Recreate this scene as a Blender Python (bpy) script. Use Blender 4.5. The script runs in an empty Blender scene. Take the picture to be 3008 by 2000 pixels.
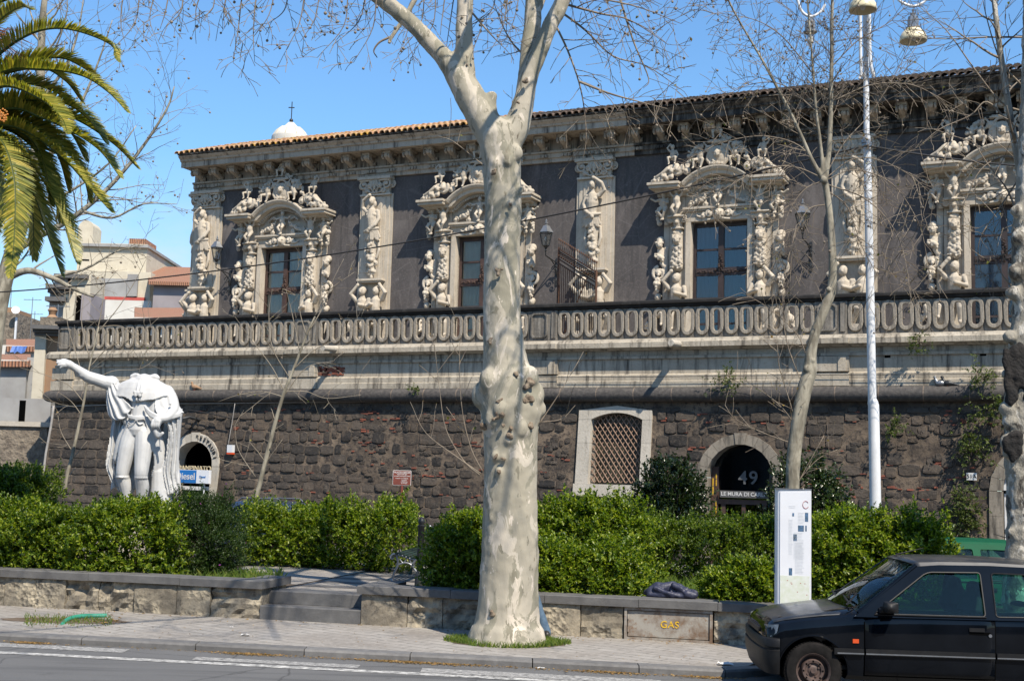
import bpy, bmesh, math, random
import numpy as np
from mathutils import Vector, Matrix, Euler
random.seed(7); RNG = np.random.default_rng(7)
S = bpy.context.scene; COL = S.collection
R_ = math.radians

# ------------------------------------------------------------------ camera
FPX, CX, CY, EYE = 3735., 1504., 1000., 2.1
PIT, ROLL = math.atan(410/FPX), R_(1.55)
_r = np.array([1, 0, 0.]); _f = np.array([0, math.cos(PIT), math.sin(PIT)]); _u = np.array([0, -math.sin(PIT), math.cos(PIT)])
_ri = math.cos(ROLL)*_r+math.sin(ROLL)*_u; _ui = -math.sin(ROLL)*_r+math.cos(ROLL)*_u
CAMP = np.array([0, 0, EYE])
cam = bpy.data.objects.new('camera', bpy.data.cameras.new('camera')); COL.objects.link(cam)
cam.matrix_world = Matrix(((_ri[0], _ui[0], -_f[0], 0), (_ri[1], _ui[1], -_f[1], 0), (_ri[2], _ui[2], -_f[2], EYE), (0, 0, 0, 1)))
cam.data.sensor_width = 36; cam.data.lens = FPX/3008*36; cam.data.clip_end = 3000; cam.data.clip_start = .1
S.camera = cam

# ------------------------------------------------------------------ light
SUN_AZ, SUN_EL = R_(29), R_(51)       # azimuth measured to the right of straight behind the camera
sdir = Vector((math.sin(SUN_AZ)*math.cos(SUN_EL), -math.cos(SUN_AZ)*math.cos(SUN_EL), math.sin(SUN_EL)))
sl = bpy.data.lights.new('sun', 'SUN'); sl.energy = 5.0; sl.angle = R_(.5); sl.color = (1, .905, .77)
sun = bpy.data.objects.new('sun', sl); COL.objects.link(sun); sun.rotation_euler = sdir.to_track_quat('Z', 'Y').to_euler(); sun.location = (0, 0, 60)
wd = bpy.data.worlds.new('World'); S.world = wd; wd.use_nodes = True
wn, wl = wd.node_tree.nodes, wd.node_tree.links
wn.clear()
wo = wn.new('ShaderNodeOutputWorld'); wb = wn.new('ShaderNodeBackground'); sk = wn.new('ShaderNodeTexSky')
sk.sky_type = 'NISHITA'; sk.sun_disc = False; sk.sun_elevation = SUN_EL; sk.sun_rotation = math.pi-SUN_AZ
sk.altitude = 0; sk.air_density = 1.25; sk.dust_density = .4; sk.ozone_density = 2.2
tc = wn.new('ShaderNodeTexCoord'); mp = wn.new('ShaderNodeMapping'); mp.inputs['Scale'].default_value = (1.2, 1.2, 3.2); mp.inputs['Location'].default_value = (.35, .1, .2)
nz = wn.new('ShaderNodeTexNoise'); nz.inputs['Scale'].default_value = 5; nz.inputs['Detail'].default_value = 7; nz.inputs['Roughness'].default_value = .55
cr = wn.new('ShaderNodeValToRGB'); cr.color_ramp.elements[0].position = .43; cr.color_ramp.elements[1].position = .62
sx = wn.new('ShaderNodeSeparateXYZ'); mr = wn.new('ShaderNodeMapRange'); mr.inputs['From Min'].default_value = .24; mr.inputs['From Max'].default_value = .08
ml = wn.new('ShaderNodeMath'); ml.operation = 'MULTIPLY'; mx = wn.new('ShaderNodeMixRGB'); mx.inputs[2].default_value = (7.2, 7.6, 8.4, 1)
wl.new(tc.outputs['Generated'], mp.inputs[0]); wl.new(mp.outputs[0], nz.inputs[0]); wl.new(nz.outputs[0], cr.inputs[0])
wl.new(tc.outputs['Generated'], sx.inputs[0]); wl.new(sx.outputs[2], mr.inputs[0]); wl.new(cr.outputs[0], ml.inputs[0]); wl.new(mr.outputs[0], ml.inputs[1])
tn = wn.new('ShaderNodeMixRGB'); tn.blend_type = 'MULTIPLY'; tn.inputs[0].default_value = 1; tn.inputs[2].default_value = (.99, 1.40, 1.74, 1); wl.new(sk.outputs[0], tn.inputs[1])
wl.new(ml.outputs[0], mx.inputs[0]); wl.new(tn.outputs[0], mx.inputs[1]); wl.new(mx.outputs[0], wb.inputs[0]); wl.new(wb.outputs[0], wo.inputs[0])
wb.inputs[1].default_value = .07
S.view_settings.view_transform = 'Standard'; S.view_settings.look = 'None'; S.view_settings.exposure = 0.68; S.view_settings.gamma = 1; S.view_settings.use_curve_mapping = False

# ------------------------------------------------------------------ geometry of the place
def ray(x, y): return _f+_ri*((x-CX)/FPX)-_ui*((y-CY)/FPX)
def onz(x, y, z):                       # point of the horizontal plane z
    d = ray(x, y); return CAMP+d*((z-EYE)/d[2])
def aty(x, y, Y):                       # point at distance Y in front
    d = ray(x, y); return CAMP+d*(Y/d[1])
WA = R_(24.5)                           # direction of the palace front
WT = np.array([math.cos(WA), -math.sin(WA), 0]); WN = np.array([-math.sin(WA), -math.cos(WA), 0])
DF, DB = 38.2, 33.7                     # distance of palace front and bastion front
def onw(x, y, D):                       # (s, z) on a plane parallel to the front
    d = ray(x, y); P = CAMP+d*(D/-(d@WN)); return float(P@WT), float(P[2])
def wall_pt(s, D, z): return Vector(s*WT-D*WN)+Vector((0, 0, z))

# ------------------------------------------------------------------ materials
def lin(c): return tuple(c)+(1,) if len(c) == 3 else c
GA = .76                                # overall albedo level the exposure is set for
class NT:
    def __init__(s, name):
        s.m = bpy.data.materials.new(name); s.m.use_nodes = True; s.t = s.m.node_tree; s.b = s.t.nodes['Principled BSDF']; s.o = s.t.nodes['Material Output']
        s.tc = s.t.nodes.new('ShaderNodeTexCoord')
    def n(s, typ, **kw):
        nd = s.t.nodes.new('ShaderNode'+typ)
        for k, v in kw.items():
            if k.startswith('_'): setattr(nd, k[1:], v)
            else:
                key = int(k[1:]) if k[0] == 'i' and k[1:].isdigit() else k.replace('__', ' ')
                if isinstance(v, bpy.types.NodeSocket): s.t.links.new(v, nd.inputs[key])
                else: nd.inputs[key].default_value = v
        return nd
    def co(s, scale=(1, 1, 1), rot=(0, 0, 0), src='Object'):
        return s.n('Mapping', Vector=s.tc.outputs[src], Scale=scale, Rotation=rot).outputs[0]
    def noise(s, vec, scale, detail=4, rough=.55, dist=0):
        return s.n('TexNoise', Vector=vec, Scale=scale, Detail=detail, Roughness=rough, Distortion=dist).outputs[0]
    def ramp(s, fac, a, b, ca=(0, 0, 0), cb=(1, 1, 1)):
        r = s.n('ValToRGB', Fac=fac); e = r.color_ramp.elements; e[0].position = a; e[1].position = b; e[0].color = lin(ca); e[1].color = lin(cb); return r.outputs[0]
    def mix(s, fac, a, b, mode='MIX'):
        nd = s.n('MixRGB', _blend_type=mode)
        for i, v in zip((0, 1, 2), (fac, a, b)):
            if isinstance(v, bpy.types.NodeSocket): s.t.links.new(v, nd.inputs[i])
            else: nd.inputs[i].default_value = v if i == 0 else lin(v)
        return nd.outputs[0]
    def math(s, op, a, b=0.5):
        nd = s.n('Math', _operation=op)
        for i, v in enumerate((a, b)):
            if isinstance(v, bpy.types.NodeSocket): s.t.links.new(v, nd.inputs[i])
            else: nd.inputs[i].default_value = v
        return nd.outputs[0]
    def bump(s, h, strength=.4, dist=.02):
        nd = s.n('Bump', Height=h, Strength=strength, Distance=dist); s.t.links.new(nd.outputs[0], s.b.inputs['Normal'])
    def set(s, color=None, rough=.8, metal=0, **kw):
        if color is not None:
            if isinstance(color, bpy.types.NodeSocket): color = s.mix(1, color, (GA,)*3, 'MULTIPLY'); s.t.links.new(color, s.b.inputs['Base Color'])
            else: s.b.inputs['Base Color'].default_value = lin(color)
        if isinstance(rough, bpy.types.NodeSocket): s.t.links.new(rough, s.b.inputs['Roughness'])
        else: s.b.inputs['Roughness'].default_value = rough
        s.b.inputs['Metallic'].default_value = metal
        for k, v in kw.items(): s.b.inputs[k.replace('__', ' ')].default_value = v
        return s.m
    def island(s): return s.n('NewGeometry').outputs['Random Per Island']
M = {}
def simple(name, c1, c2=None, scale=6, rough=.8, metal=0, bump=.2, bscale=40, bd=.01, spec=.5, a=.35, b=.65, isl=0, **kw):
    k = NT(name); v = k.co()
    col = k.mix(k.ramp(k.noise(v, scale, 6, .62), a, b), c1, c2 or tuple(x*.75 for x in c1))
    if isl:
        col = k.mix(1, col, k.ramp(k.island(), 0, 1, (1-isl,)*3, (1+isl,)*3), 'MULTIPLY')
    if bump: k.bump(k.noise(v, bscale, 5, .6), bump, bd)
    M[name] = k.set(col, rough, metal, Specular__IOR__Level=spec, **kw); return M[name]

# ------------------------------------------------------------------ mesh helpers
class MB:
    def __init__(s): s.v = []; s.f = []
    def add(s, v, f):
        o = len(s.v); s.v.extend([tuple(map(float, p)) for p in v]); s.f.extend([tuple(i+o for i in q) for q in f]); return s
    def box(s, x0, x1, y0, y1, z0, z1, rz=0, c=None):
        v = [(x, y, z) for z in (z0, z1) for x, y in ((x0, y0), (x1, y0), (x1, y1), (x0, y1))]
        if rz or c:
            c = c or (0, 0, 0); q = math.cos(rz), math.sin(rz)
            v = [(c[0]+x*q[0]-y*q[1], c[1]+x*q[1]+y*q[0], c[2]+z) for x, y, z in v]
        return s.add(v, [(3, 2, 1, 0), (4, 5, 6, 7), (0, 1, 5, 4), (1, 2, 6, 5), (2, 3, 7, 6), (3, 0, 4, 7)])
    def sweep(s, prof, path, closed_prof=True, cap=True):   # prof: list of (a,b); path: list of (origin, axis_a, axis_b)
        n = len(prof); v = []; f = []
        for o, a, b in path:
            o, a, b = Vector(o), Vector(a), Vector(b); v += [o+a*p+b*q for p, q in prof]
        for i in range(len(path)-1):
            for j in range(n if closed_prof else n-1):
                k = (j+1) % n; f.append((i*n+j, i*n+k, (i+1)*n+k, (i+1)*n+j))
        if cap and closed_prof: f += [tuple(range(n))[::-1], tuple(range((len(path)-1)*n, len(path)*n))]
        return s.add(v, f)
    def runx(s, prof, x0, x1): # prof (y,z) extruded along x
        return s.sweep(prof, [((x0, 0, 0), (0, 1, 0), (0, 0, 1)), ((x1, 0, 0), (0, 1, 0), (0, 0, 1))])
    def tube(s, pts, rad, n=8, cap=True):
        pts = [Vector(p) for p in pts]; m = len(pts)
        if not hasattr(rad, '__len__'): rad = [rad]*m
        t = (pts[1]-pts[0]).normalized(); a = t.orthogonal().normalized(); v = []; f = []
        for i, p in enumerate(pts):
            t2 = (pts[min(i+1, m-1)]-pts[max(i-1, 0)]).normalized(); a = (a-t2*a.dot(t2)); a = a.normalized() if a.length > 1e-6 else t2.orthogonal().normalized(); b = t2.cross(a)
            for k in range(n):
                w = 2*math.pi*k/n; v.append(p+(a*math.cos(w)+b*math.sin(w))*rad[i])
        for i in range(m-1):
            for k in range(n):
                q = (k+1) % n; f.append((i*n+k, i*n+q, (i+1)*n+q, (i+1)*n+k))
        if cap: f += [tuple(range(n))[::-1], tuple(range((m-1)*n, m*n))]
        return s.add(v, f)
    def lathe(s, prof, n=16, c=(0, 0, 0), cap=True): # (r,z)
        v = []; f = []; m = len(prof)
        for r, z in prof:
            for k in range(n): w = 2*math.pi*k/n; v.append((c[0]+r*math.cos(w), c[1]+r*math.sin(w), c[2]+z))
        for i in range(m-1):
            for k in range(n): q = (k+1) % n; f.append((i*n+k, i*n+q, (i+1)*n+q, (i+1)*n+k))
        if cap: f += [tuple(range(n))[::-1], tuple(range((m-1)*n, m*n))]
        return s.add(v, f)
    def ball(s, c, r, sc=(1, 1, 1), n=8, m=6):
        v = [(c[0], c[1], c[2]+r*sc[2])]; f = []
        for i in range(1, m):
            a = math.pi*i/m
            for k in range(n): w = 2*math.pi*k/n; v.append((c[0]+r*sc[0]*math.sin(a)*math.cos(w), c[1]+r*sc[1]*math.sin(a)*math.sin(w), c[2]+r*sc[2]*math.cos(a)))
        v.append((c[0], c[1], c[2]-r*sc[2])); L = len(v)-1
        for k in range(n): f.append((0, 1+k, 1+(k+1) % n)); f.append((L, 1+(m-2)*n+(k+1) % n, 1+(m-2)*n+k))
        for i in range(m-2):
            for k in range(n): q = (k+1) % n; f.append((1+i*n+k, 1+(i+1)*n+k, 1+(i+1)*n+q, 1+i*n+q))
        return s.add(v, f)
    def xf(s, mat, start=0): s.v[start:] = [tuple(mat @ Vector(p)) for p in s.v[start:]]; return s
    def mesh(s, name='m'):
        me = bpy.data.meshes.new(name); me.from_pydata(s.v, [], s.f); me.update(); return me
    def build(s, name, mat, parent=None, smooth=None, loc=None, normals=True):
        me = s.mesh(name)
        if normals:
            bm = bmesh.new(); bm.from_mesh(me); bmesh.ops.recalc_face_normals(bm, faces=bm.faces); bm.to_mesh(me); bm.free()
        return link(name, me, mat, parent, smooth, loc)
def link(name, me, mat, parent=None, smooth=None, loc=None):
    if isinstance(mat, str): mat = M[mat]
    if mat is not None and not me.materials: me.materials.append(mat)
    if smooth is not None:
        me.polygons.foreach_set('use_smooth', [True]*len(me.polygons))
        if smooth < 180: me.set_sharp_from_angle(angle=R_(smooth))
    o = bpy.data.objects.new(name, me); COL.objects.link(o)
    if parent: o.parent = parent
    if loc is not None: o.location = loc
    return o
def tag(o, label=None, cat=None, group=None, kind=None):
    if label: o['label'] = label
    if cat: o['category'] = cat
    if group: o['group'] = group
    if kind: o['kind'] = kind
    return o
def thing(name, label, cat, loc=(0, 0, 0), rz=0, group=None):
    o = bpy.data.objects.new(name, None); COL.objects.link(o); o.location = loc; o.rotation_euler = (0, 0, rz); o.empty_display_size = .2
    return tag(o, label, cat, group)
def copy_tree(o, parent=None):
    c = o.copy(); COL.objects.link(c)
    if parent: c.parent = parent
    for ch in list(o.children): copy_tree(ch, c)
    return c
def np_mesh(name, V, F):        # V (n,3), F (m,k)
    me = bpy.data.meshes.new(name); V = np.asarray(V, np.float32); F = np.asarray(F, np.int32); m, k = F.shape
    me.vertices.add(len(V)); me.vertices.foreach_set('co', V.ravel()); me.loops.add(m*k); me.loops.foreach_set('vertex_index', F.ravel())
    me.polygons.add(m); me.polygons.foreach_set('loop_start', np.arange(0, m*k, k, dtype=np.int32)); me.polygons.foreach_set('loop_total', np.full(m, k, np.int32))
    me.update(calc_edges=True); me.validate(); return me
def baked(ob):                  # evaluated mesh of a temporary object
    dg = bpy.context.evaluated_depsgraph_get(); dg.update(); me = bpy.data.meshes.new_from_object(ob.evaluated_get(dg)); d = ob.data
    bpy.data.objects.remove(ob); return me
def carve(mb, voxel, smooth=4, fac=.5, disp=None):
    ob = bpy.data.objects.new('tmp', mb.mesh()); COL.objects.link(ob)
    r = ob.modifiers.new('r', 'REMESH'); r.mode = 'VOXEL'; r.voxel_size = voxel
    if smooth: sm = ob.modifiers.new('s', 'SMOOTH'); sm.iterations = smooth; sm.factor = fac
    if disp:
        tx = bpy.data.textures.new('dn', 'CLOUDS'); tx.noise_scale = disp[0]; dm = ob.modifiers.new('d', 'DISPLACE'); dm.texture = tx; dm.strength = disp[1]; dm.mid_level = .5
    me = baked(ob); me.materials.clear(); return me
def plate(polys, depth, bevel=0, plane='xz', loc=(0, 0, 0)):
    """filled outline(s) with holes, given thickness; plane 'xz' puts thickness along y"""
    cu = bpy.data.curves.new('c', 'CURVE'); cu.dimensions = '2D'; cu.fill_mode = 'BOTH'; cu.extrude = depth/2-bevel; cu.bevel_depth = bevel
    for p in polys:
        sp = cu.splines.new('POLY'); sp.points.add(len(p)-1)
        for q, (a, b) in zip(sp.points, p): q.co = (a, b, 0, 1)
        sp.use_cyclic_u = True
    me = baked(_tmp(cu)); mb = MB(); v = [tuple(x.co) for x in me.vertices]
    if plane == 'xz': v = [(a+loc[0], -c+loc[1], b+loc[2]) for a, b, c in v]
    else: v = [(a+loc[0], b+loc[1], c+loc[2]) for a, b, c in v]
    mb.add(v, [tuple(p.vertices) for p in me.polygons]); return mb
def _tmp(data): o = bpy.data.objects.new('tmp', data); COL.objects.link(o); return o
def text_mb(body, size, depth=.01, align='CENTER', space=1.0):
    cu = bpy.data.curves.new('t', 'FONT'); cu.body = body; cu.size = size; cu.extrude = depth/2; cu.align_x = align; cu.align_y = 'CENTER'; cu.space_character = space; cu.offset = size*.012
    me = baked(_tmp(cu)); mb = MB(); mb.add([(v.co.x, -v.co.z, v.co.y) for v in me.vertices], [tuple(p.vertices) for p in me.polygons]); return mb
def caps(mb, pts, rad, n=10):   # chain of tapered capsules
    mb.tube(pts, rad, n); rr = rad if hasattr(rad, '__len__') else [rad]*len(pts)
    for p, r in ((pts[0], rr[0]), (pts[-1], rr[-1])): mb.ball(p, r, n=n, m=6)
    return mb
def spline(P, n=6):             # Catmull-Rom through points (tuples of any length)
    P = [np.array(p, float) for p in P]; Q = [2*P[0]-P[1]]+P+[2*P[-1]-P[-2]]; out = []
    for i in range(1, len(Q)-2):
        for k in range(n):
            t = k/n; a, b, c, d = Q[i-1:i+3]
            out.append(.5*((2*b)+(c-a)*t+(2*a-5*b+4*c-d)*t*t+(3*b-a-3*c+d)*t**3))
    out.append(P[-1]); return out
# ------------------------------------------------------------------ materials of the place
def m_asphalt():
    k = NT('asphalt'); v = k.co(); big = k.noise(v, .35, 5, .6); fine = k.noise(v, 90, 3, .7)
    c = k.mix(k.ramp(big, .3, .7), (.085, .084, .084), (.13, .128, .125)); c = k.mix(k.ramp(fine, .42, .62), c, (.16, .157, .15), 'MIX')
    c = k.mix(k.ramp(k.noise(k.co((.25, 3, 1)), 1.2, 4), .5, .72), c, (.07, .069, .068)); c = k.mix(k.ramp(k.noise(v, 2.3, 6, .7), .62, .72), c, (.055, .053, .05)); vo = k.n('TexVoronoi', Vector=k.mix(.12, v, k.n('TexNoise', Vector=v, Scale=3.0).outputs[1]), Scale=.55, _feature='DISTANCE_TO_EDGE').outputs[0]; c = k.mix(k.ramp(vo, .0, .006, (.8,)*3, (0,)*3), c, (.04, .038, .036)); k.bump(fine, .5, .008); M['asphalt'] = k.set(c, .88)
def m_pave():
    k = NT('paving'); v = k.co(rot=(0, 0, R_(36))); br = k.n('TexBrick', Vector=v, Color1=(.36, .335, .30, 1), Color2=(.31, .29, .26, 1), Mortar=(.15, .137, .12, 1), Scale=1, Mortar__Size=.012, Brick__Width=.42, Row__Height=.2, Bias=-.1)
    big = k.noise(k.co(), 1.1, 6, .62); c = k.mix(k.ramp(big, .38, .68), br.outputs[0], (.235, .21, .18), 'MIX'); c = k.mix(k.ramp(k.noise(k.co(), 16, 5, .7), .5, .75), c, (.42, .385, .34))
    k.bump(br.outputs[1], -.35, .01); M['paving'] = k.set(c, .85)
def m_paint():
    k = NT('road_paint'); v = k.co(); w = k.ramp(k.noise(k.co((.5, 1, 1)), 16, 7, .8), .42, .60); w2 = k.ramp(k.noise(k.co(), 2.2, 4), .35, .6)
    c = k.mix(k.math('MULTIPLY', w, 1), (.12, .118, .113), (.72, .7, .65)); M['road_paint'] = k.set(c, .75)
    k = NT('worn_paint'); v = k.co(); w = k.ramp(k.noise(k.co((1, 5, 1)), 14, 6, .75), .46, .6)
    c = k.mix(w, (.12, .118, .113), (.62, .6, .56)); M['worn_paint'] = k.set(c, .8)
def m_limestone(name, base, pale, stain, dark, streak=.5, bump=.5, isl=.12, bs=16):
    k = NT(name); v = k.co(); n1 = k.noise(v, 1.6, 6, .65); n2 = k.noise(v, bs, 6, .68)
    c = k.mix(k.ramp(n1, .36, .66), base, pale); c = k.mix(k.ramp(n2, .55, .75), c, stain)
    st = k.noise(k.co((2.6, 2.6, .22)), 2.0, 6, .68); c = k.mix(k.ramp(st, 1-streak, 1.18-streak), c, dark)
    c = k.mix(1, c, k.ramp(k.island(), 0, 1, (1-isl,)*3, (1+isl*.6,)*3), 'MULTIPLY'); k.bump(n2, bump, .03); M[name] = k.set(c, .88)
def m_tufa():
    k = NT('shelly_limestone'); v = k.co(); n1 = k.noise(v, 1.5, 5, .6); vo = k.n('TexVoronoi', Vector=v, Scale=17, _feature='F1').outputs[0]; n2 = k.noise(v, 9, 7, .7)
    c = k.mix(k.ramp(n1, .4, .62), (.21, .18, .135), (.50, .43, .31)); c = k.mix(k.ramp(k.noise(v, 3.1, 5, .6), .46, .64), c, (.13, .115, .092)); c = k.mix(k.ramp(n2, .54, .68), c, (.075, .063, .048))
    c = k.mix(1, c, k.ramp(k.island(), 0, 1, (.8,)*3, (1.2,)*3), 'MULTIPLY')
    h = k.mix(k.ramp(n1, .48, .56), (.5, .5, .5), vo); h = k.mix(.45, h, n2); k.bump(h, .9, .05); M['shelly_limestone'] = k.set(c, .9)
def m_basalt():
    k = NT('basalt_block'); v = k.co(); n2 = k.noise(v, 11, 7, .7); n1 = k.noise(v, 1.1, 5, .6)
    c = k.mix(k.ramp(k.island(), 0, 1), (.016, .0142, .0132), (.092, .073, .056)); c = k.mix(k.ramp(n2, .52, .74), c, (.12, .095, .07)); c = k.mix(k.ramp(n1, .54, .72), c, (.105, .076, .052))
    k.bump(n2, .8, .045); M['basalt_block'] = k.set(c, .9)
    k = NT('wall_mortar'); v = k.co(); n2 = k.noise(v, 7, 7, .7); n1 = k.noise(v, .8, 5, .6)
    c = k.mix(k.ramp(n1, .38, .66), (.045, .034, .026), (.21, .158, .11)); c = k.mix(k.ramp(n2, .48, .62), c, (.035, .028, .024)); k.bump(n2, .9, .05); M['wall_mortar'] = k.set(c, .95)
    simple('brick_chip', (.30, .085, .045), (.20, .075, .05), 9, .9, isl=.35)
    k = NT('basalt_moulding'); v = k.co(); n2 = k.noise(v, 10, 6, .65)
    br = k.n('TexBrick', Vector=k.co(), Color1=(1, 1, 1, 1), Color2=(.86, .84, .82, 1), Mortar=(2.4, 2.0, 1.6, 1), Scale=1, Mortar__Size=.014, Brick__Width=1.1, Row__Height=40)
    c = k.mix(k.ramp(n2, .4, .7), (.058, .053, .05), (.125, .112, .1)); c = k.mix(1, c, br.outputs[0], 'MULTIPLY'); k.bump(n2, .5, .03); M['basalt_moulding'] = k.set(c, .85)
def m_plaster():
    k = NT('dark_plaster'); v = k.co(); n = k.noise(v, .55, 7, .66); f = k.noise(v, 14, 6, .7)
    c = k.mix(k.ramp(n, .34, .66), (.066, .060, .059), (.112, .099, .094)); c = k.mix(k.ramp(f, .5, .75), c, (.165, .142, .135))
    s = k.noise(k.co((1.6, 1.6, .16)), 1.5, 6, .66); c = k.mix(k.ramp(s, .52, .70), c, (.045, .042, .043)); c = k.mix(k.ramp(k.noise(k.co((.8, .8, .3)), 1.1, 7, .7), .54, .74), c, (.19, .17, .163)); c = k.mix(k.ramp(k.noise(k.co((1, 1, .8)), 2.4, 8, .75), .6, .72), c, (.22, .205, .2))
    vo = k.n('TexVoronoi', Vector=k.co((.7, .7, .7)), Scale=1.3, _feature='DISTANCE_TO_EDGE').outputs[0]; c = k.mix(k.ramp(vo, .0, .012, (.3,)*3, (0,)*3), c, (.22, .2, .19))
    k.bump(f, .35, .015); M['dark_plaster'] = k.set(c, .92)
def m_bark():
    k = NT('plane_bark'); v = k.co((1, 1, .42)); d = k.noise(v, 3.6, 6, .62, .7); e = k.noise(v, 6.5, 6, .62, .8); g = k.noise(v, 1.2, 4, .5)
    c = k.mix(k.ramp(g, .4, .62), (.36, .325, .245), (.44, .395, .31)); c = k.mix(k.ramp(k.noise(v, 2.6, 6, .66, .5), .53, .56), c, (.27, .25, .185)); c = k.mix(k.ramp(k.noise(v, 8, 5, .6, .5), .60, .63), c, (.215, .195, .14))
    c = k.mix(k.ramp(d, .58, .592), c, (.54, .48, .385)); c = k.mix(k.ramp(e, .62, .63), c, (.64, .56, .455)); c = k.mix(k.ramp(k.noise(v, 13, 6, .7), .64, .7), c, (.16, .125, .085))
    h = k.mix(.5, d, e); k.bump(k.mix(.25, h, k.noise(v, 26, 5, .7)), .55, .03); M['plane_bark'] = k.set(c, .85)
    k = NT('young_bark'); v = k.co((1, 1, .3)); d = k.noise(v, 7, 5, .6, .4)
    c = k.mix(k.ramp(d, .42, .62), (.17, .15, .11), (.38, .345, .265)); c = k.mix(k.ramp(k.noise(v, 20, 5), .63, .7), c, (.14, .12, .085)); k.bump(d, .4, .01); M['young_bark'] = k.set(c, .85)
    simple('twig_bark', (.15, .115, .085), (.30, .245, .18), 3, .85, bump=0); simple('pale_twig', (.34, .29, .22), (.20, .165, .12), 2, .85, bump=0)
    simple('charred_wood', (.006, .0055, .005), (.022, .018, .015), 7, .95, bump=.8, bscale=18, bd=.05)
    simple('scar_bark', (.13, .09, .06), (.34, .27, .19), 12, .95, bump=.9, bscale=24, bd=.04)
def m_leaf(name, a, b, c3, gl=.42, tr=.42):
    k = NT(name); i = k.island(); r = k.n('ValToRGB', Fac=i); e = r.color_ramp.elements; e[0].color = lin(a); e[1].color = lin(c3); q = e.new(.5); q.color = lin(b)
    k.set(r.outputs[0], gl, Specular__IOR__Level=.5); t = k.n('BsdfTranslucent', Color=k.mix(1, r.outputs[0], (1.2, 1.32, .5), 'MULTIPLY'))
    mx = k.n('MixShader', Fac=tr); k.t.links.new(k.b.outputs[0], mx.inputs[1]); k.t.links.new(t.outputs[0], mx.inputs[2]); k.t.links.new(mx.outputs[0], k.o.inputs[0]); M[name] = k.m
def m_glass(name, col, alpha, rough=.03):
    k = NT(name); tr = k.n('BsdfTransparent', Color=lin(col)); gl = k.n('BsdfGlossy', Color=(.9, .95, 1, 1), Roughness=rough); fr = k.n('Fresnel', IOR=1.5)
    mx = k.n('MixShader', Fac=k.math('ADD', fr.outputs[0], alpha)); k.t.links.new(tr.outputs[0], mx.inputs[1]); k.t.links.new(gl.outputs[0], mx.inputs[2]); k.t.links.new(mx.outputs[0], k.o.inputs[0]); M[name] = k.m
def m_tiles():
    k = NT('roof_tile'); v = k.co(); n = k.noise(v, 3.5, 6, .66); i = k.island()
    c = k.mix(k.ramp(i, .1, .9), (.42, .19, .10), (.52, .36, .22)); c = k.mix(k.ramp(n, .5, .62), c, (.50, .29, .045)); c = k.mix(k.ramp(k.noise(v, 6, 6, .7), .58, .7), c, (.07, .055, .045))
    k.bump(k.noise(v, 30, 4), .3, .01); M['roof_tile'] = k.set(c, .9)
    simple('black_tile', (.06, .052, .045), (.20, .12, .075), 2.2, .92, a=.42, b=.72, isl=.25)
    k = NT('far_tile'); w = k.n('TexWave', Vector=k.co(), Scale=2.2, Distortion=1.5, Detail=2, _bands_direction='X').outputs[1]; c = k.mix(k.ramp(w, .2, .8), (.30, .13, .075), (.50, .26, .16)); c = k.mix(k.ramp(k.noise(k.co(), 1.8, 6, .7), .5, .7), c, (.34, .22, .13)); k.bump(w, .8, .1); M['far_tile'] = k.set(c, .9)
def m_rust():
    k = NT('rusty_sheet'); v = k.co(); n = k.noise(v, 2.6, 7, .7); n2 = k.noise(v, 12, 7, .72)
    c = k.mix(k.ramp(n, .42, .6), (.36, .335, .29), (.16, .10, .06)); c = k.mix(k.ramp(n2, .55, .68), c, (.21, .115, .055)); k.bump(n2, .3, .006); M['rusty_sheet'] = k.set(c, .7, .1)
m_asphalt(); m_pave(); m_paint(); m_tufa(); m_basalt(); m_plaster(); m_bark(); m_tiles(); m_rust()
m_limestone('carved_stone', (.51, .44, .345), (.62, .545, .44), (.33, .275, .205), (.16, .132, .10), .44, .25)
m_limestone('cornice_stone', (.42, .355, .275), (.50, .43, .345), (.29, .225, .16), (.085, .07, .056), .50, .35)
m_limestone('cornice_dirty', (.13, .112, .092), (.27, .235, .19), (.07, .06, .05), (.018, .016, .014), .62, .35)
m_limestone('band_stone', (.40, .345, .265), (.52, .46, .365), (.25, .208, .155), (.085, .072, .056), .505, .5)
m_limestone('baluster_stone', (.22, .195, .16), (.33, .295, .245), (.13, .115, .095), (.055, .05, .044), .55, .5)
m_limestone('arch_stone', (.46, .42, .35), (.55, .50, .42), (.30, .26, .205), (.16, .14, .115), .42, .4)
simple('basalt_cap', (.085, .083, .082), (.15, .146, .14), 5, .75, bump=.35, bscale=45, a=.3, b=.7)
simple('black_crust', (.014, .013, .0125), (.06, .053, .047), 3.2, .95, bump=.5, bscale=14, bd=.03, a=.5, b=.82)
simple('kerb_stone', (.125, .12, .115), (.185, .178, .168), 7, .8, bump=.3, isl=.12)
simple('soil', (.10, .07, .045), (.16, .115, .075), 5, .95, bump=.8, bscale=14, bd=.04)
simple('pebble_paving', (.34, .31, .27), (.24, .22, .195), 8, .9, bump=.7, bscale=45, bd=.02); simple('dark_pebble', (.085, .082, .08), (.13, .125, .12), 8, .9, bump=.7, bscale=45, bd=.02)
simple('marble', (.60, .60, .59), (.47, .475, .475), 2.4, .6, bump=.12, bscale=30, a=.42, b=.72)
simple('white_paint', (.78, .79, .80), (.64, .65, .66), 2.2, .45, bump=.05)
simple('sheet_white', (.83, .84, .86), (.74, .75, .78), 1.5, .38, bump=.04, bscale=5)
simple('dark_metal', (.035, .037, .04), (.06, .062, .062), 9, .5, .5, bump=.1); simple('grey_metal', (.33, .34, .35), (.24, .25, .26), 6, .4, .7, bump=.1)
simple('green_iron', (.02, .06, .04), (.035, .04, .035), 9, .5, .3, bump=.1); simple('rusty_iron', (.16, .075, .04), (.085, .045, .03), 14, .85, .2, bump=.2)
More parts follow.
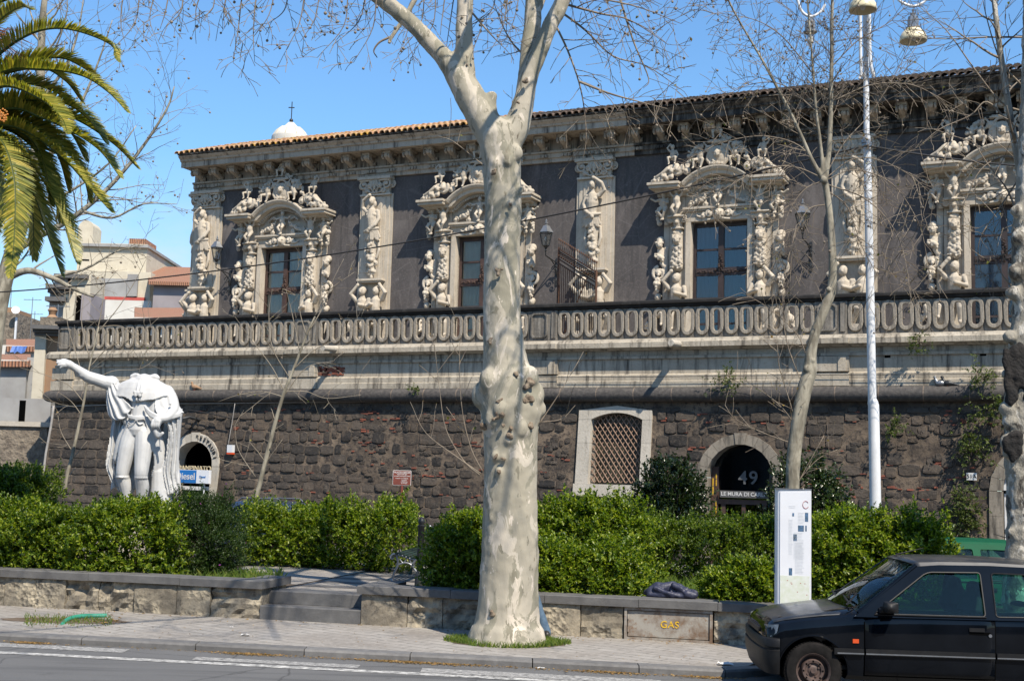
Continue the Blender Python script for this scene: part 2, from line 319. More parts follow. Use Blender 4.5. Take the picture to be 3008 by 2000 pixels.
simple('brown_wood', (.085, .045, .032), (.05, .028, .022), 5, .6, bump=.2); simple('dark_wood', (.028, .018, .015), (.05, .03, .025), 5, .55, bump=.2)
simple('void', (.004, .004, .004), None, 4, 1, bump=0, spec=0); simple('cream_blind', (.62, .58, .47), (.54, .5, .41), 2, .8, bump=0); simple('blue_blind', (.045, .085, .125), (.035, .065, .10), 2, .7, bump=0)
simple('cable', (.02, .018, .016), None, 3, .7, bump=0); simple('pale_cable', (.42, .40, .37), (.3, .28, .26), 3, .7, bump=0)
simple('lamp_glass', (.86, .76, .52), (.78, .68, .45), 1, .3, bump=0)
simple('black_paint', (.002, .003, .005), (.005, .0065, .0095), 2, .06, bump=0, spec=.22)
k = NT('dust_sheen_paint'); kn = k.noise(k.co(), 5, 5, .6)
M['dust_sheen_paint'] = k.set(k.mix(k.ramp(kn, .35, .7), (.012, .013, .014), (.04, .038, .034)), k.ramp(kn, .3, .7, (.3,)*3, (.55,)*3), Coat__Weight=.5, Coat__Roughness=.12)  # paler tone paints in sky reflection along with real dust
simple('black_plastic', (.009, .009, .01), (.016, .016, .016), 9, .5, bump=.15, bscale=200, spec=.22); simple('rubber', (.009, .0085, .008), (.02, .018, .017), 12, .85, bump=.2, spec=.12)
simple('wheel_steel', (.125, .08, .065), (.06, .042, .036), 14, .65, .2, bump=.1); simple('chrome', (.7, .71, .72), (.6, .61, .62), 3, .15, 1, bump=0)
simple('lens_orange', (.75, .09, .015), (.6, .08, .02), 3, .25, bump=0); simple('headlamp_glass', (.30, .32, .34), (.12, .13, .14), 9, .08, .3, bump=.2, bscale=60); simple('seat_cloth', (.02, .021, .026), (.035, .036, .04), 9, .9, bump=0)
simple('green_paint', (.006, .095, .045), (.008, .075, .036), 2, .5, bump=0, spec=.06); simple('blue_paint', (.03, .05, .10), (.035, .055, .1), 2, .25, bump=0, Coat__Weight=.5)
simple('denim', (.055, .10, .16), (.09, .15, .22), 14, .9, bump=.3); simple('white_cotton', (.75, .75, .75), (.6, .6, .62), 6, .9, bump=.2); simple('skin', (.42, .25, .17), (.36, .2, .14), 6, .5, bump=.05); simple('hair', (.03, .02, .015), None, 9, .7, bump=.2); simple('shoe_leather', (.03, .025, .02), None, 9, .5, bump=.1)
simple('navy_cloth', (.022, .026, .055), (.035, .038, .07), 6, .55, bump=.35, bscale=24); simple('green_hose', (.03, .30, .19), (.05, .26, .17), 6, .45, bump=.1)
simple('sign_brown', (.20, .045, .025), (.16, .04, .025), 4, .5, bump=0); simple('letter_white', (.78, .77, .74), None, 3, .6, bump=0); simple('letter_cream', (.62, .52, .33), (.5, .4, .25), 3, .5, bump=0); simple('letter_dark', (.02, .02, .02), None, 3, .6, bump=0); simple('letter_yellow', (.72, .45, .02), (.26, .16, .07), 16, .8, bump=0, a=.5, b=.58); simple('letter_red', (.45, .03, .025), None, 3, .6, bump=0); simple('letter_grey', (.13, .135, .135), None, 3, .6, bump=0)
simple('sign_blue', (.012, .17, .50), (.015, .15, .44), 3, .45, bump=0); simple('print_grey', (.66, .68, .71), (.76, .78, .8), 30, .5, bump=0); simple('print_blue', (.10, .2, .36), (.05, .09, .12), 25, .5, bump=0); simple('print_map', (.66, .70, .56), (.76, .78, .72), 16, .5, bump=0); simple('faint_blue', (.6, .66, .74), None, 3, .5, bump=0)
simple('cream_stucco', (.66, .60, .47), (.54, .48, .37), 2.2, .9, bump=.3, a=.3, b=.7); simple('white_stucco', (.74, .72, .66), (.64, .61, .55), .8, .9, bump=.1); simple('lilac_stucco', (.33, .30, .31), (.28, .25, .26), .8, .9, bump=.1); simple('brown_stucco', (.36, .22, .125), (.27, .165, .1), .9, .9, bump=.3); simple('grey_stucco', (.38, .38, .37), (.28, .27, .26), .7, .9, bump=.3); simple('rubble', (.30, .25, .19), (.14, .115, .09), 3.5, .95, bump=1, bscale=6, bd=.1); simple('red_band', (.5, .08, .06), None, 3, .8, bump=0); simple('tarp_blue', (.10, .2, .5), (.08, .16, .42), 3, .6, bump=.3, bscale=5)
m_leaf('hedge_leaf', (.028, .07, .006), (.145, .225, .015), (.36, .40, .034)); m_leaf('deep_leaf', (.028, .062, .007), (.10, .165, .013), (.24, .29, .03)); m_leaf('dark_leaf', (.012, .03, .008), (.035, .06, .016), (.07, .10, .035), .25, .2)
m_leaf('myrtle_leaf', (.014, .036, .006), (.032, .07, .010), (.075, .12, .02), .45, .35); m_leaf('grass_blade', (.06, .12, .015), (.14, .22, .025), (.24, .27, .05), .6, .4); m_leaf('dry_leaf', (.16, .09, .03), (.30, .17, .05), (.42, .27, .10), .8, .2)
m_leaf('vine_leaf', (.035, .06, .01), (.075, .11, .015), (.15, .18, .03), .55, .35); m_leaf('palm_leaflet', (.10, .13, .022), (.28, .28, .045), (.56, .44, .08), .4, .3); m_leaf('mauve_petal', (.35, .06, .40), (.45, .1, .5), (.5, .14, .5), .6, .3); m_leaf('date_fruit', (.55, .16, .02), (.62, .22, .03), (.45, .2, .04), .5, .1); m_leaf('far_leaf', (.03, .06, .015), (.05, .09, .02), (.08, .12, .03), .7, .2); m_leaf('bud_leaf', (.12, .14, .02), (.24, .20, .04), (.3, .17, .04), .7, .35)
m_glass('car_glass', (.62, .84, .78), -.02); m_glass('lantern_glass', (.85, .87, .85), .10, .1); m_glass('window_glass', (.75, .8, .82), .02); m_glass('clear_pane', (.9, .9, .88), -.02)
simple('tan_iron', (.34, .22, .15), (.24, .15, .10), 12, .8, bump=.1); simple('olive_glass', (.075, .07, .045), (.04, .037, .025), 3, .4, bump=0)
m_limestone('dark_arch', (.19, .165, .13), (.28, .245, .195), (.12, .10, .075), (.06, .052, .042), .5, .4)
k = NT('old_bark'); v = k.co((1, 1, .5)); d = k.noise(v, 3.2, 6, .65, .7); c = k.mix(k.ramp(d, .42, .46), (.11, .095, .075), (.34, .31, .25)); c = k.mix(k.ramp(k.noise(v, 6, 6, .65, .6), .56, .58), c, (.58, .54, .46)); c = k.mix(k.ramp(k.noise(v, 9, 6, .7), .58, .66), c, (.05, .042, .035)); k.bump(k.noise(v, 9, 7, .7), .9, .06); M['old_bark'] = k.set(c, .9)
m_limestone('rim_stone', (.29, .25, .195), (.42, .37, .30), (.18, .152, .118), (.07, .06, .05), .5, .5)
# ------------------------------------------------------------------ ground, road, pavement, terrace
from mathutils import noise as MN
def KERB(x):                                   # y of the kerb edge, set back at the parking bay
    t = min(1, max(0, (x-2.62)/.5)); return 15.73-.163*(x+6.11)+.8*t*t*(3-2*t)
WALL = lambda x: 18.96-.223*(x+7.39)          # y of the low wall face
LINE = lambda x: 14.79-.157*(x+5.73)
ZP, ZC, ZT = .08, .61, .45                    # pavement, wall cap, terrace
def strip(name, fa, fb, z, x0, x1, mat, th=None):
    mb = MB(); n = 360
    xs = [x0+(x1-x0)*i/n for i in range(n+1)]
    mb.add([(x, fa(x), z) for x in xs]+[(x, fb(x), z) for x in xs], [(i, i+1, n+2+i, n+1+i) for i in range(n)])
    o = mb.build(name, mat); o['kind'] = 'structure'; return o
g = MB(); g.add([(-900, -300, -.004), (900, -300, -.004), (900, 1500, -.004), (-900, 1500, -.004)], [(0, 1, 2, 3)]); o = g.build('ground', 'soil'); o['kind'] = 'structure'
strip('road', lambda x: -40, lambda x: KERB(x)-.001, 0, -60, 60, 'asphalt')
strip('back_street', lambda x: WALL(x)+7, lambda x: WALL(x)+40, .003, -70, 60, 'asphalt')
strip('lane_line', lambda x: LINE(x)-.10, lambda x: LINE(x)+.07, .004, -50, 50, 'road_paint')
for x0, x1, a, b in ((-7, -4.4, .42, .72), (-3.5, -1.6, .16, .40), (-.9, 1.7, .10, .42)):
    strip('worn_marking', lambda x: LINE(x)+a, lambda x: LINE(x)+b, .004, x0, x1, 'worn_paint')
strip('pavement', lambda x: KERB(x)+.24, lambda x: WALL(x)+.06, ZP, -60, 60, 'paving')
mb = MB(); x = -40.
while x < 40:                                  # kerb stones
    L = random.uniform(.9, 1.5); x2 = x+L-.012; j = random.uniform(-.006, .006)
    P = [(x, KERB(x)+j), (x2, KERB(x2)+j), (x2, KERB(x2)+.25), (x, KERB(x)+.25)]
    mb.add([(p[0], p[1], -.02) for p in P]+[(p[0], p[1]+(.02 if i < 2 else 0), ZP+.004) for i, p in enumerate(P)]+[(p[0], p[1], ZP-.02) for p in P[:2]],
           [(0, 1, 9, 8), (8, 9, 5, 4), (4, 5, 6, 7), (1, 2, 6, 5, 9), (3, 0, 8, 4, 7), (2, 3, 7, 6)]); x += L
o = mb.build('kerb', 'kerb_stone'); o['kind'] = 'structure'

XL, XR = -3.43, -1.98                          # the steps' left and right ends along the wall line
WD = Vector((1, -.223, 0)).normalized(); WB = Vector((.223, 1, 0)).normalized()
def wp(x, back=0, z=0): p = Vector((x, WALL(x), z)); return p+WB*back
def terrace(name, x0, x1, z, b0, b1, mat):
    m = MB(); P = [wp(x0, b0), wp(x1, b0), wp(x1, b1), wp(x0, b1)]
    m.add([(p.x, p.y, z) for p in P]+[(p.x, p.y, -.02) for p in P], [(0, 1, 2, 3), (0, 4, 5, 1), (1, 5, 6, 2), (2, 6, 7, 3), (3, 7, 4, 0)])
    o = m.build(name, mat); o['kind'] = 'structure'
terrace('planting_bed', -40, XL-.02, ZT, .3, 6.6, 'soil'); terrace('planting_bed', XR+.28, 4.66, ZT, .3, 6.6, 'soil'); terrace('planting_bed', 4.664, 5.9, ZT, .3, 1.75, 'soil')
terrace('patio', XL-.018, XR+.278, ZT-.01, .62, 6.6, 'pebble_paving')
m = MB()                                       # dark pebble bands and the lawn edge on the patio
for b in (1.3, 2.1, 2.9, 3.7, 4.5):
    P = [wp(XL, b), wp(XR+.25, b), wp(XR+.25, b+.32), wp(XL, b+.32)]; m.add([(p.x, p.y, ZT-.006) for p in P], [(0, 1, 2, 3)])
o = m.build('pebble_band', 'dark_pebble'); o['kind'] = 'structure'
P = [wp(-5.6, 2.2), wp(XL-.02, 1.4), wp(XL-.02, 6.5), wp(-5.6, 6.5)]; m = MB(); m.add([(p.x, p.y, ZT+.004) for p in P], [(0, 1, 2, 3)]); o = m.build('side_path', 'pebble_paving'); o['kind'] = 'structure'

# ------------------------------------------------------------------ the low wall, its steps and cabinet
def block_wall(name, x0, x1, label, skip=(), ends=(0, 0)):
    t = thing(name, label, 'low wall', wp((x0+x1)/2, 0, ZP)); base = t.location.copy(); mb = MB(); cp = MB(); x = x0
    while x < x1-.02:
        L = min(random.uniform(.46, .66), x1-x); L = x1-x if x1-x-L < .25 else L
        for a, b in skip:
            if x < a-.01 < x+L+.2: L = a-x if a-x < .7 else (a-x)/2
            if a-.01 <= x < b-.01: L = b-x
        if not any(a < x+L/2 < b for a, b in skip):
            n, h = 7, 6; dj = random.uniform(-.012, .012); er = random.random()**1.6*.075; V = []
            for j in range(h+1):
                for i in range(n+1):
                    u, w = i/n, j/h; e = min(u, 1-u, w*1.3+.04, 1-w); q = wp(x+L*u, 0, 0)
                    d = dj+(.010 if e < .02 else 0)+er*max(0, MN.noise(Vector((q.x*6, q.y*6, w*5)))+.15)*2+.012*MN.noise(Vector((q.x*14, 3, w*8)))
                    p = wp(x+.006+(L-.012)*u, d, ZP-.02+(ZC-.11-ZP+.02)*w); V.append(p-base)
            F = [(j*(n+1)+i, j*(n+1)+i+1, (j+1)*(n+1)+i+1, (j+1)*(n+1)+i) for j in range(h) for i in range(n)]
            a = [wp(x+.006, .3, ZP-.02)-base, wp(x+L-.006, .3, ZP-.02)-base, wp(x+L-.006, .3, ZC-.11)-base, wp(x+.006, .3, ZC-.11)-base]; k = len(V); V += a
            F += [(0, k, k+3)+tuple(j*(n+1) for j in range(h, 0, -1)), tuple(j*(n+1)+n for j in range(h+1))+(k+2, k+1)]
            mb.add(V, F)
        x += L
    x = x0
    while x < x1-.02:
        L = min(random.uniform(1.0, 1.5), x1-x); L = x1-x if x1-x-L < .4 else L
        a = -.045; e0 = .05 if (x == x0 and ends[0]) else 0; e1 = .05 if (abs(x+L-x1) < .02 and ends[1]) else 0; j = random.uniform(-.004, .004)
        P = [wp(x+.003-e0, a), wp(x+L-.003+e1, a), wp(x+L-.003+e1, .36), wp(x+.003-e0, .36)]; z0, z1 = ZC-.112+j, ZC+j; c = .012
        inn = [wp(x+.003-e0+c, a+c), wp(x+L-.003+e1-c, a+c), wp(x+L-.003+e1-c, .36-c), wp(x+.003-e0+c, .36-c)]
        V = [Vector((p.x, p.y, z0))-base for p in P]+[Vector((p.x, p.y, z1-c))-base for p in P]+[Vector((p.x, p.y, z1))-base for p in inn]
        cp.add(V, [(3, 2, 1, 0), (8, 9, 10, 11)]+[(i, (i+1) % 4, 4+(i+1) % 4, 4+i) for i in range(4)]+[(4+i, 4+(i+1) % 4, 8+(i+1) % 4, 8+i) for i in range(4)]); x += L
    mb.build('wall_blocks', 'shelly_limestone', t); cp.build('coping', 'basalt_cap', t); return t
CABX = (1.56, 2.70)
wl_ = block_wall('low_wall', -14, XL, 'low wall of pitted limestone blocks under dark coping, left of the steps', ends=(0, 1))
wr_ = block_wall('low_wall', XR, 5.9, 'low wall of pitted limestone blocks under dark coping, right of the steps, with the rusty cabinet', skip=((CABX[0], CABX[1]),), ends=(1, 1))
for o, x, s in ((wl_, XL, -1), (wr_, XR, 1)):   # returns of the wall beside the steps
    mb = MB(); b = o.location
    for k in range(1):
        P = [wp(x, .31), wp(x+s*.3, .31), wp(x+s*.3, .95), wp(x, .95)]; mb.add([Vector((p.x, p.y, z))-b for z in (ZP-.02, ZC-.113) for p in P], [(0, 1, 5, 4), (1, 2, 6, 5), (2, 3, 7, 6), (3, 0, 4, 7)])
    mb.build('return_block', 'shelly_limestone', o)
    mb = MB(); P = [wp(x-s*.05, .365), wp(x+s*.33, .365), wp(x+s*.33, 1.0), wp(x-s*.05, 1.0)]; mb.add([Vector((p.x, p.y, z))-b for z in (ZC-.113, ZC-.002) for p in P], [(3, 2, 1, 0), (4, 5, 6, 7), (0, 1, 5, 4), (1, 2, 6, 5), (2, 3, 7, 6), (3, 0, 4, 7)]); mb.build('return_coping', 'basalt_cap', o)
t = thing('stone_steps', 'two grey stone steps up to the patio between the two low walls', 'steps', wp((XL+XR)/2, 0, ZP))
for k, (b0, b1, z0, z1) in enumerate(((.02, .72, ZP-.02, .27), (.33, .78, .274, ZT))):
    mb = MB(); P = [wp(XL+.004, b0), wp(XR-.004, b0), wp(XR-.004, b1), wp(XL+.004, b1)]; c = .012; I = [wp(XL+.004, b0+c), wp(XR-.004, b0+c), wp(XR-.004, b1), wp(XL+.004, b1)]
    V = [Vector((p.x, p.y, z))-t.location for p, z in [(p, z0) for p in P]+[(p, z1-c) for p in P]+[(p, z1) for p in I]]
    mb.add(V, [(0, 1, 5, 4), (1, 2, 6, 5), (2, 3, 7, 6), (3, 0, 4, 7), (4, 5, 9, 8), (8, 9, 10, 11), (5, 6, 10, 9), (7, 4, 8, 11)]); mb.build('step', 'kerb_stone' if k > 5 else 'basalt_cap', t)
# gas cabinet
t = thing('gas_cabinet', 'rusty grey metal cabinet lettered GAS set into the low wall', 'utility cabinet', wp(sum(CABX)/2, 0, ZP), rz=math.atan(-.223))
w = (CABX[1]-CABX[0])/2/WD.x-.012; z1 = ZC-.118-ZP
mb = MB().box(-w, w, .06, .3, -.02, z1); mb.build('box', 'rusty_sheet', t)
mb = MB().box(-w, w, -.012, .06, z1-.035, z1).box(-w, w, -.012, .06, 0, .03).box(-w, -w+.035, -.012, .06, .03, z1-.035).box(w-.035, w, -.012, .06, .03, z1-.035); mb.build('frame', 'rusty_sheet', t)
d = MB().box(-w+.045, w-.045, .012, .055, .04, z1-.045); d = d.build('door', 'rusty_sheet', t)
for zz in (z1*.3, z1*.7): MB().tube([(-w+.05, -.002, zz-.03), (-w+.05, -.002, zz+.03)], .012, 8).build('hinge', 'rusty_sheet', t)
mb = text_mb('GAS', .125, .004, space=1.1); mb.xf(Matrix.Translation((.02, .008, z1*.5))); mb.build('lettering', 'letter_yellow', d)

# ------------------------------------------------------------------ grass, litter
def grass_patch(name, label, n, sampler, h, z, kind_mat='grass_blade'):
    V = []; F = []
    for i in range(n):
        x, y, k = sampler(); a = random.uniform(0, 6.28); hh = h*random.uniform(.4, 1.2)*k; w = random.uniform(.004, .009); l = random.uniform(.1, .7)*hh; b = random.uniform(0, 6.28); o = len(V)
        V += [(x-w*math.cos(a), y-w*math.sin(a), z), (x+w*math.cos(a), y+w*math.sin(a), z), (x+l*math.cos(b)*.4, y+l*math.sin(b)*.4, z+hh*.65), (x+l*math.cos(b), y+l*math.sin(b), z+hh)]; F += [(o, o+1, o+2), (o+1, o+3, o+2)]
    o = link(name, np_mesh(name, V, F), kind_mat); return tag(o, label, 'grass', kind='stuff')
TB = onz(1490, 1885, ZP)
def ring():
    a = random.uniform(0, 6.28); q = random.uniform(.35, 1)**.5; r = q*.78*(1+.1*math.sin(3*a)); return TB[0]+r*math.cos(a), TB[1]-.06+r*.62*math.sin(a), 1.1-.4*q
grass_patch('tree_pit_grass', 'bright green grass growing round the foot of the big plane tree', 3600, ring, .09, ZP)
def pit2():
    p = onz(random.uniform(70, 330), random.gauss(1822, 8), ZP); return p[0], p[1], random.uniform(.3, 1)
grass_patch('weedy_grass', 'short grass and weeds in the broken tree pit beside the green hose', 900, pit2, .07, ZP)
def disc(name, cx, cy, rx, ry, z, mat):
    m = MB(); n = 40; m.add([(cx+rx*math.cos(i*6.2832/n)*(1+.05*math.sin(i*1.7)), cy+ry*math.sin(i*6.2832/n)*(1+.05*math.cos(i*2.3)), z) for i in range(n)], [tuple(range(n))]); o = m.build(name, mat); o['kind'] = 'structure'
disc('tree_pit_soil', TB[0], TB[1]-.06, .72, .46, ZP+.004, 'soil'); q = onz(190, 1822, ZP); disc('broken_pit_soil', q[0], q[1], .85, .3, ZP+.004, 'soil')
a, b, c, d = [onz(x, y, ZP) for x, y in ((180, 1834), (200, 1822), (240, 1815), (312, 1812))]
pts = spline([(a[0], a[1], ZP-.02), (b[0], b[1], ZP+.015), (c[0], c[1], ZP+.026), (d[0], d[1], ZP+.02)], 6)
o = MB().tube(pts, .032, 14).build('hose', 'green_hose', None, 60); tag(o, 'length of ribbed green hose sticking out of the broken tree pit', 'hose')
for k, (x, y, s) in enumerate(((720, 1866, .07), (1350, 1940, .05), (680, 1842, .03), (2130, 1952, .10), (1590, 1963, .05), (245, 1890, .04))):
    z = ZP+.004 if k in (0, 2, 3) else .006
    p = onz(x, y, z); m = MB(); V = []
    for i in range(4):
        for j in range(4): V.append((p[0]+s*(i/3-.5)*1.6+random.uniform(-.01, .01), p[1]+s*(j/3-.5), z+.004+random.random()*.35*s))
    m.add(V, [(i*4+j, i*4+j+1, (i+1)*4+j+1, (i+1)*4+j) for i in range(3) for j in range(3)])
    lab = ['crumpled white paper on the pavement before the steps', 'white scrap lying in the gutter near the road line, left of the tree', 'tiny white scrap on the pavement nearest the steps', 'crumpled white paper on the kerb beside the black car', 'white scrap in the gutter right of the big tree', 'white scrap in the gutter at the left'][k]
    tag(m.build('paper_scrap', 'letter_white', None), lab, 'litter', 'paper scraps on the street')
V = []; F = []
def flake(x, y, z, s):
    a = random.uniform(0, 6.28); o = len(V); c, q = math.cos(a)*s, math.sin(a)*s
    V.extend([(x-c, y-q, z), (x+q*.5, y-c*.5, z+random.random()*s*.7), (x+c, y+q, z+random.random()*s*.4), (x-q*.5, y+c*.5, z+random.random()*s*.5)]); F.append((o, o+1, o+2, o+3))
for cx, L, n in ((-5.7, .25, 420), (-2.95, .4, 520), (-1.0, .9, 900), (1.2, .4, 420), (2.2, .3, 260), (0, 7, 700), (4, 4, 200)):
    for i in range(n):
        x = random.gauss(cx, L*.5); flake(x, KERB(x)-.02-abs(random.gauss(0, .07)), .004+random.random()*.008, random.uniform(.008, .02))
for i in range(260):
    x = random.uniform(-7, 6); flake(x, KERB(x)+random.uniform(.3, 2.6), ZP+.004, random.uniform(.008, .02))
for i in range(160):
    x = random.uniform(-7, 6); flake(x, WALL(x)-abs(random.gauss(0, .08))-.05, ZP+.004, random.uniform(.01, .025))
for i in range(150): p = onz(random.uniform(60, 360), random.gauss(1822, 9), ZP); flake(p[0], p[1], ZP+.008, random.uniform(.012, .03))
o = link('dry_leaves', np_mesh('dry_leaves', V, F), 'dry_leaf'); tag(o, 'dry brown leaves and seed fluff drifted along the kerb and pavement', 'dry leaves', kind='stuff')
# ------------------------------------------------------------------ carved figures and ornament (front is -y)
def putto(mb, x, y, z, h, arms=('up', 'down'), legs='stand', lean=0., n=8, hr=.088):
    s = h; q = lambda a, b, c: (x+a*s+lean*c*s, y+b*s, z+c*s)
    hip, neck = .46, .78
    caps(mb, [q(0, 0, hip-.02), q(0, -.03, .58), q(0, -.01, .70), q(0, 0, neck)], [(.115 if hr > .08 else .095)*s, (.12 if hr > .08 else .09)*s, (.115 if hr > .08 else .10)*s, .05*s], n)
    mb.ball(q(0, -.03, .88), hr*s, (1, 1, 1.15), n, 7); mb.ball(q(0, .025, .92), hr*.95*s, n=n); mb.ball(q(0, -.03-hr*.95, .87), hr*.22*s, n=6, m=5)
    for d, a in ((-1, arms[0]), (1, arms[1])):
        sh = q(d*.13, 0, .72)
        if a == 'up': P = [sh, q(d*.22, -.06, .84), q(d*.08, -.05, 1.0)]
        elif a == 'out': P = [sh, q(d*.26, -.04, .66), q(d*.40, -.08, .74)]
        elif a == 'in': P = [sh, q(d*.17, -.05, .58), q(d*.02, -.16, .62)]
        else: P = [sh, q(d*.21, -.02, .56), q(d*.19, -.10, .44)]
        caps(mb, P, [.048*s, .042*s, .03*s], n); mb.ball(P[-1], .036*s, n=n)
    for d in (-1, 1):
        hp = q(d*.07, 0, hip)
        if legs == 'sit': P = [hp, q(d*.16, -.24, .40), q(d*.12, -.22, .16), q(d*.13, -.30, .12)]
        elif legs == 'cross': P = [hp, q(d*.10-.03, -.16, .28), q(-d*.03, -.10, .04), q(-d*.03, -.18, .02)]
        elif legs == 'kneel': P = [hp, q(d*.24, -.16, .26), q(d*.12, -.02, .02), q(d*.2, .0, .0)]
        else: P = [hp, q(d*.08, -.05, .25), q(d*.075, 0, .05), q(d*.08, -.09, .025)]
        caps(mb, P, [.078*s, .057*s, .038*s, .03*s], n)
def volute(mb, cx, y, cz, r, th, turns=1.6, d=1, a0=0., depth=1.0):
    P = []; R = []
    for i in range(26):
        t = i/25; a = a0+d*t*turns*6.2832; q = r*(1-t)**.85+.01; P.append((cx+q*math.cos(a), y-.25*th*t*3, cz+q*math.sin(a))); R.append(th*(1-.45*t))
    caps(mb, P, R, 7); mb.ball((cx, y-.8*th, cz), th*1.3, n=7)
def garland(mb, p0, p1, sag, r, seed=1, k=None):
    rd = random.Random(seed); L = (Vector(p1)-Vector(p0)).length; n = k or max(4, int(L/(r*.9)))
    for i in range(n+1):
        t = i/n; p = Vector(p0).lerp(Vector(p1), t); p.z -= sag*4*t*(1-t); w = r*(.75+.5*math.sin(math.pi*t))
        for j in range(3): mb.ball(p+Vector((rd.uniform(-1, 1), rd.uniform(-.9, .1), rd.uniform(-1, 1)))*w*.8, w*rd.uniform(.45, .75), n=6, m=5)
def face(mb, x, y, z, r):
    mb.ball((x, y, z), r, (.85, .9, 1.1), 10, 8); mb.ball((x, y-r*.9, z-.05*r), r*.2, (.8, 1, 1.5), 6, 5)
    for d in (-1, 1): mb.ball((x+d*r*.36, y-r*.72, z+.32*r), r*.24, (1.2, .6, .5), 6, 5); mb.ball((x+d*r*.75, y-.1*r, z+.5*r), r*.42, n=7); mb.ball((x+d*r*.38, y-r*.6, z-.3*r), r*.28, n=6)
    mb.ball((x, y-r*.8, z-.5*r), r*.22, (1.4, .7, .4), 6, 5); mb.ball((x, y-.1*r, z+.85*r), r*.5, n=7)
def grime(mb, seed, x0, x1, y0, y1, z0, z1, n, r0, r1):
    rd = random.Random(seed)
    for i in range(n): mb.ball((rd.uniform(x0, x1), rd.uniform(y0, y1), rd.uniform(z0, z1)), rd.uniform(r0, r1), n=6, m=5)

PS0 = -15.
palace = thing('palace', 'baroque palace with dark plaster, pale carved windows and pilasters under a tiled roof', 'palace', wall_pt(PS0, DF, 0), -WA)
def PB(mb, name, mat, smooth=None, parent=palace, x=None):
    mb.xf(Matrix.Translation((-PS0, 0, 0))); return mb.build(name, mat, parent, smooth)
WIN = [-26.6, -18.62, -10.36, -2.1]; PIL = [-30.12, -22.78, -14.52, -6.27, 1.9]; SL, SR = -30.75, 6.
rect = lambda a, b, c, d: [(a, c), (b, c), (b, d), (a, d)]
mb = plate([rect(SL, SR, 5.5, 13.2)]+[rect(c-.9, c+.9, 6.12, 10.28) for c in WIN], .4, loc=(0, .2, 0))
mb.box(SL, SL+.35, .402, 14, 5.5, 13.2); mb.box(SL, SR, 13.6, 14, 5.5, 13.2); PB(mb, 'wall', 'dark_plaster')
mb = MB().box(SL+.36, SR-.1, 1.6, 1.8, 5.6, 13.0); PB(mb, 'interior_black_sheet', 'void')  # black sheet stands for the unlit rooms behind the windows
# entablature, swept round the left corner
prof = [(.0, 12.62), (.10, 12.62), (.10, 12.74), (.15, 12.76), (.15, 12.9), (.22, 12.92), (.22, 12.98), (.08, 13.0), (.08, 13.38), (.30, 13.40), (.86, 13.405), (.86, 13.39), (.92, 13.39), (.92, 13.58), (.98, 13.60), (1.0, 13.66), (1.1, 13.74), (1.13, 13.78), (.0, 13.80)]
def cornice(x0, x1, corner, name, mat):
    mb = MB(); path = [((SL, 13.9, 0), (-1, 0, 0), (0, 0, 1)), ((SL, 0, 0), (-1, -1, 0), (0, 0, 1))] if corner else [((x0, 0, 0), (0, -1, 0), (0, 0, 1))]
    mb.sweep(prof, path+[((x1, 0, 0), (0, -1, 0), (0, 0, 1))]); return PB(mb, name, mat)
cornice(SL-.06, -13.2, 0, 'cornice', 'cornice_stone'); c2 = cornice(-13.2, SR, 0, 'cornice', 'cornice_dirty'); c2['label'] = 'blackened right half of the cornice'
gm = MB()
for d in (-.13, 0, .13): gm.box(d-.045, d+.045, -.215, -.149, 12.77, 12.86)
gme = gm.mesh('guttae'); gmd = gm.mesh('guttae')
for i in range(44): link('guttae', gme if i < 22 else gmd, 'cornice_stone' if i < 22 else 'cornice_dirty', palace, None, (SL+.35+i*.825-PS0, 0, 0))   # drops under the frieze
bm_ = MB().box(-.17, .17, -.66, -.081, 13.30, 13.388)
caps(bm_, [(0, -.58, 13.24), (0, -.42, 13.20), (0, -.2, 13.14), (0, -.14, 13.06)], [.10, .12, .12, .1], 8)
for sx in (-.13, .13): bm_.tube([(sx-.03, -.56, 13.22), (sx+.03, -.56, 13.22)], .11, 10); bm_.tube([(sx-.03, -.16, 13.08), (sx+.03, -.16, 13.08)], .085, 10)
bm_.box(-.1, .1, -.16, -.081, 12.99, 13.12); bme = bm_.mesh('bracket')
for i in range(44):
    x = SL+.35+i*.825; me = bme if i < 22 else bpy.data.meshes.get('bracket_dark') or bme.copy()
    if i >= 22 and me.name != 'bracket_dark': me.name = 'bracket_dark'
    o = bpy.data.objects.new('bracket', me); COL.objects.link(o); o.parent = palace; o.location = (x-PS0, 0, 0)
    if not me.materials: me.materials.append(M['cornice_stone'] if i < 22 else M['cornice_dirty'])
# roof of barrel tiles
def tiles(x0, x1, name, mat, nc=8):
    mb = MB(); x = x0; sl = math.tan(R_(19))
    while x < x1:
        for c in range(nc):
            y0 = -1.24+c*.42+random.uniform(-.03, .03); y1 = y0+.47; r = .112+random.uniform(-.008, .01); z0 = 13.81+(y0+1.24)*sl+.035; z1 = 13.81+(y1+1.24)*sl; xx = x+random.uniform(-.012, .012); V = []
            for yy, zz, rr in ((y0, z0, r), (y1, z1, r*.88)):
                for k in range(7): a = math.pi*k/6; V.append((xx+rr*math.cos(a), yy, zz+rr*math.sin(a)))
                for k in range(7): a = math.pi*k/6; V.append((xx+(rr-.02)*math.cos(a), yy, zz+(rr-.02)*math.sin(a)))
            F = [(k, k+1, 15+k, 14+k) for k in range(6)]+[(k, k+7, k+8, k+1) for k in range(6)]+[(7+k, 21+k, 22+k, 8+k) for k in range(6)]
            mb.add(V, F)
        x += .225
    mb.xf(Matrix.Translation((-PS0, 0, 0))); return mb.build(name, mat, palace, 60)
tiles(SL-.02, -17.5, 'roof_tiles', 'roof_tile', 10); o = tiles(-17.5, SR, 'roof_tiles', 'black_tile'); o['label'] = 'blackened roof tiles of the right half'
